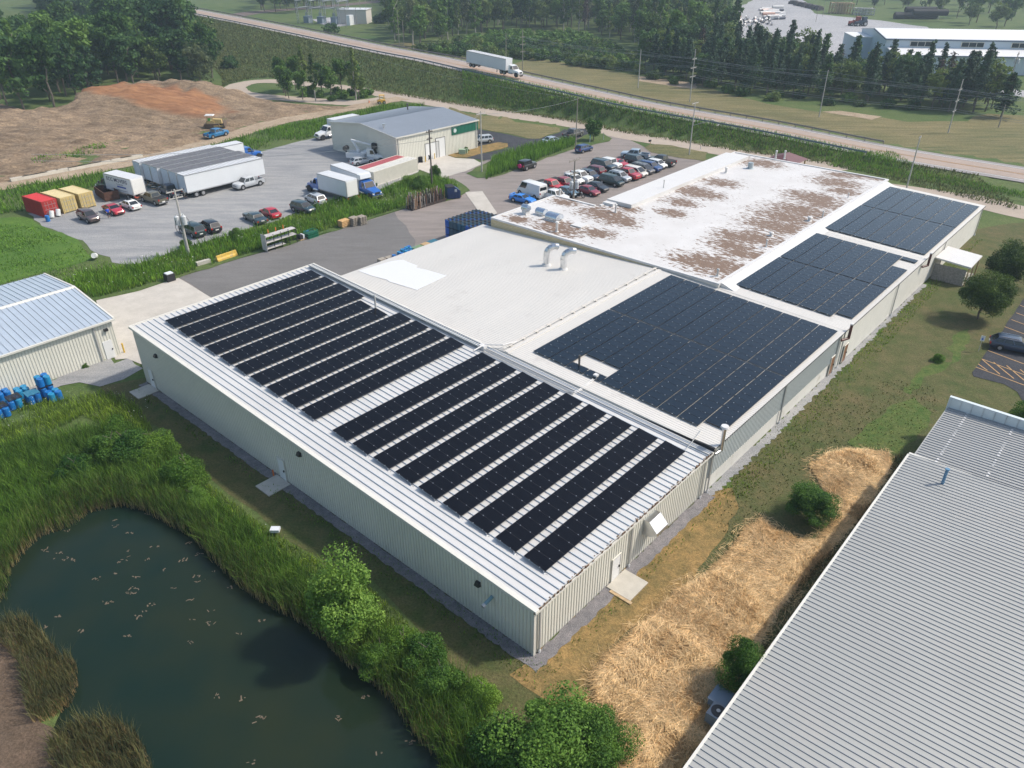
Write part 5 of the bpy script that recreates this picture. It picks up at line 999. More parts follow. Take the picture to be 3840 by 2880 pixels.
# rusty open bin
p=k5(1180,870); sb=empty('scrap_bin',(p.x+.5,p.y+2.2,.03),math.radians(132),'rusty open-topped scrap bin beside the yellow container','scrap bin')
m=MB(); 
for x0,x1,y0,y1 in ((-2.6,2.6,-1.2,-1.1),(-2.6,2.6,1.1,1.2),(-2.6,-2.5,-1.1,1.1),(2.5,2.6,-1.1,1.1)): m.box(x0,x1,y0,y1,.15,1.6)
m.box(-2.5,2.5,-1.1,1.1,.15,.3)
for x in np.arange(-2.4,2.5,.8): m.box(x,x+.1,-1.27,-1.2,.2,1.6); m.box(x,x+.1,1.2,1.27,.2,1.6)
m.build('bin',pm('rust_dark',(.09,.04,.025),.85,var=.4,scale=3),sb)
# bucket truck
pa,pb=K(1280,520,5.95)(290,520),K(1280,520,5.95)(600,540); rz=math.radians(-20); rz=math.atan2(pb.y-pa.y,pb.x-pa.x); u=Vector((math.cos(rz),math.sin(rz),0)); n=Vector((-u.y,u.x,0))
bt=empty('bucket_truck',pa+n*1.0-u*1.6+Vector((0,0,.03)),rz,'white utility bucket truck parked against the workshop wall','utility truck')
m=MB(); m.box(0,4.3,-1.2,-.7,.8,1.75); m.box(0,4.3,.7,1.2,.8,1.75); m.box(0,4.3,-.7,.7,.8,1.1); m.box(3.2,4.3,-1.2,1.2,1.0,2.0); m.build('utility_body',M_box,bt)
MB().box(0,7,-.45,.45,.6,.85).build('chassis',M_under,bt); cabparts(bt,4.45,'white',hood=1.5)
for s in (-1,1): wheel(bt,1.6,s*1.0,.48,.3)
m=MB(); m.cyl((2.2,0,1.1),(2.2,0,2.6),.35,n=12); m.build('turret',M_box,bt)
m=MB(); m.hexa([(2.0,-.18,2.5),(2.0,.18,2.5),(2.4,.18,2.3),(2.4,-.18,2.3),(.9,-.16,4.1),(.9,.16,4.1),(1.3,.16,4.2),(1.3,-.16,4.2)]); m.hexa([(.9,-.16,3.9),(.9,.16,3.9),(5.4,.14,3.2),(5.4,-.14,3.2),(.9,-.16,4.25),(.9,.16,4.25),(5.4,.14,3.45),(5.4,-.14,3.45)]); m.build('boom',M_box,bt)
m=MB(); m.box(5.4,6.4,-.5,.5,2.7,3.7); m.build('bucket',M_under,bt)
m=MB(); m.cyl((-.4,-.5,2.4),(-.4,.5,2.4),.4,n=14); m.cyl((-.4,-.55,2.4),(-.4,-.5,2.4),.5,n=14); m.cyl((-.4,.5,2.4),(-.4,.55,2.4),.5,n=14); m.build('cable_reel',M_black2,bt); MB().box(-.5,-.3,-.1,.1,1.0,2.4).build('reel_post',M_under,bt)
# bulldozer
p=k1(1755,1130); bz=empty('bulldozer',p+Vector((1.5,2.6,.3)),math.radians(8),'tan bulldozer with white canopy working the red soil','bulldozer')
My=pm('bulldozer_yellow',(.52,.38,.16),.6,var=.15,scale=3)
for s in (-1,1):
    m=MB(); pr=[(-1.9,.45),(-1.6,.05),(1.5,.05),(1.9,.45),(1.6,.9),(-1.6,.95)]; m.extr(pr,min(s*.75,s*1.3),max(s*.75,s*1.3)); m.build('track',pm('track_brown',(.10,.07,.05),.9,var=.3,scale=5),bz)
m=MB(); m.box(-1.2,.6,-.7,.7,.7,1.5); m.hexa([(.3,-.5,.8),(2.3,-.5,.8),(2.3,.5,.8),(.3,.5,.8),(.3,-.5,1.9),(2.2,-.45,1.75),(2.2,.45,1.75),(.3,.5,1.9)]); m.build('body',My,bz)
m=MB()
for x in (-1.0,.2):
    for y in (-.65,.65): m.box(x-.05,x+.05,y-.05,y+.05,1.4,2.7)
m.build('canopy_post',My,bz); MB().hexa([(-1.4,-.9,2.7),(.7,-.9,2.65),(.7,.9,2.65),(-1.4,.9,2.7),(-1.2,-.8,2.85),(.5,-.8,2.8),(.5,.8,2.8),(-1.2,.8,2.85)]).build('canopy',M_wcoat,bz)
m=MB(); m.hexa([(2.9,-1.6,.1),(3.1,-1.6,.1),(3.1,1.6,.1),(2.9,1.6,.1),(2.7,-1.6,1.2),(2.85,-1.6,1.2),(2.85,1.6,1.2),(2.7,1.6,1.2)]); m.build('blade',MATS['track_brown'],bz)
m=MB(); m.box(.5,2.8,-1.4,-1.25,.35,.55); m.box(.5,2.8,1.25,1.4,.35,.55); m.build('push_arm',My,bz); MB().box(-.8,-.3,-.3,.3,1.5,2.0).build('seat',pm('green_vest',(.10,.45,.05),.6),bz)
# small yellow roller by the dirt road
p=k2(1080,905); rl=empty('compact_loader',p+Vector((0,1,.05)),math.radians(200),'small yellow machine with roof frame beside the dirt road','loader')
m=MB(); m.box(-1.0,1.0,-.6,.6,.4,1.1); m.build('body',pm('machine_yellow',(.62,.36,.05),.5),rl)
m=MB()
for x in (-.8,.4):
    for y in (-.5,.5): m.box(x-.04,x+.04,y-.04,y+.04,1.1,2.2)
m.box(-.95,.55,-.6,.6,2.2,2.28); m.build('roof_frame',MATS['machine_yellow'],rl)
for s in (-1,1):
    for x in (-.65,.65): wheel(rl,x,s*.62,.4,.25)
# ================================================================ POLES, WIRES, YARD OBJECTS
M_pole=pm('weathered_pole',(.26,.235,.20),.85,var=.15,scale=3,mp=((1,1,.1),(0,0,0))); M_polel=pm('pale_pole',(.42,.40,.37),.8,var=.1,scale=3); M_xf=pm('transformer_grey',(.50,.52,.53),.45); M_wire=pm('wire',(.30,.31,.32),.5); M_bwire=pm('dark_cable',(.03,.03,.03),.6)
POLES={}
def pole(key,K_,b,t,label,arms=(),lamp=None,mat=None,r=.16,xf=0,lean=None,K2=None,azc=math.radians(-42),conduit=False):
    p=K_(*b); gz=gh(p.x,p.y)
    if gz>.05: p=K_(*b,gz); p.z=gz
    y=(K2 or K_)(t[0],t[1]); uv=proj(y); h=zfor((p.x,p.y),uv[1])-p.z
    if not 4<h<28: h=11
    o=empty('utility_pole',p,azc,label,'utility pole',None); m=MB(); m.cyl((0,0,-.3),(0,0,h),r,r*.62,n=8); m.build('pole',mat or M_pole,o)
    for dz,L in arms:
        m=MB(); m.box(-.06,.06,-L/2,L/2,h-dz-.07,h-dz+.07)
        for yy in (-L/2+.12,-L/6,L/6,L/2-.12): m.cyl((0,yy,h-dz+.07),(0,yy,h-dz+.28),.045,n=6)
        m.build('crossarm',mat or M_pole,o)
    if xf:
        for i in range(xf):
            a=math.pi*.1+i*math.pi*2/3; x,yy=.55*math.cos(a),.55*math.sin(a); m=MB(); z0=h-4.9 if xf==3 else h-3.2; m.cyl((x,yy,z0),(x,yy,z0+1.15),.34,n=12); m.cyl((x,yy,z0+1.15),(x,yy,z0+1.28),.34,.18,n=12); m.cyl((x,yy,z0+1.25),(x,yy,z0+1.55),.06,n=6); m.cyl((x*.5,yy*.5,z0+.3),(x*.9,yy*.9,z0+.3),.06,n=6); m.build('transformer',M_xf,o)
        for s in (-1,1):
            m=MB(); pts=[Vector((0,s*.3,h-3.6)),Vector((.1,s*1.0,h-4.6)),Vector((.1,s*.9,h-5.8)),Vector((0,s*.15,h-6.3))]; m.tube(catmull(pts,5),.035,m=0); m.build('cable_loop',M_bwire,o)
    if conduit:
        for a in (-.5,.2,.9): m=MB(); x,yy=-.24*math.cos(a),-.24*math.sin(a); m.cyl((x,yy,0),(x,yy,h-6),.07,n=6); m.build('conduit',M_polel,o)
    if lamp:
        m=MB(); m.cyl((0,0,h-lamp[0]),(lamp[1],0,h-lamp[0]+1.6),.05,n=6); m.box(lamp[1]-.1,lamp[1]+.5,-.15,.15,h-lamp[0]+1.55,h-lamp[0]+1.7); m.build('lamp_arm',M_polel,o)
    POLES[key]=(o,p,h); return o
pole('yard',k6,(352,1530),(165,735),'tall pale pole with three grey transformers and conduits by the weeds',arms=((.25,2.4),(1.2,2.0)),mat=M_polel,r=.2,xf=3,conduit=True)
pole('ws1',k7,(1440,890),(1405,293),'dark pole with short crossarms between the workshop and weeds',arms=((.4,1.5),(1.6,1.3)),r=.17,mat=pm('dark_pole',(.10,.085,.075),.85))
pole('ws2',k7,(1955,735),(1938,100),'pale pole with one crossarm at the tip of the reed verge',arms=((.5,2.4),),mat=M_polel,r=.15)
pole('lot1',kC,(1430,498),(583,838),'thin brown pole beside the blue small suv and round tree',K2=k3,r=.13)
pole('lot2',kA,(1580,792),(1385,765),'brown pole with grey transformers among the parked cars',K2=kC,arms=((.15,3.0),(2.4,2.2)),xf=3,r=.19)
pole('road',k8,(2030,282),(1595,885),'grey street light pole with long slanted lamp arm by the service road',K2=k3,arms=((.15,2.4),),lamp=(4.5,4.2),mat=M_polel,r=.15)
pole('end',kR,(1425,372),(1540,20),'grey pole behind the rear end of the factory',mat=M_polel,r=.15,arms=((.2,1.2),))
far=[('a',k2,(1240,415),(1210,70),'pole with one low crossarm at woodland edge beyond the guardrail',((9.5,2.6),)),('b',k2,(1280,415),(1270,180),'thin plain pole at the left woodland edge',()),('c',k2,(2160,578),(2170,285),'thin plain pole right of the highway truck',()),('d',k3,(90,625),(95,255),'pole with three crossarms in front of the round shrubs',((2.2,2.4),(4.4,2.8),(6.6,2.6))),('e',k3,(1088,762),(1132,428),'plain leaning pole in the mown field',()),('f',k3,(1535,882),(1595,425),'tall pole with three crossarms in the middle of the mown field',((2.4,2.2),(4.6,2.9),(6.8,2.9))),('g',k4,(440,1012),(535,605),'plain pole before the pine belt, left',()),('h',k4,(1555,1150),(1690,685),'tall pale pole with three crossarms before the pine belt',((2.2,2.4),(4.6,2.6),(6.8,2.6))),('i',k4,(1990,1102),(2030,905),'short guy pole right of the tall pale pole',()),('j',k4,(2065,780),(2165,445),'brown pole with transformers in front of the white hangar',((.8,2.6),(1.8,2.4)))]
for key,K_,b,t_,lab,arms in far: pole(key,K_,b,t_,lab,arms,mat=M_polel if key in 'efgh' else M_pole,r=.15,xf=2 if key=='j' else 0)
for i,(u,v,t_) in enumerate([(200,68,.3),(97,50,0)]): pass
for i,(x,y,yt) in enumerate([(100,590,0),(182,375,75),(322,338,90),(383,318,0),(463,315,0),(533,150,0)]):
    K_=K(1250,0,3.629)
    if y>500: continue
    pole('s%d'%i,K_,(x,y),(x-8,yt-60 if yt==0 else yt),['thin','thin grey pole left of the substation cabin','thin brown pole in front of the substation cabin','thin dark pole touching the substation cabin','thick green-grey pole right of the substation cabin','short pale pole in the meadow by the railway'][i],mat=M_pole,r=.14)
for i,(x,y,t_) in enumerate([(575,130,0),(815,130,0),(760,175,60),(1060,165,70),(600,163,125)]):
    K_=K(2700,0,2.117)
    if i in(0,4): continue
    pole('fl%d'%i,K_,(x,y),(x+15,max(t_,-20)),['a','lamp post at the middle of the far gravel lot','a','lamp post beside the two tractors on the far gravel lot'][i] if i!=2 else 'slim pole in the centre of the far gravel lot',mat=M_pole,r=.13)
def wire(pts_list,label,mat=None,sag=.8,r=.022,nm='power_line'):
    m=MB()
    for a,b in pts_list:
        a,b=Vector(a),Vector(b); P_=[a.lerp(b,i/8)-Vector((0,0,sag*4*(i/8)*(1-i/8))) for i in range(9)]; m.tube(P_,r,n=4)
    o=m.build(nm,mat or M_wire); tag(o,label,'power line','overhead wires'); return o
def tip(k_,dz,off=0): o,p,h=POLES[k_]; a=o.rotation_euler.z; return Vector((p.x-math.sin(a)*off,p.y+math.cos(a)*off,p.z+h-dz))
for i,(dz,off) in enumerate(((2.4,-1.),(2.4,1.),(4.6,-1.2),(4.6,1.2),(6.8,-1.2),(6.8,1.2))):
    e_=tip('h',dz-.2,off); f_=tip('f',dz-.2,off); d_=tip('d',dz-.3,off*.9); far_=e_+(e_-f_)
    wire([(d_,f_),(f_,e_),(e_,far_)],['upper left','upper right','middle left','middle right','lower left','lower right'][i]+' wire strung between the three-crossarm poles along the field',sag=1.,r=.03)
for i,off in enumerate((-.3,.3)): wire([(tip('c',.2+i,off),tip('e',.3+i,off)),(tip('e',.3+i,off),tip('g',.3+i,off)),(tip('g',.3+i,off),tip('g',.3+i,off)+(tip('g',.3,0)-tip('e',.3,0)))],('upper' if i==0 else 'lower')+' wire on the plain poles before the pine belt',sag=.8,r=.03)
wire([(tip('ws1',.8,0),tip('ws1',.8)+Vector((-60,-18,1)))],'upper pale wire from the dark pole across the gravel yard',sag=1.2,r=.03)
wire([(tip('ws1',1.8,0),tip('ws1',1.8)+Vector((-60,-18,1)))],'lower pale wire from the dark pole across the gravel yard',sag=1.3,r=.03)
wire([(tip('ws1',.6),tip('ws2',.6)),(tip('ws2',.6),tip('lot1',.4))],'wire linking the two poles near the workshop to the lot pole',sag=.6)
wire([(tip('lot1',.4),tip('lot1',.4)+Vector((-60,60,2)))],'wire running from the lot pole toward the highway bank',sag=1.)
# guard rails
M_gr=pm('guardrail_steel',(.16,.20,.27),.45,.5); M_grf=pm('weathered_guardrail',(.20,.19,.17),.6,.3)
gp=mesh_of(MB().box(-.07,.07,-.09,.09,-.2,.78),'guardrail_post',[M_grf])
def guardrail(off,i0,i1,mat,label,name='guardrail'):
    C=[p for p in HW[i0:i1]]; o=empty(name,(C[0].x,C[0].y,C[0].z),0,label,'guardrail','guardrails'); O=Vector(C[0]); m=MB()
    def offp(i):
        d=(C[min(i+1,len(C)-1)]-C[max(i-1,0)]); d=Vector((d.x,d.y,0)).normalized(); return C[i]+Vector((-d.y,d.x,0))*off-O,d
    P_=[offp(i) for i in range(len(C))]
    for (p,d),(q,e) in zip(P_,P_[1:]):
        n=Vector((-d.y,d.x,0))*.06; m.hexa([p-n+Vector((0,0,.45)),p+n+Vector((0,0,.45)),q+n+Vector((0,0,.45)),q-n+Vector((0,0,.45)),p-n+Vector((0,0,.80)),p+n+Vector((0,0,.80)),q+n+Vector((0,0,.80)),q-n+Vector((0,0,.80))])
    m.build('rail',mat,o)
    s=0; n_=0; tot=sum((q-p).length for (p,_),(q,_) in zip(P_,P_[1:])); step=max(3.8,tot/98)
    for (p,d),(q,e) in zip(P_[::-1],P_[-2::-1]):
        L=(q-p).length
        while s<L and n_<99: c=p.lerp(q,s/L); child(gp,'guardrail_post',o,c,(0,0,math.atan2(d.y,d.x))); s+=step; n_+=1
        s-=L
idx=lambda u: min(range(len(HW)),key=lambda i:abs(proj(HW[i])[0]-u))
guardrail(-5.9,idx(250),idx(1905),M_gr,'blue-grey steel guardrail along the near side of the highway')
guardrail(5.9,idx(330),idx(1925),M_grf,'weathered guardrail along the far side of the highway')
# people
def person(p,rz,label,shirt,pants,arms=None,shorts=False):
    o=empty('person',p,rz,label,'person'); sk=pm('skin',(.42,.24,.17),.6); V=[];E=[];R=[]
    J={'pel':(0,0,.95),'chest':(.02,0,1.32),'neck':(.02,0,1.50),'head':(.05,0,1.63),'top':(.05,0,1.76),'ls':(.02,.19,1.42),'le':(.08,.27,1.16),'lh':(.30,.22,1.08),'rs':(.02,-.19,1.42),'re':(.06,-.27,1.15),'rh':(.28,-.2,1.05),'lhip':(0,.10,.90),'lk':(.10,.11,.50),'lf':(.05,.11,.08),'lt':(.2,.12,.04),'rhip':(0,-.10,.90),'rk':(-.02,-.11,.50),'rf':(-.16,-.11,.08),'rt':(-.02,-.12,.04)}
    rad={'pel':.15,'chest':.17,'neck':.06,'head':.10,'top':.07,'ls':.075,'le':.05,'lh':.035,'rs':.075,'re':.05,'rh':.035,'lhip':.10,'lk':.065,'lf':.045,'lt':.04,'rhip':.10,'rk':.065,'rf':.045,'rt':.04}
    ks=list(J); ed=[('pel','chest'),('chest','neck'),('neck','head'),('head','top'),('chest','ls'),('ls','le'),('le','lh'),('chest','rs'),('rs','re'),('re','rh'),('pel','lhip'),('lhip','lk'),('lk','lf'),('lf','lt'),('pel','rhip'),('rhip','rk'),('rk','rf'),('rf','rt')]
    for side,sy in (('l',1),('r',-1)):
        hnd=Vector(J[side+'h'])
        for j in range(5):
            n=side+'g%d'%j; J[n]=tuple(hnd+Vector((.05 if j else .02,(j-2)*.018*sy if j else .045*-sy,-.03 if j else 0))); J[n+'b']=tuple(Vector(J[n])+Vector((.035,0,-.03))); rad[n]=.010; rad[n+'b']=.008; ks+=[n,n+'b']; ed+=[(side+'h',n),(n,n+'b')]
    me=bpy.data.meshes.new('body'); me.from_pydata([J[k] for k in ks],[(ks.index(a),ks.index(b)) for a,b in ed],[]); b=bpy.data.objects.new('body',me); COL.objects.link(b); b.modifiers.new('skin','SKIN'); sub=b.modifiers.new('sub','SUBSURF'); sub.levels=1; sub.render_levels=1
    for i,k in enumerate(ks): me.skin_vertices[0].data[i].radius=(rad[k],rad[k])
    me.skin_vertices[0].data[0].use_root=True
    dg=bpy.context.evaluated_depsgraph_get(); m2=bpy.data.meshes.new_from_object(b.evaluated_get(dg)); bpy.data.objects.remove(b); m2.name='body'
    m2.materials.clear(); m2.materials.append(sk); m2.materials.append(shirt); m2.materials.append(pants); m2.materials.append(M_under)
    for f in m2.polygons:
        c=f.center; f.material_index=0
        if c.z<.12: f.material_index=3
        elif c.z<(.98): f.material_index=2 if (not shorts or c.z>.48) else 0
        elif c.z<1.50 and (abs(c.y)<.26 or c.z>1.22) and c.x<.16: f.material_index=1
        f.use_smooth=True
    child(m2,'body',o,(0,0,0)); h=MB(); h.add([(.04+.115*math.cos(a)*math.sin(t),.105*math.sin(a)*math.sin(t),1.68+.11*math.cos(t)) for t in np.linspace(.05,1.5,5) for a in np.linspace(0,2*math.pi,9)[:-1]],[(i*8+j,i*8+(j+1)%8,(i+1)*8+(j+1)%8,(i+1)*8+j) for i in range(4) for j in range(8)]); h.build('hair',pm('hair_brown',(.05,.03,.02),.8),o)
    return o
person(k5(1297,1070)+Vector((0,0,.03)),math.radians(-50),'person in a bright blue shirt and dark shorts beside the dark red coupe',pm('blue_shirt',(.02,.09,.55),.8),pm('dark_shorts',(.02,.025,.05),.8),shorts=True)
person(k6(312,845)+Vector((0,0,.03)),math.radians(160),'person in a pale shirt and shorts bending by the trailer corner',pm('pale_shirt',(.60,.57,.52),.8),pm('tan_shorts',(.30,.26,.20),.8),shorts=True)
# motorcycle
p=kA(1710,785); mc=empty('motorcycle',p+Vector((0,.3,.05)),math.radians(-20),'black motorcycle with chrome fork beside the dark red sedan','motorcycle')
for x in (-.72,.78):
    a=MB(); n=16
    for i in range(n): t0,t1=2*math.pi*i/n,2*math.pi*(i+1)/n; a.cyl((x+.29*math.cos(t0),0,.33+.29*math.sin(t0)),(x+.29*math.cos(t1),0,.33+.29*math.sin(t1)),.05,n=6,caps=False)
    w_=a.build('wheel',M_tyre,mc); b=MB(); b.cyl((x,-.02,.33),(x,.02,.33),.22,n=12); b.build('rim',M_chrome,w_)
m=MB(); m.cyl((-.6,0,.5),(.45,0,.75),.07,n=8); m.hexa([(-.25,-.15,.28),(.3,-.15,.28),(.3,.15,.28),(-.25,.15,.28),(-.2,-.13,.65),(.28,-.13,.65),(.28,.13,.65),(-.2,.13,.65)]); m.build('frame',M_under,mc)
m=MB(); m.cyl((-.05,0,.82),(.4,0,.85),.14,.11,n=10); m.build('tank',paint('black'),mc); m=MB(); m.hexa([(-.85,-.12,.68),(-.1,-.14,.66),(-.1,.14,.66),(-.85,.12,.68),(-.85,-.1,.78),(-.1,-.12,.76),(-.1,.12,.76),(-.85,.1,.78)]); m.build('saddle',M_under,mc)
m=MB(); m.cyl((.78,-.09,.33),(.45,-.09,1.0),.03,n=6); m.cyl((.78,.09,.33),(.45,.09,1.0),.03,n=6); m.build('fork',M_chrome,mc); m=MB(); m.cyl((.35,-.38,1.08),(.45,0,1.0),.02,n=6); m.cyl((.35,.38,1.08),(.45,0,1.0),.02,n=6); m.build('handlebar',M_chrome,mc); MB().cyl((.5,0,.88),(.62,0,.87),.09,n=10).build('headlight',M_lamp,mc); MB().cyl((-.75,-.2,.28),(.2,-.2,.3),.05,n=8).build('exhaust',M_chrome,mc)
# dumpster
a=kH(1450,570); b=kH(1700,545); rz=math.atan2(b.y-a.y,b.x-a.x); dp=empty('dumpster',a+Vector((0,0,.06)),rz,'dark blue dumpster with sloped front and black lid beside the rusty posts','dumpster')
L=(b-a).length; m=MB(); Wd_=1.9; m.extr([(0,0.1),(L,.1),(L,1.35),(L*.55,2.05),(0,2.05)],0,Wd_)
for x in np.linspace(.3,L-.4,4): m.box(x,x+.08,-.05,0,.15,1.3)
m.build('bin',pm('dumpster_blue',(.008,.03,.10),.5,var=.15,scale=2),dp); m=MB(); m.box(-.05,L*.57,-.05,Wd_+.05,2.06,2.13); m.build('lid',M_under,dp); m=MB(); m.box(L*.55,L*.72,-.02,-.01,1.2,1.7); m.build('label_plate',pm('sticker_grey',(.35,.38,.40),.5),dp); MB().box(L-.1,L+.25,.2,.5,.2,.3).build('fork_pocket',M_rust,dp)
# rack of rusty posts
a=kH(790,780); b=kH(1420,590); rz=math.atan2(b.y-a.y,b.x-a.x); L=(b-a).length; pr_=empty('post_rack',a+Vector((0,0,.06)),rz,'long dense rack of upright rusty steel stakes and pallets on the asphalt','rack')
m=MB(); m.box(-.3,L,0,1.7,.0,.12); m.box(-.3,L,.0,.06,.12,.45); m.box(-.3,L,1.64,1.7,.12,.45); m.build('base_frame',pm('dark_rust',(.045,.032,.028),.85,var=.3,scale=4),pr_)
mm=[pm('stake_rust',(.14,.075,.05),.8,var=.3,scale=4),pm('stake_grey',(.26,.24,.22),.6,var=.2,scale=4),pm('stake_dark',(.035,.03,.03),.8),pm('stake_tan',(.30,.19,.12),.8)]
for i in range(96):
    x=-.25+(L+.1)*(i//4)/24+random.uniform(-.08,.08); y=[.05,.6,1.15,1.65][i%4]+random.uniform(-.06,.06); h=random.uniform(1.75,2.6); q=MB(); dx,dy=random.uniform(-.12,.12),random.uniform(-.12,.12); w_=random.uniform(.035,.06)
    q.hexa([(x-w_,y-w_,.1),(x+w_,y-w_,.1),(x+w_,y+w_,.1),(x-w_,y+w_,.1),(x-w_+dx,y-w_+dy,h),(x+w_+dx,y-w_+dy,h),(x+w_+dx,y+w_+dy,h+.05),(x-w_+dx,y+w_+dy,h+.05)]); q.build('stake',random.choice(mm),pr_)
m=MB()
for i in range(26): x=random.uniform(0,L-.6); z=random.uniform(.3,1.3); m.box(x,x+random.uniform(.3,.7),.15,1.55,z,z+.08)
tag(m.build('stacked_frames',mm[2],pr_),kind='stuff')
# blue crate block behind the corner of the factory
a=kG(285,985,.0); M_cb=[pm('crate_blue',(.012,.10,.42),.5),pm('crate_slate',(.035,.085,.13),.5),pm('crate_teal',(.015,.09,.16),.5)]
P0=Vector((loc(kG(285,985)).x,loc(kG(285,985)).y)); 
cr=None; hh=1.15; cw,cd=.62,.62
P0t=loc(kG(255,525,3.5)); 
def crate(x,y,z,i):
    m=M_cb[i%3]; b_=MB(); b_.box(0,cw-.06,0,cd-.06,0,1.0); 
    for k in (0,cw-.13):
        for k2 in (0,cd-.13): b_.box(k,k+.07,k2,k2+.07,1.0,1.10,1)
    b_.box(.08,cw-.14,.08,cd-.14,1.0,1.015,1); return b_.build('plastic_crate',[m,M_under],None,loc=MBF@Vector((x,y,z)))
CR=[]; nX,nY=9,10
protos=[]
for i in range(3): o=crate(0,0,0,i); protos.append(o.data); bpy.data.objects.remove(o)
X0,Y0_=51.2,60.6
pc_=loc(kG(255,525,3.4)); X0,Y0_=pc_.x,pc_.y-.6; XM=loc(kG(1220,190,3.4)).x-X0
LB={0:'blue',1:'slate grey',2:'teal'}
n_=0
for k in range(3):
    for i in range(18):
        for j in range(13):
            if k<2 and i>0 : continue
            if i*.85>XM-.3: continue
            x=X0+i*.85; y=Y0_-j*.85
            if y<52 and x<63.5 and False: continue
            ii=(i*7+j*3+k*5)%5; ii=0 if ii in(0,) else (1 if ii in(1,3) else 2)
            o=bpy.data.objects.new('plastic_crate',protos[ii]); COL.objects.link(o); o.location=MBF@Vector((x,y,.06+k*1.14)); o.rotation_euler=(0,0,AZ); o.scale=(1.32,1.32,1.0); n_+=1
            tag(o,LB[ii]+' plastic crate in the large stacked block beside the factory corner','crate','stacked plastic crates')
print('crates',n_)
# blue barrels
M_bar=[pm('barrel_blue',(.008,.14,.42),.4,var=.08,scale=2),pm('barrel_cyan',(.015,.22,.42),.4,var=.08,scale=2)]
def bmesh_(m_):
    b=MB(); prof=[(.27,0),(.295,.05),(.295,.28),(.30,.30),(.295,.32),(.295,.58),(.30,.6),(.295,.62),(.29,.84),(.26,.89),(.24,.87),(.0,.87)]; n=14
    for (r0,z0),(r1,z1_) in zip(prof,prof[1:]):
        for i in range(n):
            t0,t1=2*math.pi*i/n,2*math.pi*(i+1)/n; b.add([(r0*math.cos(t0),r0*math.sin(t0),z0),(r0*math.cos(t1),r0*math.sin(t1),z0),(r1*math.cos(t1),r1*math.sin(t1),z1_),(r1*math.cos(t0),r1*math.sin(t0),z1_)],[(0,1,2,3)])
    b.cyl((.12,0,.86),(.12,0,.9),.04,n=6); return mesh_of(b,'barrel',[m_])
BM=[bmesh_(x) for x in M_bar]+[bmesh_(pm('barrel_white',(.68,.68,.66),.4))]
def barrel(p,i,label,group,rot=(0,0,0),s=1.):
    o=bpy.data.objects.new('barrel',BM[i]); COL.objects.link(o); o.location=p; o.rotation_euler=rot; o.scale=(s,s,s); return tag(o,label,'barrel',group)
kBr=K(0,1380,4.762)
def pallet(p,rz,mat,label,name='pallet',n=7,s=1.2):
    o=MB(); 
    for i in range(n): y=-s/2+i*s/(n-.3); o.box(-s/2,s/2,y,y+s/n*.62,.11,.14)
    for x in (-s/2,-.05,s/2-.1): o.box(x,x+.1,-s/2,s/2,.02,.11)
    q=o.build(name,mat,None,loc=p); q.rotation_euler=(0,0,rz); return tag(q,label,'pallet')
def group4(c,rz,z,ib,lab,grp,n=4,s=1.05):
    for j in range(n):
        a=rz+math.pi/4+j*math.pi/2; barrel(c+Vector((math.cos(a)*.43*s,math.sin(a)*.43*s,z)),ib[j%len(ib)],lab,grp,s=s)
zs=math.radians(49)
c1=kBr(855,470); c1.z=.05; group4(c1,zs,.05,[0],'blue barrel in the lower layer under a pallet in the tallest stack','lower barrels of the tallest stack'); pallet(c1+Vector((0,0,.98)),zs,pm('black_pallet',(.02,.02,.025),.6),'dark pallet between the two layers of the tallest barrel stack'); group4(c1,zs,1.14,[0,1],'blue barrel on top of the tallest stack by the shed','upper barrels of the tallest stack')
group4(kBr(995,560),zs,.03,[1,0],'blue barrel in the four at the right end, before the tallest stack','four barrels at the right end')
c2=kBr(620,600); group4(c2,zs,.03,[0],'blue barrel under the slatted blue pallet','barrels under the slatted blue pallet'); pallet(c2+Vector((0,0,.97)),zs,pm('blue_pallet',(.04,.20,.32),.6),'slatted blue-grey pallet on top of four barrels')
group4(kBr(330,560)+Vector((.2,.6,0)),zs,.03,[1],'cyan barrel behind the black pallet','barrels behind the black pallet')
c3_=kBr(280,700); group4(c3_,zs,.03,[0,1],'blue barrel under the black pallet','barrels under the black pallet'); pallet(c3_+Vector((0,.2,.97)),zs,pm('black_pallet',(.02,.02,.025),.6),'black plastic pallet on barrels near the left edge',n=5)
group4(kBr(60,590)+Vector((0,.3,0)),zs,.03,[0],'blue barrel standing closest to the shed wall at left edge','barrels at the shed wall, left edge')
c4_=kBr(60,860); group4(c4_,zs,.03,[0],'blue barrel at the lower left edge of the weeds','barrels at the lower left edge'); pallet(c4_+Vector((-.2,.2,.97)),zs,MATS['black_pallet'],'black pallet on the lowest barrels at left edge',n=5)
for i,(x,y) in enumerate([(400,1640),(495,1580),(545,1600),(560,1530),(605,1520),(640,1560),(690,1545),(640,1490),(690,1470),(740,1500),(790,1490),(710,1535)]):
    barrel(kH(x,y,.9)-Vector((0,0,.84)),1 if i%2 else 0,'blue barrel in the cluster peeking over the white roof edge','barrels by the white roof edge')
barrel(k5(575,1110)+Vector((0,0,.05)),0,'blue barrel beside the red container','',s=1.1); 
for x,y,l in ((618,1045,'white barrel leaning on the left door of the red container'),(695,1025,'white barrel leaning on the right door of the red container')):
    barrel(k5(x,y+20)+Vector((.1,-.2,.1)),2,l,'white barrels at the red container',rot=(math.radians(-20),0,0),s=1.25)
barrel(k5(1137,1540)+Vector((0,0,.35)),2,'white barrel lying alone at the gravel edge','',rot=(math.radians(70),0,math.radians(20)),s=1.3)
barrel(K(960,820,2.886)(530,185)+Vector((0,.4,.3)),0,'blue barrel lying against the green crate','',rot=(math.radians(60),0,math.radians(50)))
for o in list(bpy.data.objects):
    if o.get('group')=='': del o['group']
kY=K(960,820,2.886)
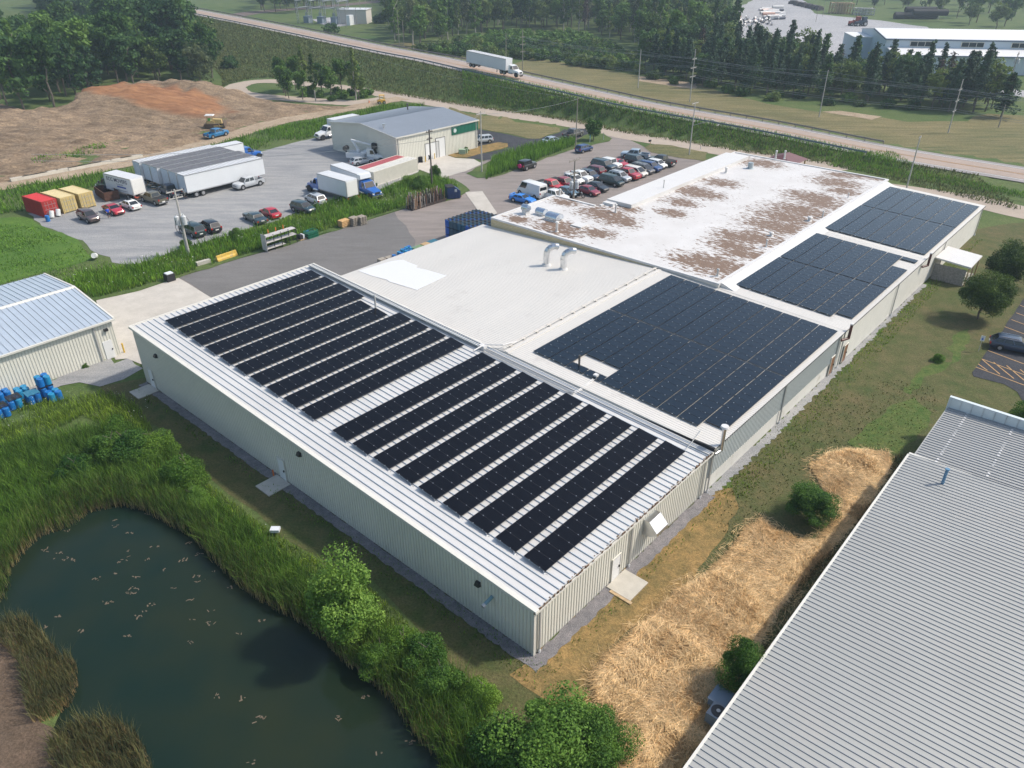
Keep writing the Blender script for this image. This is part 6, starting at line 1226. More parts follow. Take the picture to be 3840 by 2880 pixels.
# shelf rack along the weeds
a=kY(130,365); b=kY(450,260); rz=math.atan2(b.y-a.y,b.x-a.x); L=(b-a).length; sr=empty('shelf_rack',a+Vector((0,0,.08)),rz,'long empty three-tier steel shelf rack with orange pegs','shelving')
for i in range(5):
    x=L*i/4.
    for y in (0,1.0): MB().box(x-.04,x+.04,y-.04,y+.04,0,2.35).build('upright',M_under,sr)
for z in (.35,1.25,2.15):
    m=MB(); m.box(-.05,L+.05 if z>1 else L*.6,-.05,1.05,z,z+.06); m.build('shelf',pm('shelf_board',(.45,.43,.41),.7,var=.2,scale=2),sr)
m=MB(); m.box(-.09,-.05,-.1,1.1,.1,2.5); m.build('end_panel',pm('shelf_board',(.45,.43,.41),.7),sr)
for i in range(3): MB().box(L*(i+.9)/4,L*(i+.9)/4+.1,1.0,1.1,2.2,2.8).build('orange_peg',pm('orange_paint',(.62,.16,.03),.6),sr)
# green crate, machine, log, pallets, barrier
p=kY(590,215); gc=empty('wire_crate',p+Vector((0,.6,.06)),rz,'bright green cage crate on the asphalt edge','crate'); m=MB(); mg=pm('crate_green',(.01,.16,.08),.5)
for x in np.linspace(-.9,.9,8):
    for y in (-.6,.6): m.box(x-.03,x+.03,y-.03,y+.03,0,1.0)
for z in (0,.33,.66,.95):
    for y in (-.6,.6): m.box(-.93,.93,y-.035,y+.035,z,z+.07)
    for x in (-.9,.9): m.box(x-.035,x+.035,-.6,.6,z,z+.07)
m.build('cage',mg,gc); MB().box(-.85,.85,-.55,.55,.05,.75).build('contents',pm('dark_green',(.008,.07,.045),.7,var=.3,scale=6),gc)
p=kY(490,235); mb_=empty('battery_pallet',p+Vector((0,.4,.06)),rz,'small black and white machine on a wooden pallet beside the green crate','machine'); MB().box(-.6,.6,-.5,.5,0,.12).build('pallet_base',M_wood,mb_); MB().box(-.5,.0,-.4,.4,.12,.8).build('black_unit',M_under,mb_); MB().box(.02,.3,-.4,.4,.12,.75).build('white_unit',M_box,mb_)
p=kY(950,100); lg=empty('log_bundle',p+Vector((0,.5,.06)),rz,'tan bundle of cut planks on a pallet before the stacked pallets','timber'); m=MB()
for i in range(16): a_=i%4; b_=i//4; m.cyl((-.8,-.42+a_*.28,.28+b_*.24),(.8,-.42+a_*.28,.28+b_*.24),.14,n=7)
m.build('planks',pm('cut_timber',(.45,.28,.12),.8,var=.25,scale=5),lg); MB().box(-.7,.7,-.5,.5,.0,.14).build('pallet_base',M_wood,lg)
M_gw=pm('grey_wood',(.32,.28,.23),.85,var=.2,scale=4)
for (x,y,n,l) in ((1060,85,9,'left stack of weathered pallets'),(1140,72,9,'right stack of weathered pallets')):
    p=kY(x,y)+Vector((0,.5,.06))
    for k in range(n): pallet(p+Vector((random.uniform(-.05,.05),random.uniform(-.05,.05),k*.145)),rz+random.uniform(-.08,.08),M_gw,('top pallet of the ' if k==n-1 else 'weathered pallet within the ')+l+' on the asphalt'); bpy.context.scene.collection.objects[-1]
    for o in list(COL.objects)[-n:]: o['group']='weathered pallets, '+l
p=k6(790,1575); q=MB(); q.extr([(-.35,0),(.35,0),(.32,.25),(.14,.45),(.1,.8),(-.1,.8),(-.14,.45),(-.32,.25)],-1.6,1.6); o=q.build('concrete_barrier',pm('barrier_yellow',(.58,.38,.07),.75,var=.1,scale=2,dirt=(.35,.28,.15),dscale=1.5),None,loc=p+Vector((0,.4,.05))); a=k6(690,1600);b=k6(900,1530); o.rotation_euler=(0,0,math.atan2(b.y-a.y,b.x-a.x)-math.pi/2); tag(o,'faded yellow concrete barrier on the weedy asphalt edge','barrier')
p=k6(515,1640); q=MB().box(-1.,1.,-.3,.3,0,.5); o=q.build('concrete_block',M_conc2,None,loc=p+Vector((0,.3,.05))); o.rotation_euler=(0,0,math.radians(45)); tag(o,'low grey concrete block among the weeds left of the yellow barrier','block')
p=kL(1515,245); o=empty('battery_crate',p+Vector((0,0,.06)),math.radians(49),'small black box with white top on the concrete apron','crate'); MB().box(-.55,.55,-.5,.5,0,1.0).build('box',M_under,o); MB().box(-.45,.45,-.4,.4,1.0,1.12).build('top',M_box,o)
for i,(x,y,c,l,w_) in enumerate([(870,1500,'crate_green','pale green box lid behind the white roof edge',1.6),(1030,1440,'tan_box','open tan wooden box behind the white roof edge',1.2),(1160,1385,'teal_box','teal blue tote stack behind the white roof edge',1.5)]):
    p=kH(x,y,.8); cc={'crate_green':(.16,.24,.12),'tan_box':(.45,.30,.15),'teal_box':(.03,.14,.20)}[c]; q=MB(); q.box(-w_/2,w_/2,-.6,.6,0,.8); q.box(-w_/2-.04,w_/2+.04,-.64,.64,.8,.88); o=q.build('tote_box',pm('t_'+c,cc,.6,var=.1,scale=3),None,loc=(p.x,p.y,.06)); o.rotation_euler=(0,0,AZ); tag(o,l,'box')
for i,(x,y) in enumerate([(70,605),(130,590)]):
    p=kW(x,y,.5); q=MB().box(-.5,.5,-.4,.4,0,.6); o=q.build('white_tote',M_gw,None,loc=(p.x,p.y,.06)); o.rotation_euler=(0,0,AZ); tag(o,['left','right'][i]+' small pale box just over the white roof edge','box')
# bollards, mailbox, signs, meters, cone
My_=pm('bollard_yellow',(.62,.40,.05),.5)
for K_,x,y,l in ((kL,1108,885,'yellow bollard at the shed corner'),(k7,1370,632,'left yellow bollard before the small workshop door'),(k7,1468,600,'yellow bollard left of the tall workshop door'),(k7,1565,552,'yellow bollard right of the tall workshop door')):
    o=MB().cyl((0,0,0),(0,0,1.15),.09,n=8).build('bollard',My_,None,loc=K_(x,y)+Vector((0,0,.06))); tag(o,l,'bollard','yellow bollards')
p=k7(1395,612); o=MB(); 
for i in range(16): t0,t1=2*math.pi*i/16,2*math.pi*(i+1)/16; o.cyl((.42*math.cos(t0),0,.5+.42*math.sin(t0)),(.42*math.cos(t1),0,.5+.42*math.sin(t1)),.13,n=6,caps=False)
tag(o.build('tyre',M_tyre,None,loc=p+Vector((0,.2,.06))),'black tyre standing against the workshop wall','tyre')
p=k7(1322,635); o=MB().box(-.4,.4,-.3,.3,0,1.1); tag(o.build('waste_bin',[M_under],None,loc=p+Vector((0,0,.06))),'small dark waste bin at the end of the white container','bin')
p=k8(1625,195); mlb=empty('mailbox',p+Vector((0,0,.05)),math.radians(50),'black mailbox on a crooked post beside the service road','mailbox'); MB().box(-.05,.05,-.05,.05,0,1.1).build('post',M_wood,mlb); MB().box(-.6,.1,-.15,.15,1.1,1.45).build('box',M_under,mlb)
for K_,x,y,c,l,h in ((kC,1725,420,(.03,.30,.50),'slim white marker post with blue top before the round tree',1.7),(kC,2005,360,(.5,.5,.48),'dark topped white marker post right of the round tree',1.6),(k8,2145,225,(.4,.3,.2),'thin marker post on the service road edge',1.2)):
    o=MB(); o.box(-.06,.06,-.04,.04,0,h*.55,0); o.box(-.06,.06,-.04,.04,h*.55,h,1); tag(o.build('marker_post',[M_door,pm('mk_%d'%x,c,.6)],None,loc=K_(x,y)+Vector((0,0,.05))),l,'post','marker posts')
p=kS(1295,880); o=empty('parking_sign',p,math.radians(-30),'small white sign with a blue wheelchair symbol on a thin post','sign'); MB().cyl((0,0,0),(0,0,1.9),.03,n=6).build('post',M_gtrim,o); MB().box(-.2,.2,-.02,.0,1.3,1.95).build('sign_plate',M_door,o)
q=MB(); n=10; q.cyl((0,-.03,1.68),(0,-.035,1.68),.06,n=8); q.add([(.1*math.cos(t),-.033,1.55+.1*math.sin(t)) for t in np.linspace(0,2*math.pi,n+1)[:-1]],[tuple(range(n))]); q.build('wheelchair_symbol',pm('sign_blue',(.02,.10,.45),.5),o)
o=MB().cyl((0,0,0),(0,0,.7),.2,.03,n=10); tag(o.build('traffic_cone',MATS['orange_paint'],None,loc=k2(978,888)+Vector((0,0,.06))),'orange traffic cone beside the dirt road','cone')
p=k7(1752,545); o=MB().box(-.7,.7,-.5,.5,0,.9); tag(o.build('utility_box',pm('pale_green_box',(.30,.40,.28),.5),None,loc=p+Vector((0,0,.08))),'pale green transformer box on the island lawn','utility box')
p=k7(1800,540); o=MB().cyl((0,0,0),(0,0,.9),.18,n=10); tag(o.build('utility_pedestal',MATS['pale_green_box'],None,loc=p+Vector((0,0,.08))),'pale green round pedestal beside the transformer box','utility box')
p=kP(1245,605); o=MB(); o.box(-.35,.35,-.25,.25,.0,.25); tag(o.build('white_box',M_box,None,loc=(p.x,p.y,.35)),'small white box left on the bright grass above the pond','box')
p=kP(1235,345); o=MB().box(-.05,.05,-.05,.05,0,.7); tag(o.build('stake',MATS['orange_paint'],None,loc=(p.x,p.y,.0)),'orange marker stake beside the middle front door','post')
for i in range(11):
    t=i/10; u=k5(285,610); v=k5(1560,370); p=u.lerp(v,t); q=MB(); q.hexa([(-2.2,-.5,0),(2.2,-.5,0),(2.2,.5,0),(-2.2,.5,0),(-2.2,-.35,.55),(2.2,-.35,.55),(2.2,.35,.55),(-2.2,.35,.55)])
    if i in(3,8): continue
    o=q.build('concrete_barrier',pm('pale_barrier',(.46,.42,.35),.8,var=.12,scale=1.5),None,loc=p+Vector((0,0,.08))); o.rotation_euler=(0,0,math.atan2(v.y-u.y,v.x-u.x)+random.uniform(-.06,.06)); tag(o,'pale low concrete barrier in the line between dirt road and weeds','barrier','barriers along the dirt road')
# debris by the trailers
m=MB()
for i in range(60):
    p=kF(random.uniform(1230,1650),random.uniform(470,590),0); l=random.uniform(.3,1.1); a=random.uniform(0,6.3); c,s=math.cos(a)*l/2,math.sin(a)*l/2; w_=random.uniform(.05,.3); z=random.uniform(.1,.7)
    m.hexa([(p.x-c,p.y-s,z),(p.x+c,p.y+s,z),(p.x+c-s*w_,p.y+s+c*w_,z),(p.x-c-s*w_,p.y-s+c*w_,z),(p.x-c,p.y-s,z+.12),(p.x+c,p.y+s,z+.12),(p.x+c-s*w_,p.y+s+c*w_,z+.12),(p.x-c-s*w_,p.y-s+c*w_,z+.12)],i%3)
tag(m.build('scrap_pile',[M_wood,pm('scrap_white',(.5,.5,.47),.7),pm('scrap_teal',(.03,.12,.12),.7)]),'pile of scrap timber and bags in front of the trailer doors','scrap',kind='stuff')
# parking lot paint on the right
def stripe(K_,a,b,w_=.12,z=.075):
    p,q=K_(*a,z),K_(*b,z); d=(q-p).normalized(); n=Vector((-d.y,d.x,0))*w_/2; return [p-n,q-n,q+n,p+n]
m=MB()
for y0,x0 in ((330,1780),(400,1730),(478,1690),(548,1640),(622,1570),(868,1395),(955,1330),(1040,1270)):
    q=stripe(kS,(x0,y0),(x0+520,y0+ (y0*.0+195)*1.0*520/520)); m.quad(*q)
for a,b in (((1330,955),(1520,1115)),((1455,990),(1665,1160)),((1590,1025),(1810,1210)),((1730,1065),(1960,1255)),((1295,1008),(1390,1075))): m.quad(*stripe(kS,a,b))
tag(m.build('parking_lines',pm('worn_orange_paint',(.45,.28,.12),.8,var=.2,scale=4)),kind='structure')
# substation
M_st=pm('substation_steel',(.36,.38,.40),.5,.4)
c=k2(640,205); ss=empty('substation',c,math.radians(-20),'small electrical substation with grey steel lattice frames','substation')
for i,x in enumerate((-16,-8,0,8)):
    m=MB()
    for y in (-4,5): 
        for d in (-.5,.5): m.cyl((x+d,y,0),(x+d,y,11),.13,n=4)
        for k in range(9): m.cyl((x-.5,y,k*1.2),(x+.5,y,k*1.2+1.2),.07,n=4)
    m.box(x-.4,x+.4,-5,6,10.4,11); m.box(x-.3,x+.3,-5,6,7,7.3); m.build('gantry',M_st,ss)
m=MB()
for y in (-4,0,5): m.box(-17,9,y-.1,y+.1,10.9,11.1); m.box(-17,9,y-.1,y+.1,7.2,7.35)
m.build('busbar',M_st,ss)
for x in (-13,-5,3): m=MB(); m.box(x-1.5,x+1.5,-1.5,2,0,3.2); m.cyl((x,0,3.2),(x,0,5),.2,n=6); m.cyl((x-.8,0,3.2),(x-.8,0,5),.2,n=6); m.build('transformer',pm('substation_tank',(.20,.25,.30),.5),ss)
m=MB(); m.box(12,14,-4,0,0,4.5); m.build('control_cabinet',M_box,ss)
c=K(1250,0,3.629)(325,330); cb=empty('cabin',c+Vector((0,3,0)),math.radians(-5),'pale cream windowless cabin beside the substation','cabin'); MB().box(-10,5,-2,9,0,6.3).build('wall',pm('cabin_cream',(.56,.53,.48),.7),cb); MB().box(-10.3,5.3,-2.3,9.3,6.3,6.6).build('roof',M_boxr,cb)
# far gravel lot goods
kZ=K(2700,0,2.117)
mp=[]
for col in ((.66,.64,.62),(.60,.36,.28),(.05,.06,.09)):
    b=MB()
    b.cyl((-3.,0,.6),(3.,0,.6),.6,n=10,caps=False); mp.append(mesh_of(b,'pipe',[pm('pipe_%d'%int(col[0]*100),col,.6)]))
for i in range(75):
    if i<45: x,y=120+random.random()*300,165+random.random()*42-((random.random())*15); big=.8
    else: x,y=340+random.random()*140,75+random.random()*85; big=1.15
    p=kZ(x,y); o=bpy.data.objects.new('pipe',mp[random.choices((0,1,2),(5,1,2))[0]]); COL.objects.link(o); o.location=p+Vector((0,0,random.choice((.03,.03,1.1)))); o.rotation_euler=(0,0,math.radians(12 if i>=45 else 70)+random.uniform(-.15,.15)); o.scale=(big,big,big)
    tag(o,'large pipe in the jumbled stacks on the far gravel lot','pipe','pipes stacked on the far gravel lot')
for i in range(18):
    p=kZ(570+i*13,32+i*2.9+random.uniform(-4,4)); o=MB(); o.box(-2,2,-1.2,1.2,0,1.6); o.box(-1.6,1.2,-.9,.9,1.6,2.2); o=o.build('machine_part',pm('dark_machine',(.08,.06,.06),.7,var=.3,scale=1),None,loc=p); o.rotation_euler=(0,0,random.uniform(0,3)); tag(o,'dark rusty machine part in the line along the far lot edge','machinery','machine parts along the far lot edge')
for j,(x,y,n,l) in enumerate(((900,105,6,'tan timber crate in the row at the far lot edge'),(1090,118,5,'pale crate in the second row at the far lot edge'))):
    for i in range(n):
        p=kZ(x+i*22,y+i*1.); m=MB(); w_,h_=4.2,5.6 if j==0 else 3.6; 
        for a in (-1,1):
            for b in (-1,1): m.box(a*w_/2-.25,a*w_/2+.25,b*1.8-.25,b*1.8+.25,0,h_)
        for z in (0.3,h_*.5,h_-.4): m.box(-w_/2,w_/2,-1.9,-1.7,z,z+.45); m.box(-w_/2,w_/2,1.7,1.9,z,z+.45)
        m.box(-w_/2,w_/2,-1.8,1.8,h_-.1,h_); o=m.build('timber_crate',pm('tan_crate' if j==0 else 'pale_crate',(.50,.36,.22) if j==0 else (.50,.48,.44),.8),None,loc=p); tag(o,l,'crate','crates at the far lot edge, '+('tan' if j==0 else 'pale'))
for i,(x,y,c) in enumerate(((1070,205,(.30,.05,.03)),(1118,208,(.03,.05,.08)))):
    o=empty('tractor',kZ(x,y),math.radians(190),['small red tractor','small dark tractor'][i]+' parked on the far gravel lot','tractor'); m=MB(); m.box(-2.6,1.2,-1,1,1,2.6); m.box(-2.2,-.2,-.9,.9,2.6,4.2); m.box(1.2,3.4,-.8,.8,1.,2.2); m.build('body',pm('trac%d'%i,c,.6),o)
    for s in (-1,1): wheel(o,-1.4,s*1.2,1.1,.5); wheel(o,2.4,s*1.1,.8,.4)
for i in range(5):
    p=k4(1230+i*38,165 if i<4 else 185); o=MB().cyl((-9,0,1.6),(9,0,1.6),1.5,n=10).build('black_pipe',M_under,None,loc=p+Vector((0,i%2*4,0 if i<3 else 2.6))); tag(o,'long black pipe in the stack beyond the hangar','pipe','black pipes beyond the hangar')
# ================================================================ VEGETATION
L_dec=leafmat('leaves_green',(.024,.072,.014),(.135,.240,.042)); L_dark=leafmat('leaves_dark',(.016,.054,.018),(.082,.165,.040)); L_pine=leafmat('pine_needles',(.012,.042,.024),(.058,.115,.052),.15); L_willow=leafmat('leaves_willow',(.055,.085,.035),(.16,.19,.085)); L_lime=leafmat('leaves_lime',(.07,.16,.022),(.26,.40,.07)); L_brown=leafmat('leaves_dead',(.05,.035,.028),(.12,.09,.075),.1); L_olive=leafmat('leaves_olive',(.045,.090,.020),(.18,.24,.058)); L_bush=leafmat('leaves_bush',(.022,.080,.013),(.145,.265,.038))
M_bark=pm('bark',(.12,.10,.08),.9,var=.2,scale=3); M_birch=pm('pale_bark',(.34,.32,.28),.85,var=.15,scale=3)
def leaves(C,N,s,rs,flat=0.):
    """C centres (n,3), N outward normals; returns quads"""
    n=len(C); r=np.random.default_rng(rs); a=r.normal(size=(n,3)); t=np.cross(N+a*.8,r.normal(size=(n,3))); t/=np.linalg.norm(t,axis=1,keepdims=True)+1e-9; b=np.cross(t,N+a*.6); b/=np.linalg.norm(b,axis=1,keepdims=True)+1e-9
    sz=(s*(.6+.8*r.random((n,1)))); t=t*sz; b=b*sz*.7
    V=np.stack([C-t,C-b*.9,C+t,C+b*.9],1).reshape(-1,3); F=np.arange(n*4).reshape(-1,4); return V,F
def crown(kind,seed,nl,s,R,Hh,z0):
    r=np.random.default_rng(seed); C=[];N=[]
    if kind=='pine':
        nb=26; 
        for i in range(nb):
            f=(i/nb)**.85; z=z0+Hh*f; rr=R*(1-f)**.75*(.75+.5*r.random())*(1 if r.random()>.18 else .45)
            for j in range(max(2,int(7*(1-f)+2))):
                a=r.random()*6.283; L=rr*(.55+.5*r.random()); k=max(3,int(nl/(nb*5.5))); t=r.random(k)**.6; x=np.cos(a)*L*t+r.normal(0,.28,k); y=np.sin(a)*L*t+r.normal(0,.28,k); zz=z+.25*t*L*.4-.18*L*t**2+r.normal(0,.16,k)
                C.append(np.stack([x,y,zz],1)); N.append(np.stack([np.cos(a)*.4*np.ones(k),np.sin(a)*.4*np.ones(k),np.ones(k)],1))
    else:
        nb={'dec':30,'poplar':24,'shrub':18,'willow':32}[kind]; per=nl//nb
        for i in range(nb):
            u=r.normal(size=3); u/=np.linalg.norm(u); f=r.random()**.4
            if kind=='shrub': u[2]=abs(u[2]); c=np.array([u[0]*R*.62*f,u[1]*R*.62*f,z0+u[2]*Hh*.62*f]); br=R*(.26+.18*r.random())
            elif False: pass
            elif kind=='poplar': zz=(i+.5)/nb; rr=R*.55*(math.sin(min(1,zz*1.1+.12)*math.pi)**.6+.15); c=np.array([u[0]*rr,u[1]*rr,z0+Hh*zz]); br=R*(.30+.22*r.random())*(1.1-.5*zz)
            else: zz=.5+.5*u[2]*f; c=np.array([u[0]*R*.72*f,u[1]*R*.72*f,z0+Hh*zz]); br=R*(.19+.29*r.random()**1.3)
            d=r.normal(size=(per,3)); d/=np.linalg.norm(d,axis=1,keepdims=True); d[:,2]=np.where(r.random(per)<.35,np.abs(d[:,2]),d[:,2]); q=c+d*br*np.array([1,1,.8])*(.55+.5*r.random((per,1)))
            if kind=='willow': q[:,2]-=(r.random(per)**2)*br*1.1
            q=q[q[:,2]>z0*.25]; d=d[:len(q)]
            C.append(q); N.append(q-c+np.array([0,0,.3]))
    C=np.concatenate(C); N=np.concatenate(N)[:len(C)]
    return leaves(C,N/(np.linalg.norm(N,axis=1,keepdims=True)+1e-9),s,seed+5)
def trunkmesh(Hh,r0,seed,kind='dec',z0=3.):
    r=random.Random(seed); m=MB(); P_=[Vector((0,0,-.3))]
    for i in range(1,6): P_.append(Vector((r.uniform(-.15,.15)*i,r.uniform(-.15,.15)*i,Hh*i/6)))
    for i,(a,b) in enumerate(zip(P_,P_[1:])): m.cyl(a,b,r0*(1-i*.16),r0*(1-(i+1)*.16),n=6,caps=False)
    for i in range(5 if kind!='pine' else 0):
        k=r.randint(1,4); a=P_[k]; t=r.uniform(0,6.28); m.cyl(a,a+Vector((math.cos(t)*Hh*.16,math.sin(t)*Hh*.16,Hh*.17)),r0*.4,r0*.12,n=5,caps=False)
    return m
PR={}
def proto(key,kind,mat,nl,s,R,Hh,z0,seed,bark=None,r0=.22):
    V,F=crown(kind,seed,nl,s,R,Hh,z0); o=meshnp('crown',V.astype(np.float32),F,mat); me=o.data; bpy.data.objects.remove(o)
    t=mesh_of(trunkmesh(z0+Hh,r0,seed,kind),'trunk',[bark or M_bark]); PR[key]=(me,t,(V,F,mat))
NAMES={'dec':'broadleaf_tree','pine':'pine_tree','poplar':'tall_slim_tree','shrub':'shrub','willow':'willow_tree'}
def plant(key,p,sc,label,group=None,nm=None,cat='tree',zs=None,trunk=True):
    o=empty(nm or NAMES.get(key.split('_')[0],'tree'),p,random.uniform(0,6.28),label,cat,group); zs=zs or sc
    a=child(PR[key][0],'crown',o,(0,0,0)); a.scale=(sc,sc,zs)
    if trunk: b=child(PR[key][1],'trunk',o,(0,0,0)); b.scale=(sc,sc,zs)
    return o
# far prototypes (crown about 9 m tall, 8 m wide)
for i,m_ in enumerate((L_dec,L_dark,L_olive)): proto('dec_%d'%i,'dec',m_,1900,.36,4.,8.5,3.,20+i)
proto('dec_3','dec',L_dec,1900,.36,3.6,9.5,3.2,31); proto('dec_4','dec',L_dark,1900,.38,4.3,9.,2.8,32)
proto('poplar_0','poplar',L_dec,1500,.34,2.4,12.,3.,40,M_birch); proto('poplar_1','poplar',L_olive,1300,.34,2.2,11.,4.,41,M_birch); proto('poplar_2','poplar',L_willow,1200,.34,2.6,11.,4.,42,M_birch)
proto('pine_0','pine',L_pine,2300,.30,3.2,9.5,2.6,50); proto('pine_1','pine',L_pine,2000,.30,2.8,10.,3.2,51); proto('pine_2','pine',L_dark,2200,.30,3.3,9.,2.2,52); proto('pine_3','pine',L_brown,900,.26,2.2,8.,4.,53)
proto('shrub_0','shrub',L_olive,900,.30,2.6,2.8,.4,60); proto('shrub_1','shrub',L_dec,900,.30,2.6,3.,.4,61); proto('shrub_2','shrub',L_dark,900,.30,2.8,3.2,.4,62)
proto('willow_0','willow',L_willow,2600,.30,4.2,8.,1.5,70)
def forest(poly,spacing,keys,wts,hr,label,group,nmax,cat='tree',seed=1,stuffname='distant_woodland',massn=1.):
    r=random.Random(seed); P_=[at(*p) for p in poly]; x0,x1=min(p.x for p in P_),max(p.x for p in P_); y0,y1=min(p.y for p in P_),min(700,max(p.y for p in P_))
    pts=[]; grid={}; A=(x1-x0)*(y1-y0); tries=int(A/spacing**2*6)
    for _ in range(tries):
        x,y=r.uniform(x0,x1),r.uniform(y0,y1)
        if not inpoly(x,y,P_): continue
        gx_,gy_=int(x/spacing),int(y/spacing)
        if any((x-a)**2+(y-b)**2<spacing**2 for i in(-1,0,1) for j in(-1,0,1) for a,b in grid.get((gx_+i,gy_+j),[])): continue
        grid.setdefault((gx_,gy_),[]).append((x,y)); pts.append((x,y))
    pts=[p for p in pts if -60<proj((p[0],p[1],4))[0]<2280 and proj((p[0],p[1],14))[1]>-140]
    pts.sort(key=lambda p:p[1]); VS=[];FS=[];nv=0
    for i,(x,y) in enumerate(pts):
        k=r.choices(keys,wts)[0]; sc=r.uniform(*hr); z=max(0,gh(x,y))
        if i<nmax: plant(k,(x,y,z),sc,label[0] if isinstance(label,tuple) and False else label[k.split('_')[0]] if isinstance(label,dict) else label,group,cat=cat,zs=sc*r.uniform(.85,1.15),trunk=True)
        else:
            V,F,mt=PR[k][2]; n=len(F); sel=np.random.default_rng(i).choice(n,int(n*.45),replace=False); VV=V.reshape(-1,4,3)[sel]; c=VV.mean(1,keepdims=True); VV=(VV-c)*1.45+c; VV=VV.reshape(-1,3)*sc; a=r.uniform(0,6.28); c_,s_=math.cos(a),math.sin(a); VV=np.stack([VV[:,0]*c_-VV[:,1]*s_+x,VV[:,0]*s_+VV[:,1]*c_+y,VV[:,2]+z],1); VS.append(VV); FS.append(np.arange(len(VV)).reshape(-1,4)+nv); nv+=len(VV)
    if VS: tag(meshnp(stuffname,np.concatenate(VS),np.concatenate(FS),[L_dec]),kind='stuff')
    print('forest',group,len(pts))
DK=['dec_0','dec_1','dec_2','dec_3','dec_4']
forest([(-80,262),(0,232),(60,238),(110,240),(150,226),(205,205),(290,193),(400,178),(462,172),(470,150),(420,118),(350,86),(290,80),(240,92),(160,110),(60,118),(0,130),(-80,150)],6.3,DK+['poplar_0','shrub_1'],[5,6,2,5,6,3,1],(1.0,1.55),{'dec':'dense green broadleaf tree in the left woodland behind the dirt mounds','poplar':'slim tall tree in the left woodland behind the dirt mounds','shrub':'low shrub in the left woodland behind the dirt mounds'},'left woodland trees',95,seed=3)
forest([(225,120),(300,150),(400,160),(410,120),(330,88),(260,90)],7,['dec_0','dec_1','dec_4'],[3,3,3],(1.7,2.05),'very tall green tree of the left woodland nearest the highway bridge','tallest left woodland trees',20,seed=4)
forest([(100,15),(118,72),(195,80),(222,30),(180,-20)],9,['dec_1','dec_4'],[1,1],(1.5,1.9),'dark tall tree at far upper left beyond the railway','far upper left trees',10,seed=5)
forest([(840,-60),(838,62),(858,98),(930,104),(1000,80),(1106,68),(1170,66),(1290,74),(1365,98),(1400,132),(1480,146),(1560,134),(1600,118),(1575,90),(1560,60),(1580,18),(1600,-20),(1620,-60)],6.6,DK+['poplar_0','poplar_1','poplar_2','pine_3'],[4,3,6,4,3,3,5,5,1],(.95,1.45),{'dec':'leafy tree in the big woodland beyond the mown field','poplar':'slim pale-barked tree in the big woodland beyond the mown field','pine':'bare purplish tree in the big woodland beyond the mown field'},'big woodland beyond the mown field',190,seed=6)
forest([k_ for k_ in [(905,112),(960,122),(1108,128),(1150,128),(1220,138),(1300,150),(1382,162),(1392,140),(1330,108),(1240,80),(1106,74),(1000,88),(930,108)]],4.3,['shrub_0','shrub_1','shrub_2'],[5,4,1],(.9,1.5),'round olive green shrub at the near edge of the big woodland','shrubs at the woodland edge',110,cat='shrub',seed=7,stuffname='distant_scrub')
forest([(1385,150),(1420,160),(1500,182),(1560,196),(1700,212),(1800,218),(1880,226),(1960,236),(2060,246),(2145,242),(2155,218),(2080,206),(2000,198),(1900,190),(1800,176),(1750,163),(1700,148),(1640,136),(1500,137)],4.0,['pine_0','pine_1','pine_2','pine_3','dec_2','dec_1'],[6,5,3,.6,4,2],(.8,1.15),{'pine':'dark pine in the belt between the mown field and white hangar','dec':'broadleaf tree among the pines before the white hangar'},'pine belt before the hangar',230,seed=8)
forest([(1400,170),(1560,205),(1700,222),(1800,228),(1900,236),(1990,246),(2050,246),(1960,234),(1800,216),(1600,198),(1430,160)],5.5,['shrub_1','shrub_2','shrub_0'],[2,2,1],(.6,1.1),'low shrub under the front edge of the pine belt','shrubs under the pines',40,cat='shrub',seed=9,stuffname='distant_scrub')
forest([(1780,-40),(1790,2),(1900,22),(2010,42),(2100,58),(2240,82),(2300,-40)],15,DK+['poplar_1'],[3,3,5,3,3,2],(.9,1.5),'tree standing in the meadow behind the far gravel lot','trees behind the far lot',60,seed=10)
forest([(560,-40),(560,25),(640,30),(725,16),(790,-2),(840,-12),(840,-60)],9,DK,[1]*5,(.9,1.4),'tree in the row behind the railway at the top','trees behind the railway',60,seed=11)
forest([k_ for k_ in [(598,205),(625,216),(660,222),(740,222),(795,214),(800,204),(740,198),(670,194),(610,192)]],3.6,['dec_0','dec_3','shrub_1','poplar_1'],[4,4,4,1],(.62,.88),'leafy tree of the clump inside the loop road','trees inside the loop road',34,seed=12)
plant('willow_0',k1(1740,740),1.25,'large grey-green willow at the right end of the left woodland'); plant('shrub_2',k1(1990,590),1.5,'wide dark bush on the slope right of the willow',cat='shrub')
plant('dec_2',k2(890,860),.62,'small spreading tree at the right end of the loop road clump')
plant('shrub_2',k2(650,285),1.6,'dark bush beside the highway guardrail near the substation',cat='shrub'); plant('shrub_2',k2(1080,200),1.8,'dark round bush in the meadow right of the cabin',cat='shrub')
plant('pine_2',k4(2010,1015),1.25,'dense dark bushy evergreen standing alone at right of the pines',zs=.95)
plant('shrub_1',k4(2140,755),.9,'small round bush before the white hangar at the right edge',cat='shrub')
proto('round_0','dec',L_bush,5200,.15,2.1,3.8,.9,80,r0=.12); plant('round_0',k8(1040,132),1.0,'neat round green tree between the sealed drive and the lot entrance')
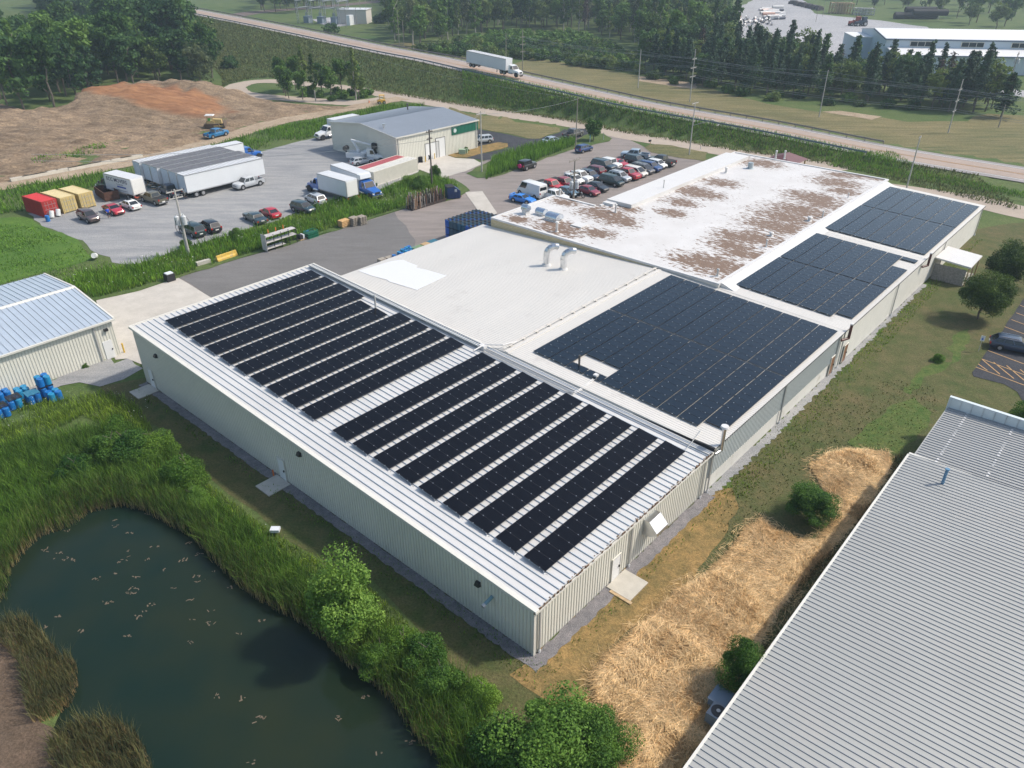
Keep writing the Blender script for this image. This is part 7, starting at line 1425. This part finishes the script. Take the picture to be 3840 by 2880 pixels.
# near trees
proto('near_0','dec',leafmat('leaves_locust',(.020,.055,.009),(.145,.215,.028)),30000,.085,3.4,4.4,1.1,90,r0=.14)
proto('near_1','dec',MATS['leaves_locust'],30000,.085,3.2,4.0,.9,91,r0=.14)
proto('near_2','willow',L_lime,30000,.060,2.2,4.6,.25,92,r0=.10); proto('near_3','shrub',L_bush,21000,.055,2.2,2.7,.2,93,r0=.08); proto('near_4','shrub',leafmat('leaves_spring',(.045,.12,.014),(.19,.32,.04)),21000,.055,2.2,2.6,.2,94,r0=.08)
proto('near_5','dec',L_bush,36000,.062,2.7,4.4,.3,95,r0=.12)
def nplant(key,K_,x,y,sc,label,zs=None,cat='shrub',z=0,nm=None): p=K_(x,y) if K_ else at(x,y); p.z=z; return plant(key,p,sc,label,None,nm or ('broadleaf_tree' if cat=='tree' else 'shrub'),cat,zs)
nplant('near_0',kS,1290,545,.98,'broad low-branching tree on the lawn beside the parking lot',cat='tree'); nplant('near_1',kS,1560,180,1.05,'upper broad tree near the shelter and parking lot edge',cat='tree')
nplant('near_3',kS,880,990,.42,'small sparse shrub on the lawn left of the parking sign')
nplant('near_4',kS,1790,1640,1.0,'yellow-green bush at right edge above the warehouse annex',z=0,cat='shrub')
nplant('near_5',kQ,1000,540,.86,'dark green bush at the narrow waist of the straw heap',zs=.62)
nplant('near_5',None,1590,1490,.62,'dark green bush squeezed between straw and warehouse roof',zs=.8)
nplant('near_2',None,755,1385,1.42,'tall feathery lime green willow bush on the pond bank')
nplant('near_3',None,905,1440,1.0,'dark green bush next to the feathery willow on the pond bank'); nplant('near_4',None,860,1415,.85,'bright leafy shrub behind the dark pond bank bush')
nplant('near_5',None,1195,1655,1.35,'big dark green tree at bottom centre beside the straw heap',zs=.85,cat='tree'); nplant('near_3',None,1100,1650,1.25,'leafy bush left of the big bottom centre tree'); nplant('near_3',None,1240,1690,.9,'bush at the very bottom edge right of centre'); nplant('near_4',None,1000,1560,.5,'light shrub among reeds at bottom centre')
nplant('near_4',None,395,1050,1.15,'bright green bush at the lawn end of the pond reeds'); nplant('near_3',None,300,990,1.3,'rounded green bush above the pond head'); nplant('near_4',None,345,985,1.05,'yellow-green bush at the top of the pond thicket'); nplant('near_3',None,235,1000,1.2,'dark bush in the reeds left of the pond head'); nplant('near_3',None,430,1090,.8,'small bush over the reeds at the pond corner')
nplant('near_3',k6,915,1340,.72,'round dark shrub in the weed strip beside the shelf rack',zs=.85); nplant('near_3',k6,330,1430,.6,'shrub at the foot of the transformer pole'); 
nplant('near_3',k7,1320,900,1.05,'large leafy bush around the foot of the dark pole'); nplant('near_3',k7,1480,800,.75,'upright shrub by the concrete driveway',zs=1.15); nplant('near_4',k7,1200,870,.8,'bright bush before the long white container'); nplant('near_3',k7,640,1070,.7,'dark bush in the weed strip before the box trucks'); nplant('near_3',k7,1560,870,.5,'low shrub behind the dumpster')
nplant('near_3',k7,1790,515,.40,'clipped round bush at the workshop corner'); nplant('near_3',k7,1740,540,.30,'small clipped bush beside the pale green transformer box'); nplant('near_3',k7,1885,470,.33,'dark clipped hedge at the right workshop corner',zs=.6)
nplant('near_3',kL,760,1010,.26,'scraggly weed at the shed wall'); nplant('near_4',kL,930,945,.16,'tiny weed beside the shed door')
nplant('near_4',None,260,945,.9,'yellow-green bush behind the pond thicket'); nplant('near_4',None,620,1250,.45,'small bright bush in the reeds halfway down the right bank'); nplant('near_4',None,690,1310,.6,'bright bush left of the feathery willow'); nplant('near_3',None,825,1440,.8,'dark bush at the waterline right of the willow'); nplant('near_3',None,960,1500,.95,'dark green bush in the reeds toward bottom centre'); nplant('near_4',None,1040,1520,.7,'light green bush at the dry lawn corner'); nplant('near_3',None,160,1035,1.0,'dark bush among the reeds at the pond head, left'); nplant('near_5',None,1290,1660,.8,'dark round bush against the lower straw heap')
# ---- blades
def blades(name,poly,dens,h,w,mat,zf=None,excl=(),seed=1,lean=.35,kind='stuff',z=0.,hvar=.45,clump=0):
    """tufts of grass or reed over a polygon (world points)"""
    r=np.random.default_rng(seed); X0,X1=min(p[0] for p in poly),max(p[0] for p in poly); Y0,Y1=min(p[1] for p in poly),max(p[1] for p in poly); n=int((X1-X0)*(Y1-Y0)*dens)
    x=r.uniform(X0,X1,n); y=r.uniform(Y0,Y1,n); k=inpoly_np(x,y,poly)
    for e in excl: k&=~inpoly_np(x,y,e)
    x,y=x[k],y[k]
    if clump:
        q=np.sin(x*clump)*np.cos(y*clump*1.3+1)+np.sin(x*clump*.37+2)*np.sin(y*clump*.5); k=q>r.uniform(-1.6,.5,len(x)); x,y=x[k],y[k]
    n=len(x); zz=(ground_h(x,y) if zf is None else zf(x,y))+z; hh=h*(1+hvar*r.uniform(-1,1,n)); a=r.uniform(0,6.283,n); ww=w*r.uniform(.6,1.4,n)
    lx_,ly_=r.normal(0,lean*.5,n)*hh,r.normal(0,lean*.5,n)*hh; ca,sa=np.cos(a)*ww/2,np.sin(a)*ww/2
    V=np.stack([np.stack([x-ca,y-sa,zz],1),np.stack([x+ca,y+sa,zz],1),np.stack([x-ca*.9+lx_*.35,y-sa*.9+ly_*.35,zz+hh*.6],1),np.stack([x+ca*.9+lx_*.35,y+sa*.9+ly_*.35,zz+hh*.6],1),np.stack([x+lx_,y+ly_,zz+hh*.97],1)],1).reshape(-1,3)
    b=np.arange(n)[:,None]*5; F=np.concatenate([b+np.array([[0,1,3]]),b+np.array([[0,3,2]]),b+np.array([[2,3,4]])]); at_=np.tile(np.array([0,0,.6,.6,1.]),n)
    o=meshnp(name,V,F,mat,attr=at_); tag(o,kind=kind); print(name,n); return o
G_reed=blademat('reed_blades',(.26,.20,.12),(.050,.125,.022),(.115,.20,.04),.2); G_weed=blademat('weed_blades',(.03,.06,.015),(.085,.19,.022),(.15,.29,.035),.1); G_bank=blademat('bank_grass',(.06,.075,.03),(.10,.125,.045),(.16,.175,.08),.1); G_bright=blademat('bright_grass',(.06,.11,.016),(.13,.22,.028),(.20,.30,.045),.1); G_dull=blademat('dull_reeds',(.26,.19,.11),(.085,.10,.045),(.14,.135,.07),.35)
V2=lambda pts:[tuple(at(*p)[:2]) for p in pts]; KV=lambda K_,pts:[tuple(K_(*p)[:2]) for p in pts]
PW=[(p.x,p.y) for p in POND]
ring=V2([(-80,985),(0,975),(60,962),(120,950),(180,935),(230,925),(262,925),(310,945),(380,985),(430,1035),(470,1090),(540,1140),(600,1190),(660,1240),(720,1290),(790,1330),(850,1370),(905,1405),(960,1440),(1030,1480),(1050,1540),(1050,1720),(900,1720),(880,1560),(700,1380),(450,1190),(420,1150),(345,1115),(250,1085),(190,1100),(120,1120),(60,1160),(20,1215),(-30,1250),(-80,1260)])
blades('reeds',ring,95,1.55,.036,G_reed,excl=[PW],seed=1,lean=.5,clump=1.1)
blades('reeds',ring,60,1.1,.04,G_weed,excl=[PW],seed=2,lean=.6,clump=.7)
# narrower, taller fringe standing in the margin
d_=[Vector((p.x,p.y)) for p in POND[:16]]
blades('reeds',V2([(150,1130),(195,1098),(250,1086),(300,1092),(345,1118),(410,1150),(450,1196),(495,1243),(556,1290),(636,1332),(700,1378),(740,1425),(795,1462),(846,1512),(878,1560),(925,1620),(1010,1640),(940,1520),(880,1440),(790,1400),(720,1340),(640,1290),(560,1240),(480,1170),(440,1120),(360,1070),(250,1045),(180,1060),(60,1120),(0,1190),(-60,1240),(-60,1290),(8,1290),(20,1225),(62,1170),(100,1142)]),85,1.7,.034,blademat('reed_fringe',(.34,.26,.16),(.07,.13,.03),(.12,.19,.04),.42),seed=3,lean=.3)
blades('bright_grass',V2([(440,1040),(500,1085),(600,1160),(700,1215),(790,1262),(860,1325),(900,1370),(880,1380),(780,1330),(700,1280),(600,1215),(520,1155),(455,1090)]),90,.4,.04,G_bright,seed=4,lean=.7)
blades('weeds',V2([(-60,905),(0,898),(60,880),(145,862),(240,845),(300,880),(330,930),(280,950),(180,900),(60,960),(-60,1000)]),75,.62,.045,G_bright,seed=5,clump=.9,lean=.6)
for pl,sd in (([(5,1330),(60,1328),(95,1370),(120,1400),(160,1420),(165,1470),(150,1510),(110,1545),(70,1565),(55,1500),(40,1430),(0,1390)],6),([(115,1580),(170,1545),(240,1545),(290,1575),(315,1620),(335,1690),(180,1720),(110,1660)],7)):
    blades('reeds',V2(pl),120,1.25,.034,G_dull,seed=sd,lean=.4,zf=lambda x,y:np.maximum(ground_h(x,y),-.6))
weed=V2([(205,645),(130,615),(190,592),(300,574),(400,539),(500,512),(600,482),(700,442),(820,414),(880,389),(940,386),(975,392),(990,404),(975,424),(885,444),(790,473),(700,500),(600,530),(480,566),(390,595),(300,622)])
XC=[[tuple(p[:2]) for p in (k6(640,1570),k6(920,1480),k6(960,1590),k6(660,1680))],[tuple(p[:2]) for p in (k6(430,1600),k6(600,1580),k6(620,1670),k6(430,1700))]]
blades('weeds',weed,26,1.05,.075,G_weed,seed=8,lean=.45,clump=.5,excl=XC); blades('weeds',weed,16,.6,.08,G_bright,seed=9,lean=.6,clump=.31,excl=XC)
blades('weeds',KV(k8,[(0,330),(60,310),(340,210),(560,170),(850,130),(840,190),(500,320),(200,440),(0,505),(-80,540),(-60,450)]),22,1.35,.08,G_weed,seed=10,lean=.35)
blades('weeds',V2([(-40,415),(0,408),(150,385),(215,375),(300,352),(400,332),(500,303),(600,275),(700,258),(760,244),(830,228),(920,226),(900,238),(760,255),(700,288),(660,300),(560,322),(480,342),(300,375),(215,398),(140,432),(60,455),(-40,470)]),13,.8,.10,G_weed,seed=11,clump=.35,lean=.5)
blades('meadow_grass_tufts',V2([(-60,480),(90,492),(210,555),(260,580),(200,590),(100,605),(60,640),(-60,620)]),22,.28,.08,G_weed,seed=12,clump=.4,lean=.8)
hb=[]; 
near=[HW[i]+Vector(((HW[min(i+1,len(HW)-1)]-HW[max(i-1,0)]).y,-(HW[min(i+1,len(HW)-1)]-HW[max(i-1,0)]).x,0)).normalized()*6.6 for i in range(idx(380),idx(2150))]
nearp=[(p.x,p.y) for p in near]; toe=[(p.x,p.y) for p in SR if True]
toe2=[(p.x-4.6*.6,p.y+4.6*.8) for p in SR[3:]]
toe3=V2([(780,186),(700,178),(640,172),(580,168),(530,172),(480,188),(480,170),(440,120),(415,60)])
bank=nearp+toe2+toe3
blades('bank_grass',bank,7,.62,.16,G_bank,seed=13,lean=.75,z=-.05)
blades('bank_reeds',V2([(1000,222),(1106,238),(1231,255),(1357,281),(1503,305),(1637,325),(1800,352),(1900,370),(1940,376),(1930,352),(1850,335),(1700,312),(1500,283),(1350,258),(1200,232),(1000,196)]),13,.75,.09,G_weed,seed=14,lean=.5)
blades('verge_grass',KV(kR,[(1320,150),(1500,250),(2212,400),(2300,460),(2212,440),(1700,350),(1340,300),(900,220),(1000,170)]),16,.6,.08,G_weed,seed=15,lean=.55)
blades('weeds',KV(k5,[(380,400),(620,320),(1000,250),(1250,200),(1310,230),(1100,330),(800,390),(600,420),(420,440)]),9,.6,.12,G_weed,seed=31,clump=.5,lean=.6,z=.3)
# flowers
def specks(name,poly,dens,mat,z,s,seed):
    r=np.random.default_rng(seed); X0,X1=min(p[0] for p in poly),max(p[0] for p in poly); Y0,Y1=min(p[1] for p in poly),max(p[1] for p in poly); n=int((X1-X0)*(Y1-Y0)*dens); x=r.uniform(X0,X1,n);y=r.uniform(Y0,Y1,n); k=inpoly_np(x,y,poly)&((np.sin(x*.5)+np.cos(y*.6+x*.2))>-.3); x,y=x[k],y[k]; n=len(x); zz=ground_h(x,y)+z*r.uniform(.7,1.2,n); c=np.stack([x,y,zz],1)
    V,F=leaves(c,np.tile([0,0,1.],(n,1)),s,seed); tag(meshnp(name,V,F,mat),kind='stuff')
M_fl=pm('white_flower',(.7,.7,.65),.8)
specks('wildflowers',weed,.8,M_fl,1.2,.06,1); specks('wildflowers',V2([(-60,900),(150,860),(240,850),(330,880),(330,930),(180,900),(0,940)]),3,M_fl,.95,.04,2); specks('wildflowers',V2([(560,1120),(640,1160),(720,1220),(700,1240),(600,1180)]),4,M_fl,.5,.03,3)
# floating debris on the pond
rr=np.random.default_rng(5); m=MB()
for _ in range(70):
    u,v=rr.uniform(60,900),rr.uniform(1100,1659)
    if rr.random()<.5: u,v=rr.uniform(80,450),rr.uniform(1110,1350)
    p=at(u,v,-.5)
    if not inpoly(p.x,p.y,PW): continue
    for k in range(rr.integers(2,7)):
        a=rr.uniform(0,6.28); L=rr.uniform(.03,.14); w_=rr.uniform(.015,.05); q=p+Vector((rr.normal(0,.20),rr.normal(0,.10),0)); c,s=math.cos(a),math.sin(a)
        m.hexa([(q.x-c*L-s*w_,q.y-s*L+c*w_,-.5),(q.x-c*L+s*w_,q.y-s*L-c*w_,-.5),(q.x+c*L+s*w_,q.y+s*L-c*w_,-.5),(q.x+c*L-s*w_,q.y+s*L+c*w_,-.5)]+[(q.x+i*c*L*.9+j*s*w_*.8,q.y+i*s*L*.9-j*c*w_*.8,-.48) for i,j in((-1,-1),(-1,1),(1,1),(1,-1))])
tag(m.build('floating_debris',pm('dead_reed_debris',(.15,.115,.08),.9,var=.3,scale=4)),kind='stuff')
# straw heap
SP=[kQ(*p) for p in [(1015,300),(1080,250),(1160,228),(1260,236),(1360,246),(1372,300),(1330,380),(1290,450),(1210,560),(1080,700),(960,830),(860,960),(800,1060),(760,1160),(700,1260),(640,1420),(560,1560),(470,1680),(380,1800),(-200,1800),(-110,1640),(-30,1560),(60,1480),(50,1350),(30,1250),(80,1170),(160,1110),(230,1030),(290,990),(340,930),(430,850),(560,780),(650,690),(720,590),(790,548),(870,600),(960,640),(1050,640),(1120,560),(1110,470),(1060,400)]]
SPt=[(p.x,p.y) for p in SP]
def straw_h(x,y):
    d,_=segdist_np(x,y,SPt,True); i=inpoly_np(x,y,SPt); sd=np.where(i,d,-d); return np.where(sd>0,.05+.42*np.clip(sd/2.6,0,1)**.7+.07*np.sin(x*1.7+y*.6)*np.cos(y*1.3-x*.4)+.05*np.sin(x*4.1+1)*np.cos(y*3.7),-.15)
gx=np.arange(min(p[0] for p in SPt)-.5,max(p[0] for p in SPt)+.5,.3); gy=np.arange(min(p[1] for p in SPt)-.5,max(p[1] for p in SPt)+.5,.3); X,Y=np.meshgrid(gx,gy); Z=straw_h(X,Y); V=np.stack([X.ravel(),Y.ravel(),Z.ravel()],1); ny,nx=X.shape; i=(np.arange(ny-1)[:,None]*nx+np.arange(nx-1)[None,:]).ravel(); F=np.stack([i,i+1,i+nx+1,i+nx],1); F=F[(Z.ravel()[F]>-.1).any(1)]
M_straw=groundmat('straw_base',[(.30,.185,.08),(.44,.29,.14),(.24,.145,.06),(.52,.36,.19)],(.5,2.,9.),.8)
tag(meshnp('straw_heap',V,F,M_straw),kind='stuff')
def straws(n,seed,mat,wid=.05,rim=False):
    r=np.random.default_rng(seed); x=r.uniform(gx[0],gx[-1],n*3); y=r.uniform(gy[0],gy[-1],n*3); k=inpoly_np(x,y,SPt)
    if rim: d,_=segdist_np(x,y,SPt,True); k=d<.8
    x,y=x[k][:n],y[k][:n]; n=len(x); cx_=np.sin(x*.9+1.3*np.sin(y*.7))+np.cos(y*.8+np.sin(x*.5)*1.5); a=cx_*1.6+r.normal(0,.75,n); L=r.uniform(.35,1.1,n); ti=r.normal(.05,.13,n); z=np.maximum(straw_h(x,y),0)+r.uniform(.0,.22,n)
    dx,dy,dz=np.cos(a)*L*np.cos(ti),np.sin(a)*L*np.cos(ti),np.sin(ti)*L; w=wid*r.uniform(.5,1.3,n); px,py=-np.sin(a)*w,np.cos(a)*w; bx,by=px*r.normal(0,1.3,n),py*r.normal(0,1.3,n)
    V=np.stack([np.stack([x-dx/2,y-dy/2,z-dz/2],1),np.stack([x-dx/2+px,y-dy/2+py,z-dz/2+.02],1),np.stack([x+px+bx,y+py+by,z+.03],1),np.stack([x+bx,y+by,z+.02],1),np.stack([x+dx/2,y+dy/2,z+dz/2],1)],1).reshape(-1,3)
    b=np.arange(n)[:,None]*5; F=np.concatenate([b+np.array([[0,1,2]]),b+np.array([[0,2,3]]),b+np.array([[3,2,4]])]); tag(meshnp('straw_stalks',V,F,mat,attr=np.tile(np.array([0,0,.5,.5,1.]),n)),kind='stuff')
straws(125000,3,blademat('straw_stalks',(.54,.37,.18),(.70,.50,.26),(.85,.67,.41),.2,patch=False),wid=.026); straws(9000,4,MATS['straw_stalks'],wid=.02,rim=True)
# rough grass in the shade along the warehouse wall
blades('bank_grass',KV(kQ,[(1380,250),(1480,250),(1100,800),(850,1150),(455,1700),(300,1700),(560,1560),(700,1260),(800,1060),(960,830),(1210,560),(1340,380)]),22,.45,.06,G_dull,seed=16,lean=.7)
blades('lawn_tufts',KV(kQ,[(540,460),(620,380),(900,60),(1200,-120),(1560,-60),(1600,60),(1400,240),(1150,225),(1000,290),(900,400),(780,540),(640,690)]),12,.14,.07,blademat('lawn_blades',(.05,.06,.02),(.07,.085,.025),(.11,.11,.04)),seed=17,lean=.9,clump=.5)
blades('edge_grass',[tuple((MBF@Vector((x,y,0)))[:2]) for x,y in ((0,-1.2),(22,-1.2),(22,-1.9),(-1.9,-1.9),(-1.9,52),(-1.25,52))],26,.2,.05,G_weed,seed=18,lean=.6,clump=1.3,excl=[[tuple((MBF@Vector((x,y,0)))[:2]) for x,y in ((DX-.9,.0),(DX+1.9,0),(DX+1.9,-2.4),(DX-.9,-2.4))]])
blades('edge_grass',[tuple((MBF@Vector((x,y,0)))[:2]) for x,y in ((22,-1.0),(60,-.6),(104,-.5),(104,-1.6),(60,-2.4),(22,-3.0))],20,.2,.07,G_bright,seed=19,lean=.6,clump=.6)
HAZE=True
# ================================================================ LIGHT, AIR, CAMERA
W=bpy.data.worlds.new('World'); S.world=W; W.use_nodes=True; t=W.node_tree; bg=t.nodes['Background']
sk=t.nodes.new('ShaderNodeTexSky'); sk.sky_type='NISHITA'; sk.sun_disc=False; EL=math.radians(48); SA=math.radians(8)
sk.sun_elevation=EL; sk.sun_rotation=math.pi/2-SA; sk.air_density=1.3; sk.dust_density=2.2; sk.ozone_density=1.
t.links.new(sk.outputs[0],bg.inputs[0]); bg.inputs[1].default_value=.15
sun=bpy.data.lights.new('sun','SUN'); sun.energy=3.4; sun.angle=math.radians(3.5); sun.color=(1,.93,.83); so=bpy.data.objects.new('sun',sun); COL.objects.link(so)
d=Vector((math.cos(EL)*math.cos(SA),math.cos(EL)*math.sin(SA),math.sin(EL))); so.rotation_euler=d.to_track_quat('Z','Y').to_euler(); so.location=(0,0,200)
if HAZE:
    hz=MB().box(-1480,1550,-55,2500,-3,62).build('haze',None) if False else None
    mb=MB().box(-1450,1500,-50,2450,-3,62); m=bpy.data.materials.new('haze_air'); m.use_nodes=True; t=m.node_tree; t.nodes.remove(t.nodes['Principled BSDF']); pv=t.nodes.new('ShaderNodeVolumePrincipled'); pv.inputs['Color'].default_value=(.70,.86,1.,1); pv.inputs['Density'].default_value=.0003; pv.inputs['Anisotropy'].default_value=.2
    t.links.new(pv.outputs[0],t.nodes['Material Output'].inputs['Volume']); o=mb.build('haze',m); o['kind']='stuff'
cam=bpy.data.cameras.new('camera'); co=bpy.data.objects.new('camera',cam); COL.objects.link(co); co.location=(0,0,H); co.rotation_euler=(math.pi/2-PITCH,0,0)
cam.sensor_width=36; cam.lens=2841/3840*36; cam.clip_start=.5; cam.clip_end=5000; S.camera=co
S.view_settings.view_transform='Standard'; S.view_settings.look='None'; S.view_settings.gamma=1; S.view_settings.exposure=.28
S.cycles.use_denoising=True; S.cycles.max_bounces=6; S.cycles.diffuse_bounces=3; S.cycles.glossy_bounces=3; S.cycles.transmission_bounces=3; S.cycles.volume_bounces=0; S.cycles.transparent_max_bounces=8
S.cycles.sample_clamp_indirect=4; S.cycles.use_adaptive_sampling=True; S.cycles.adaptive_threshold=.02
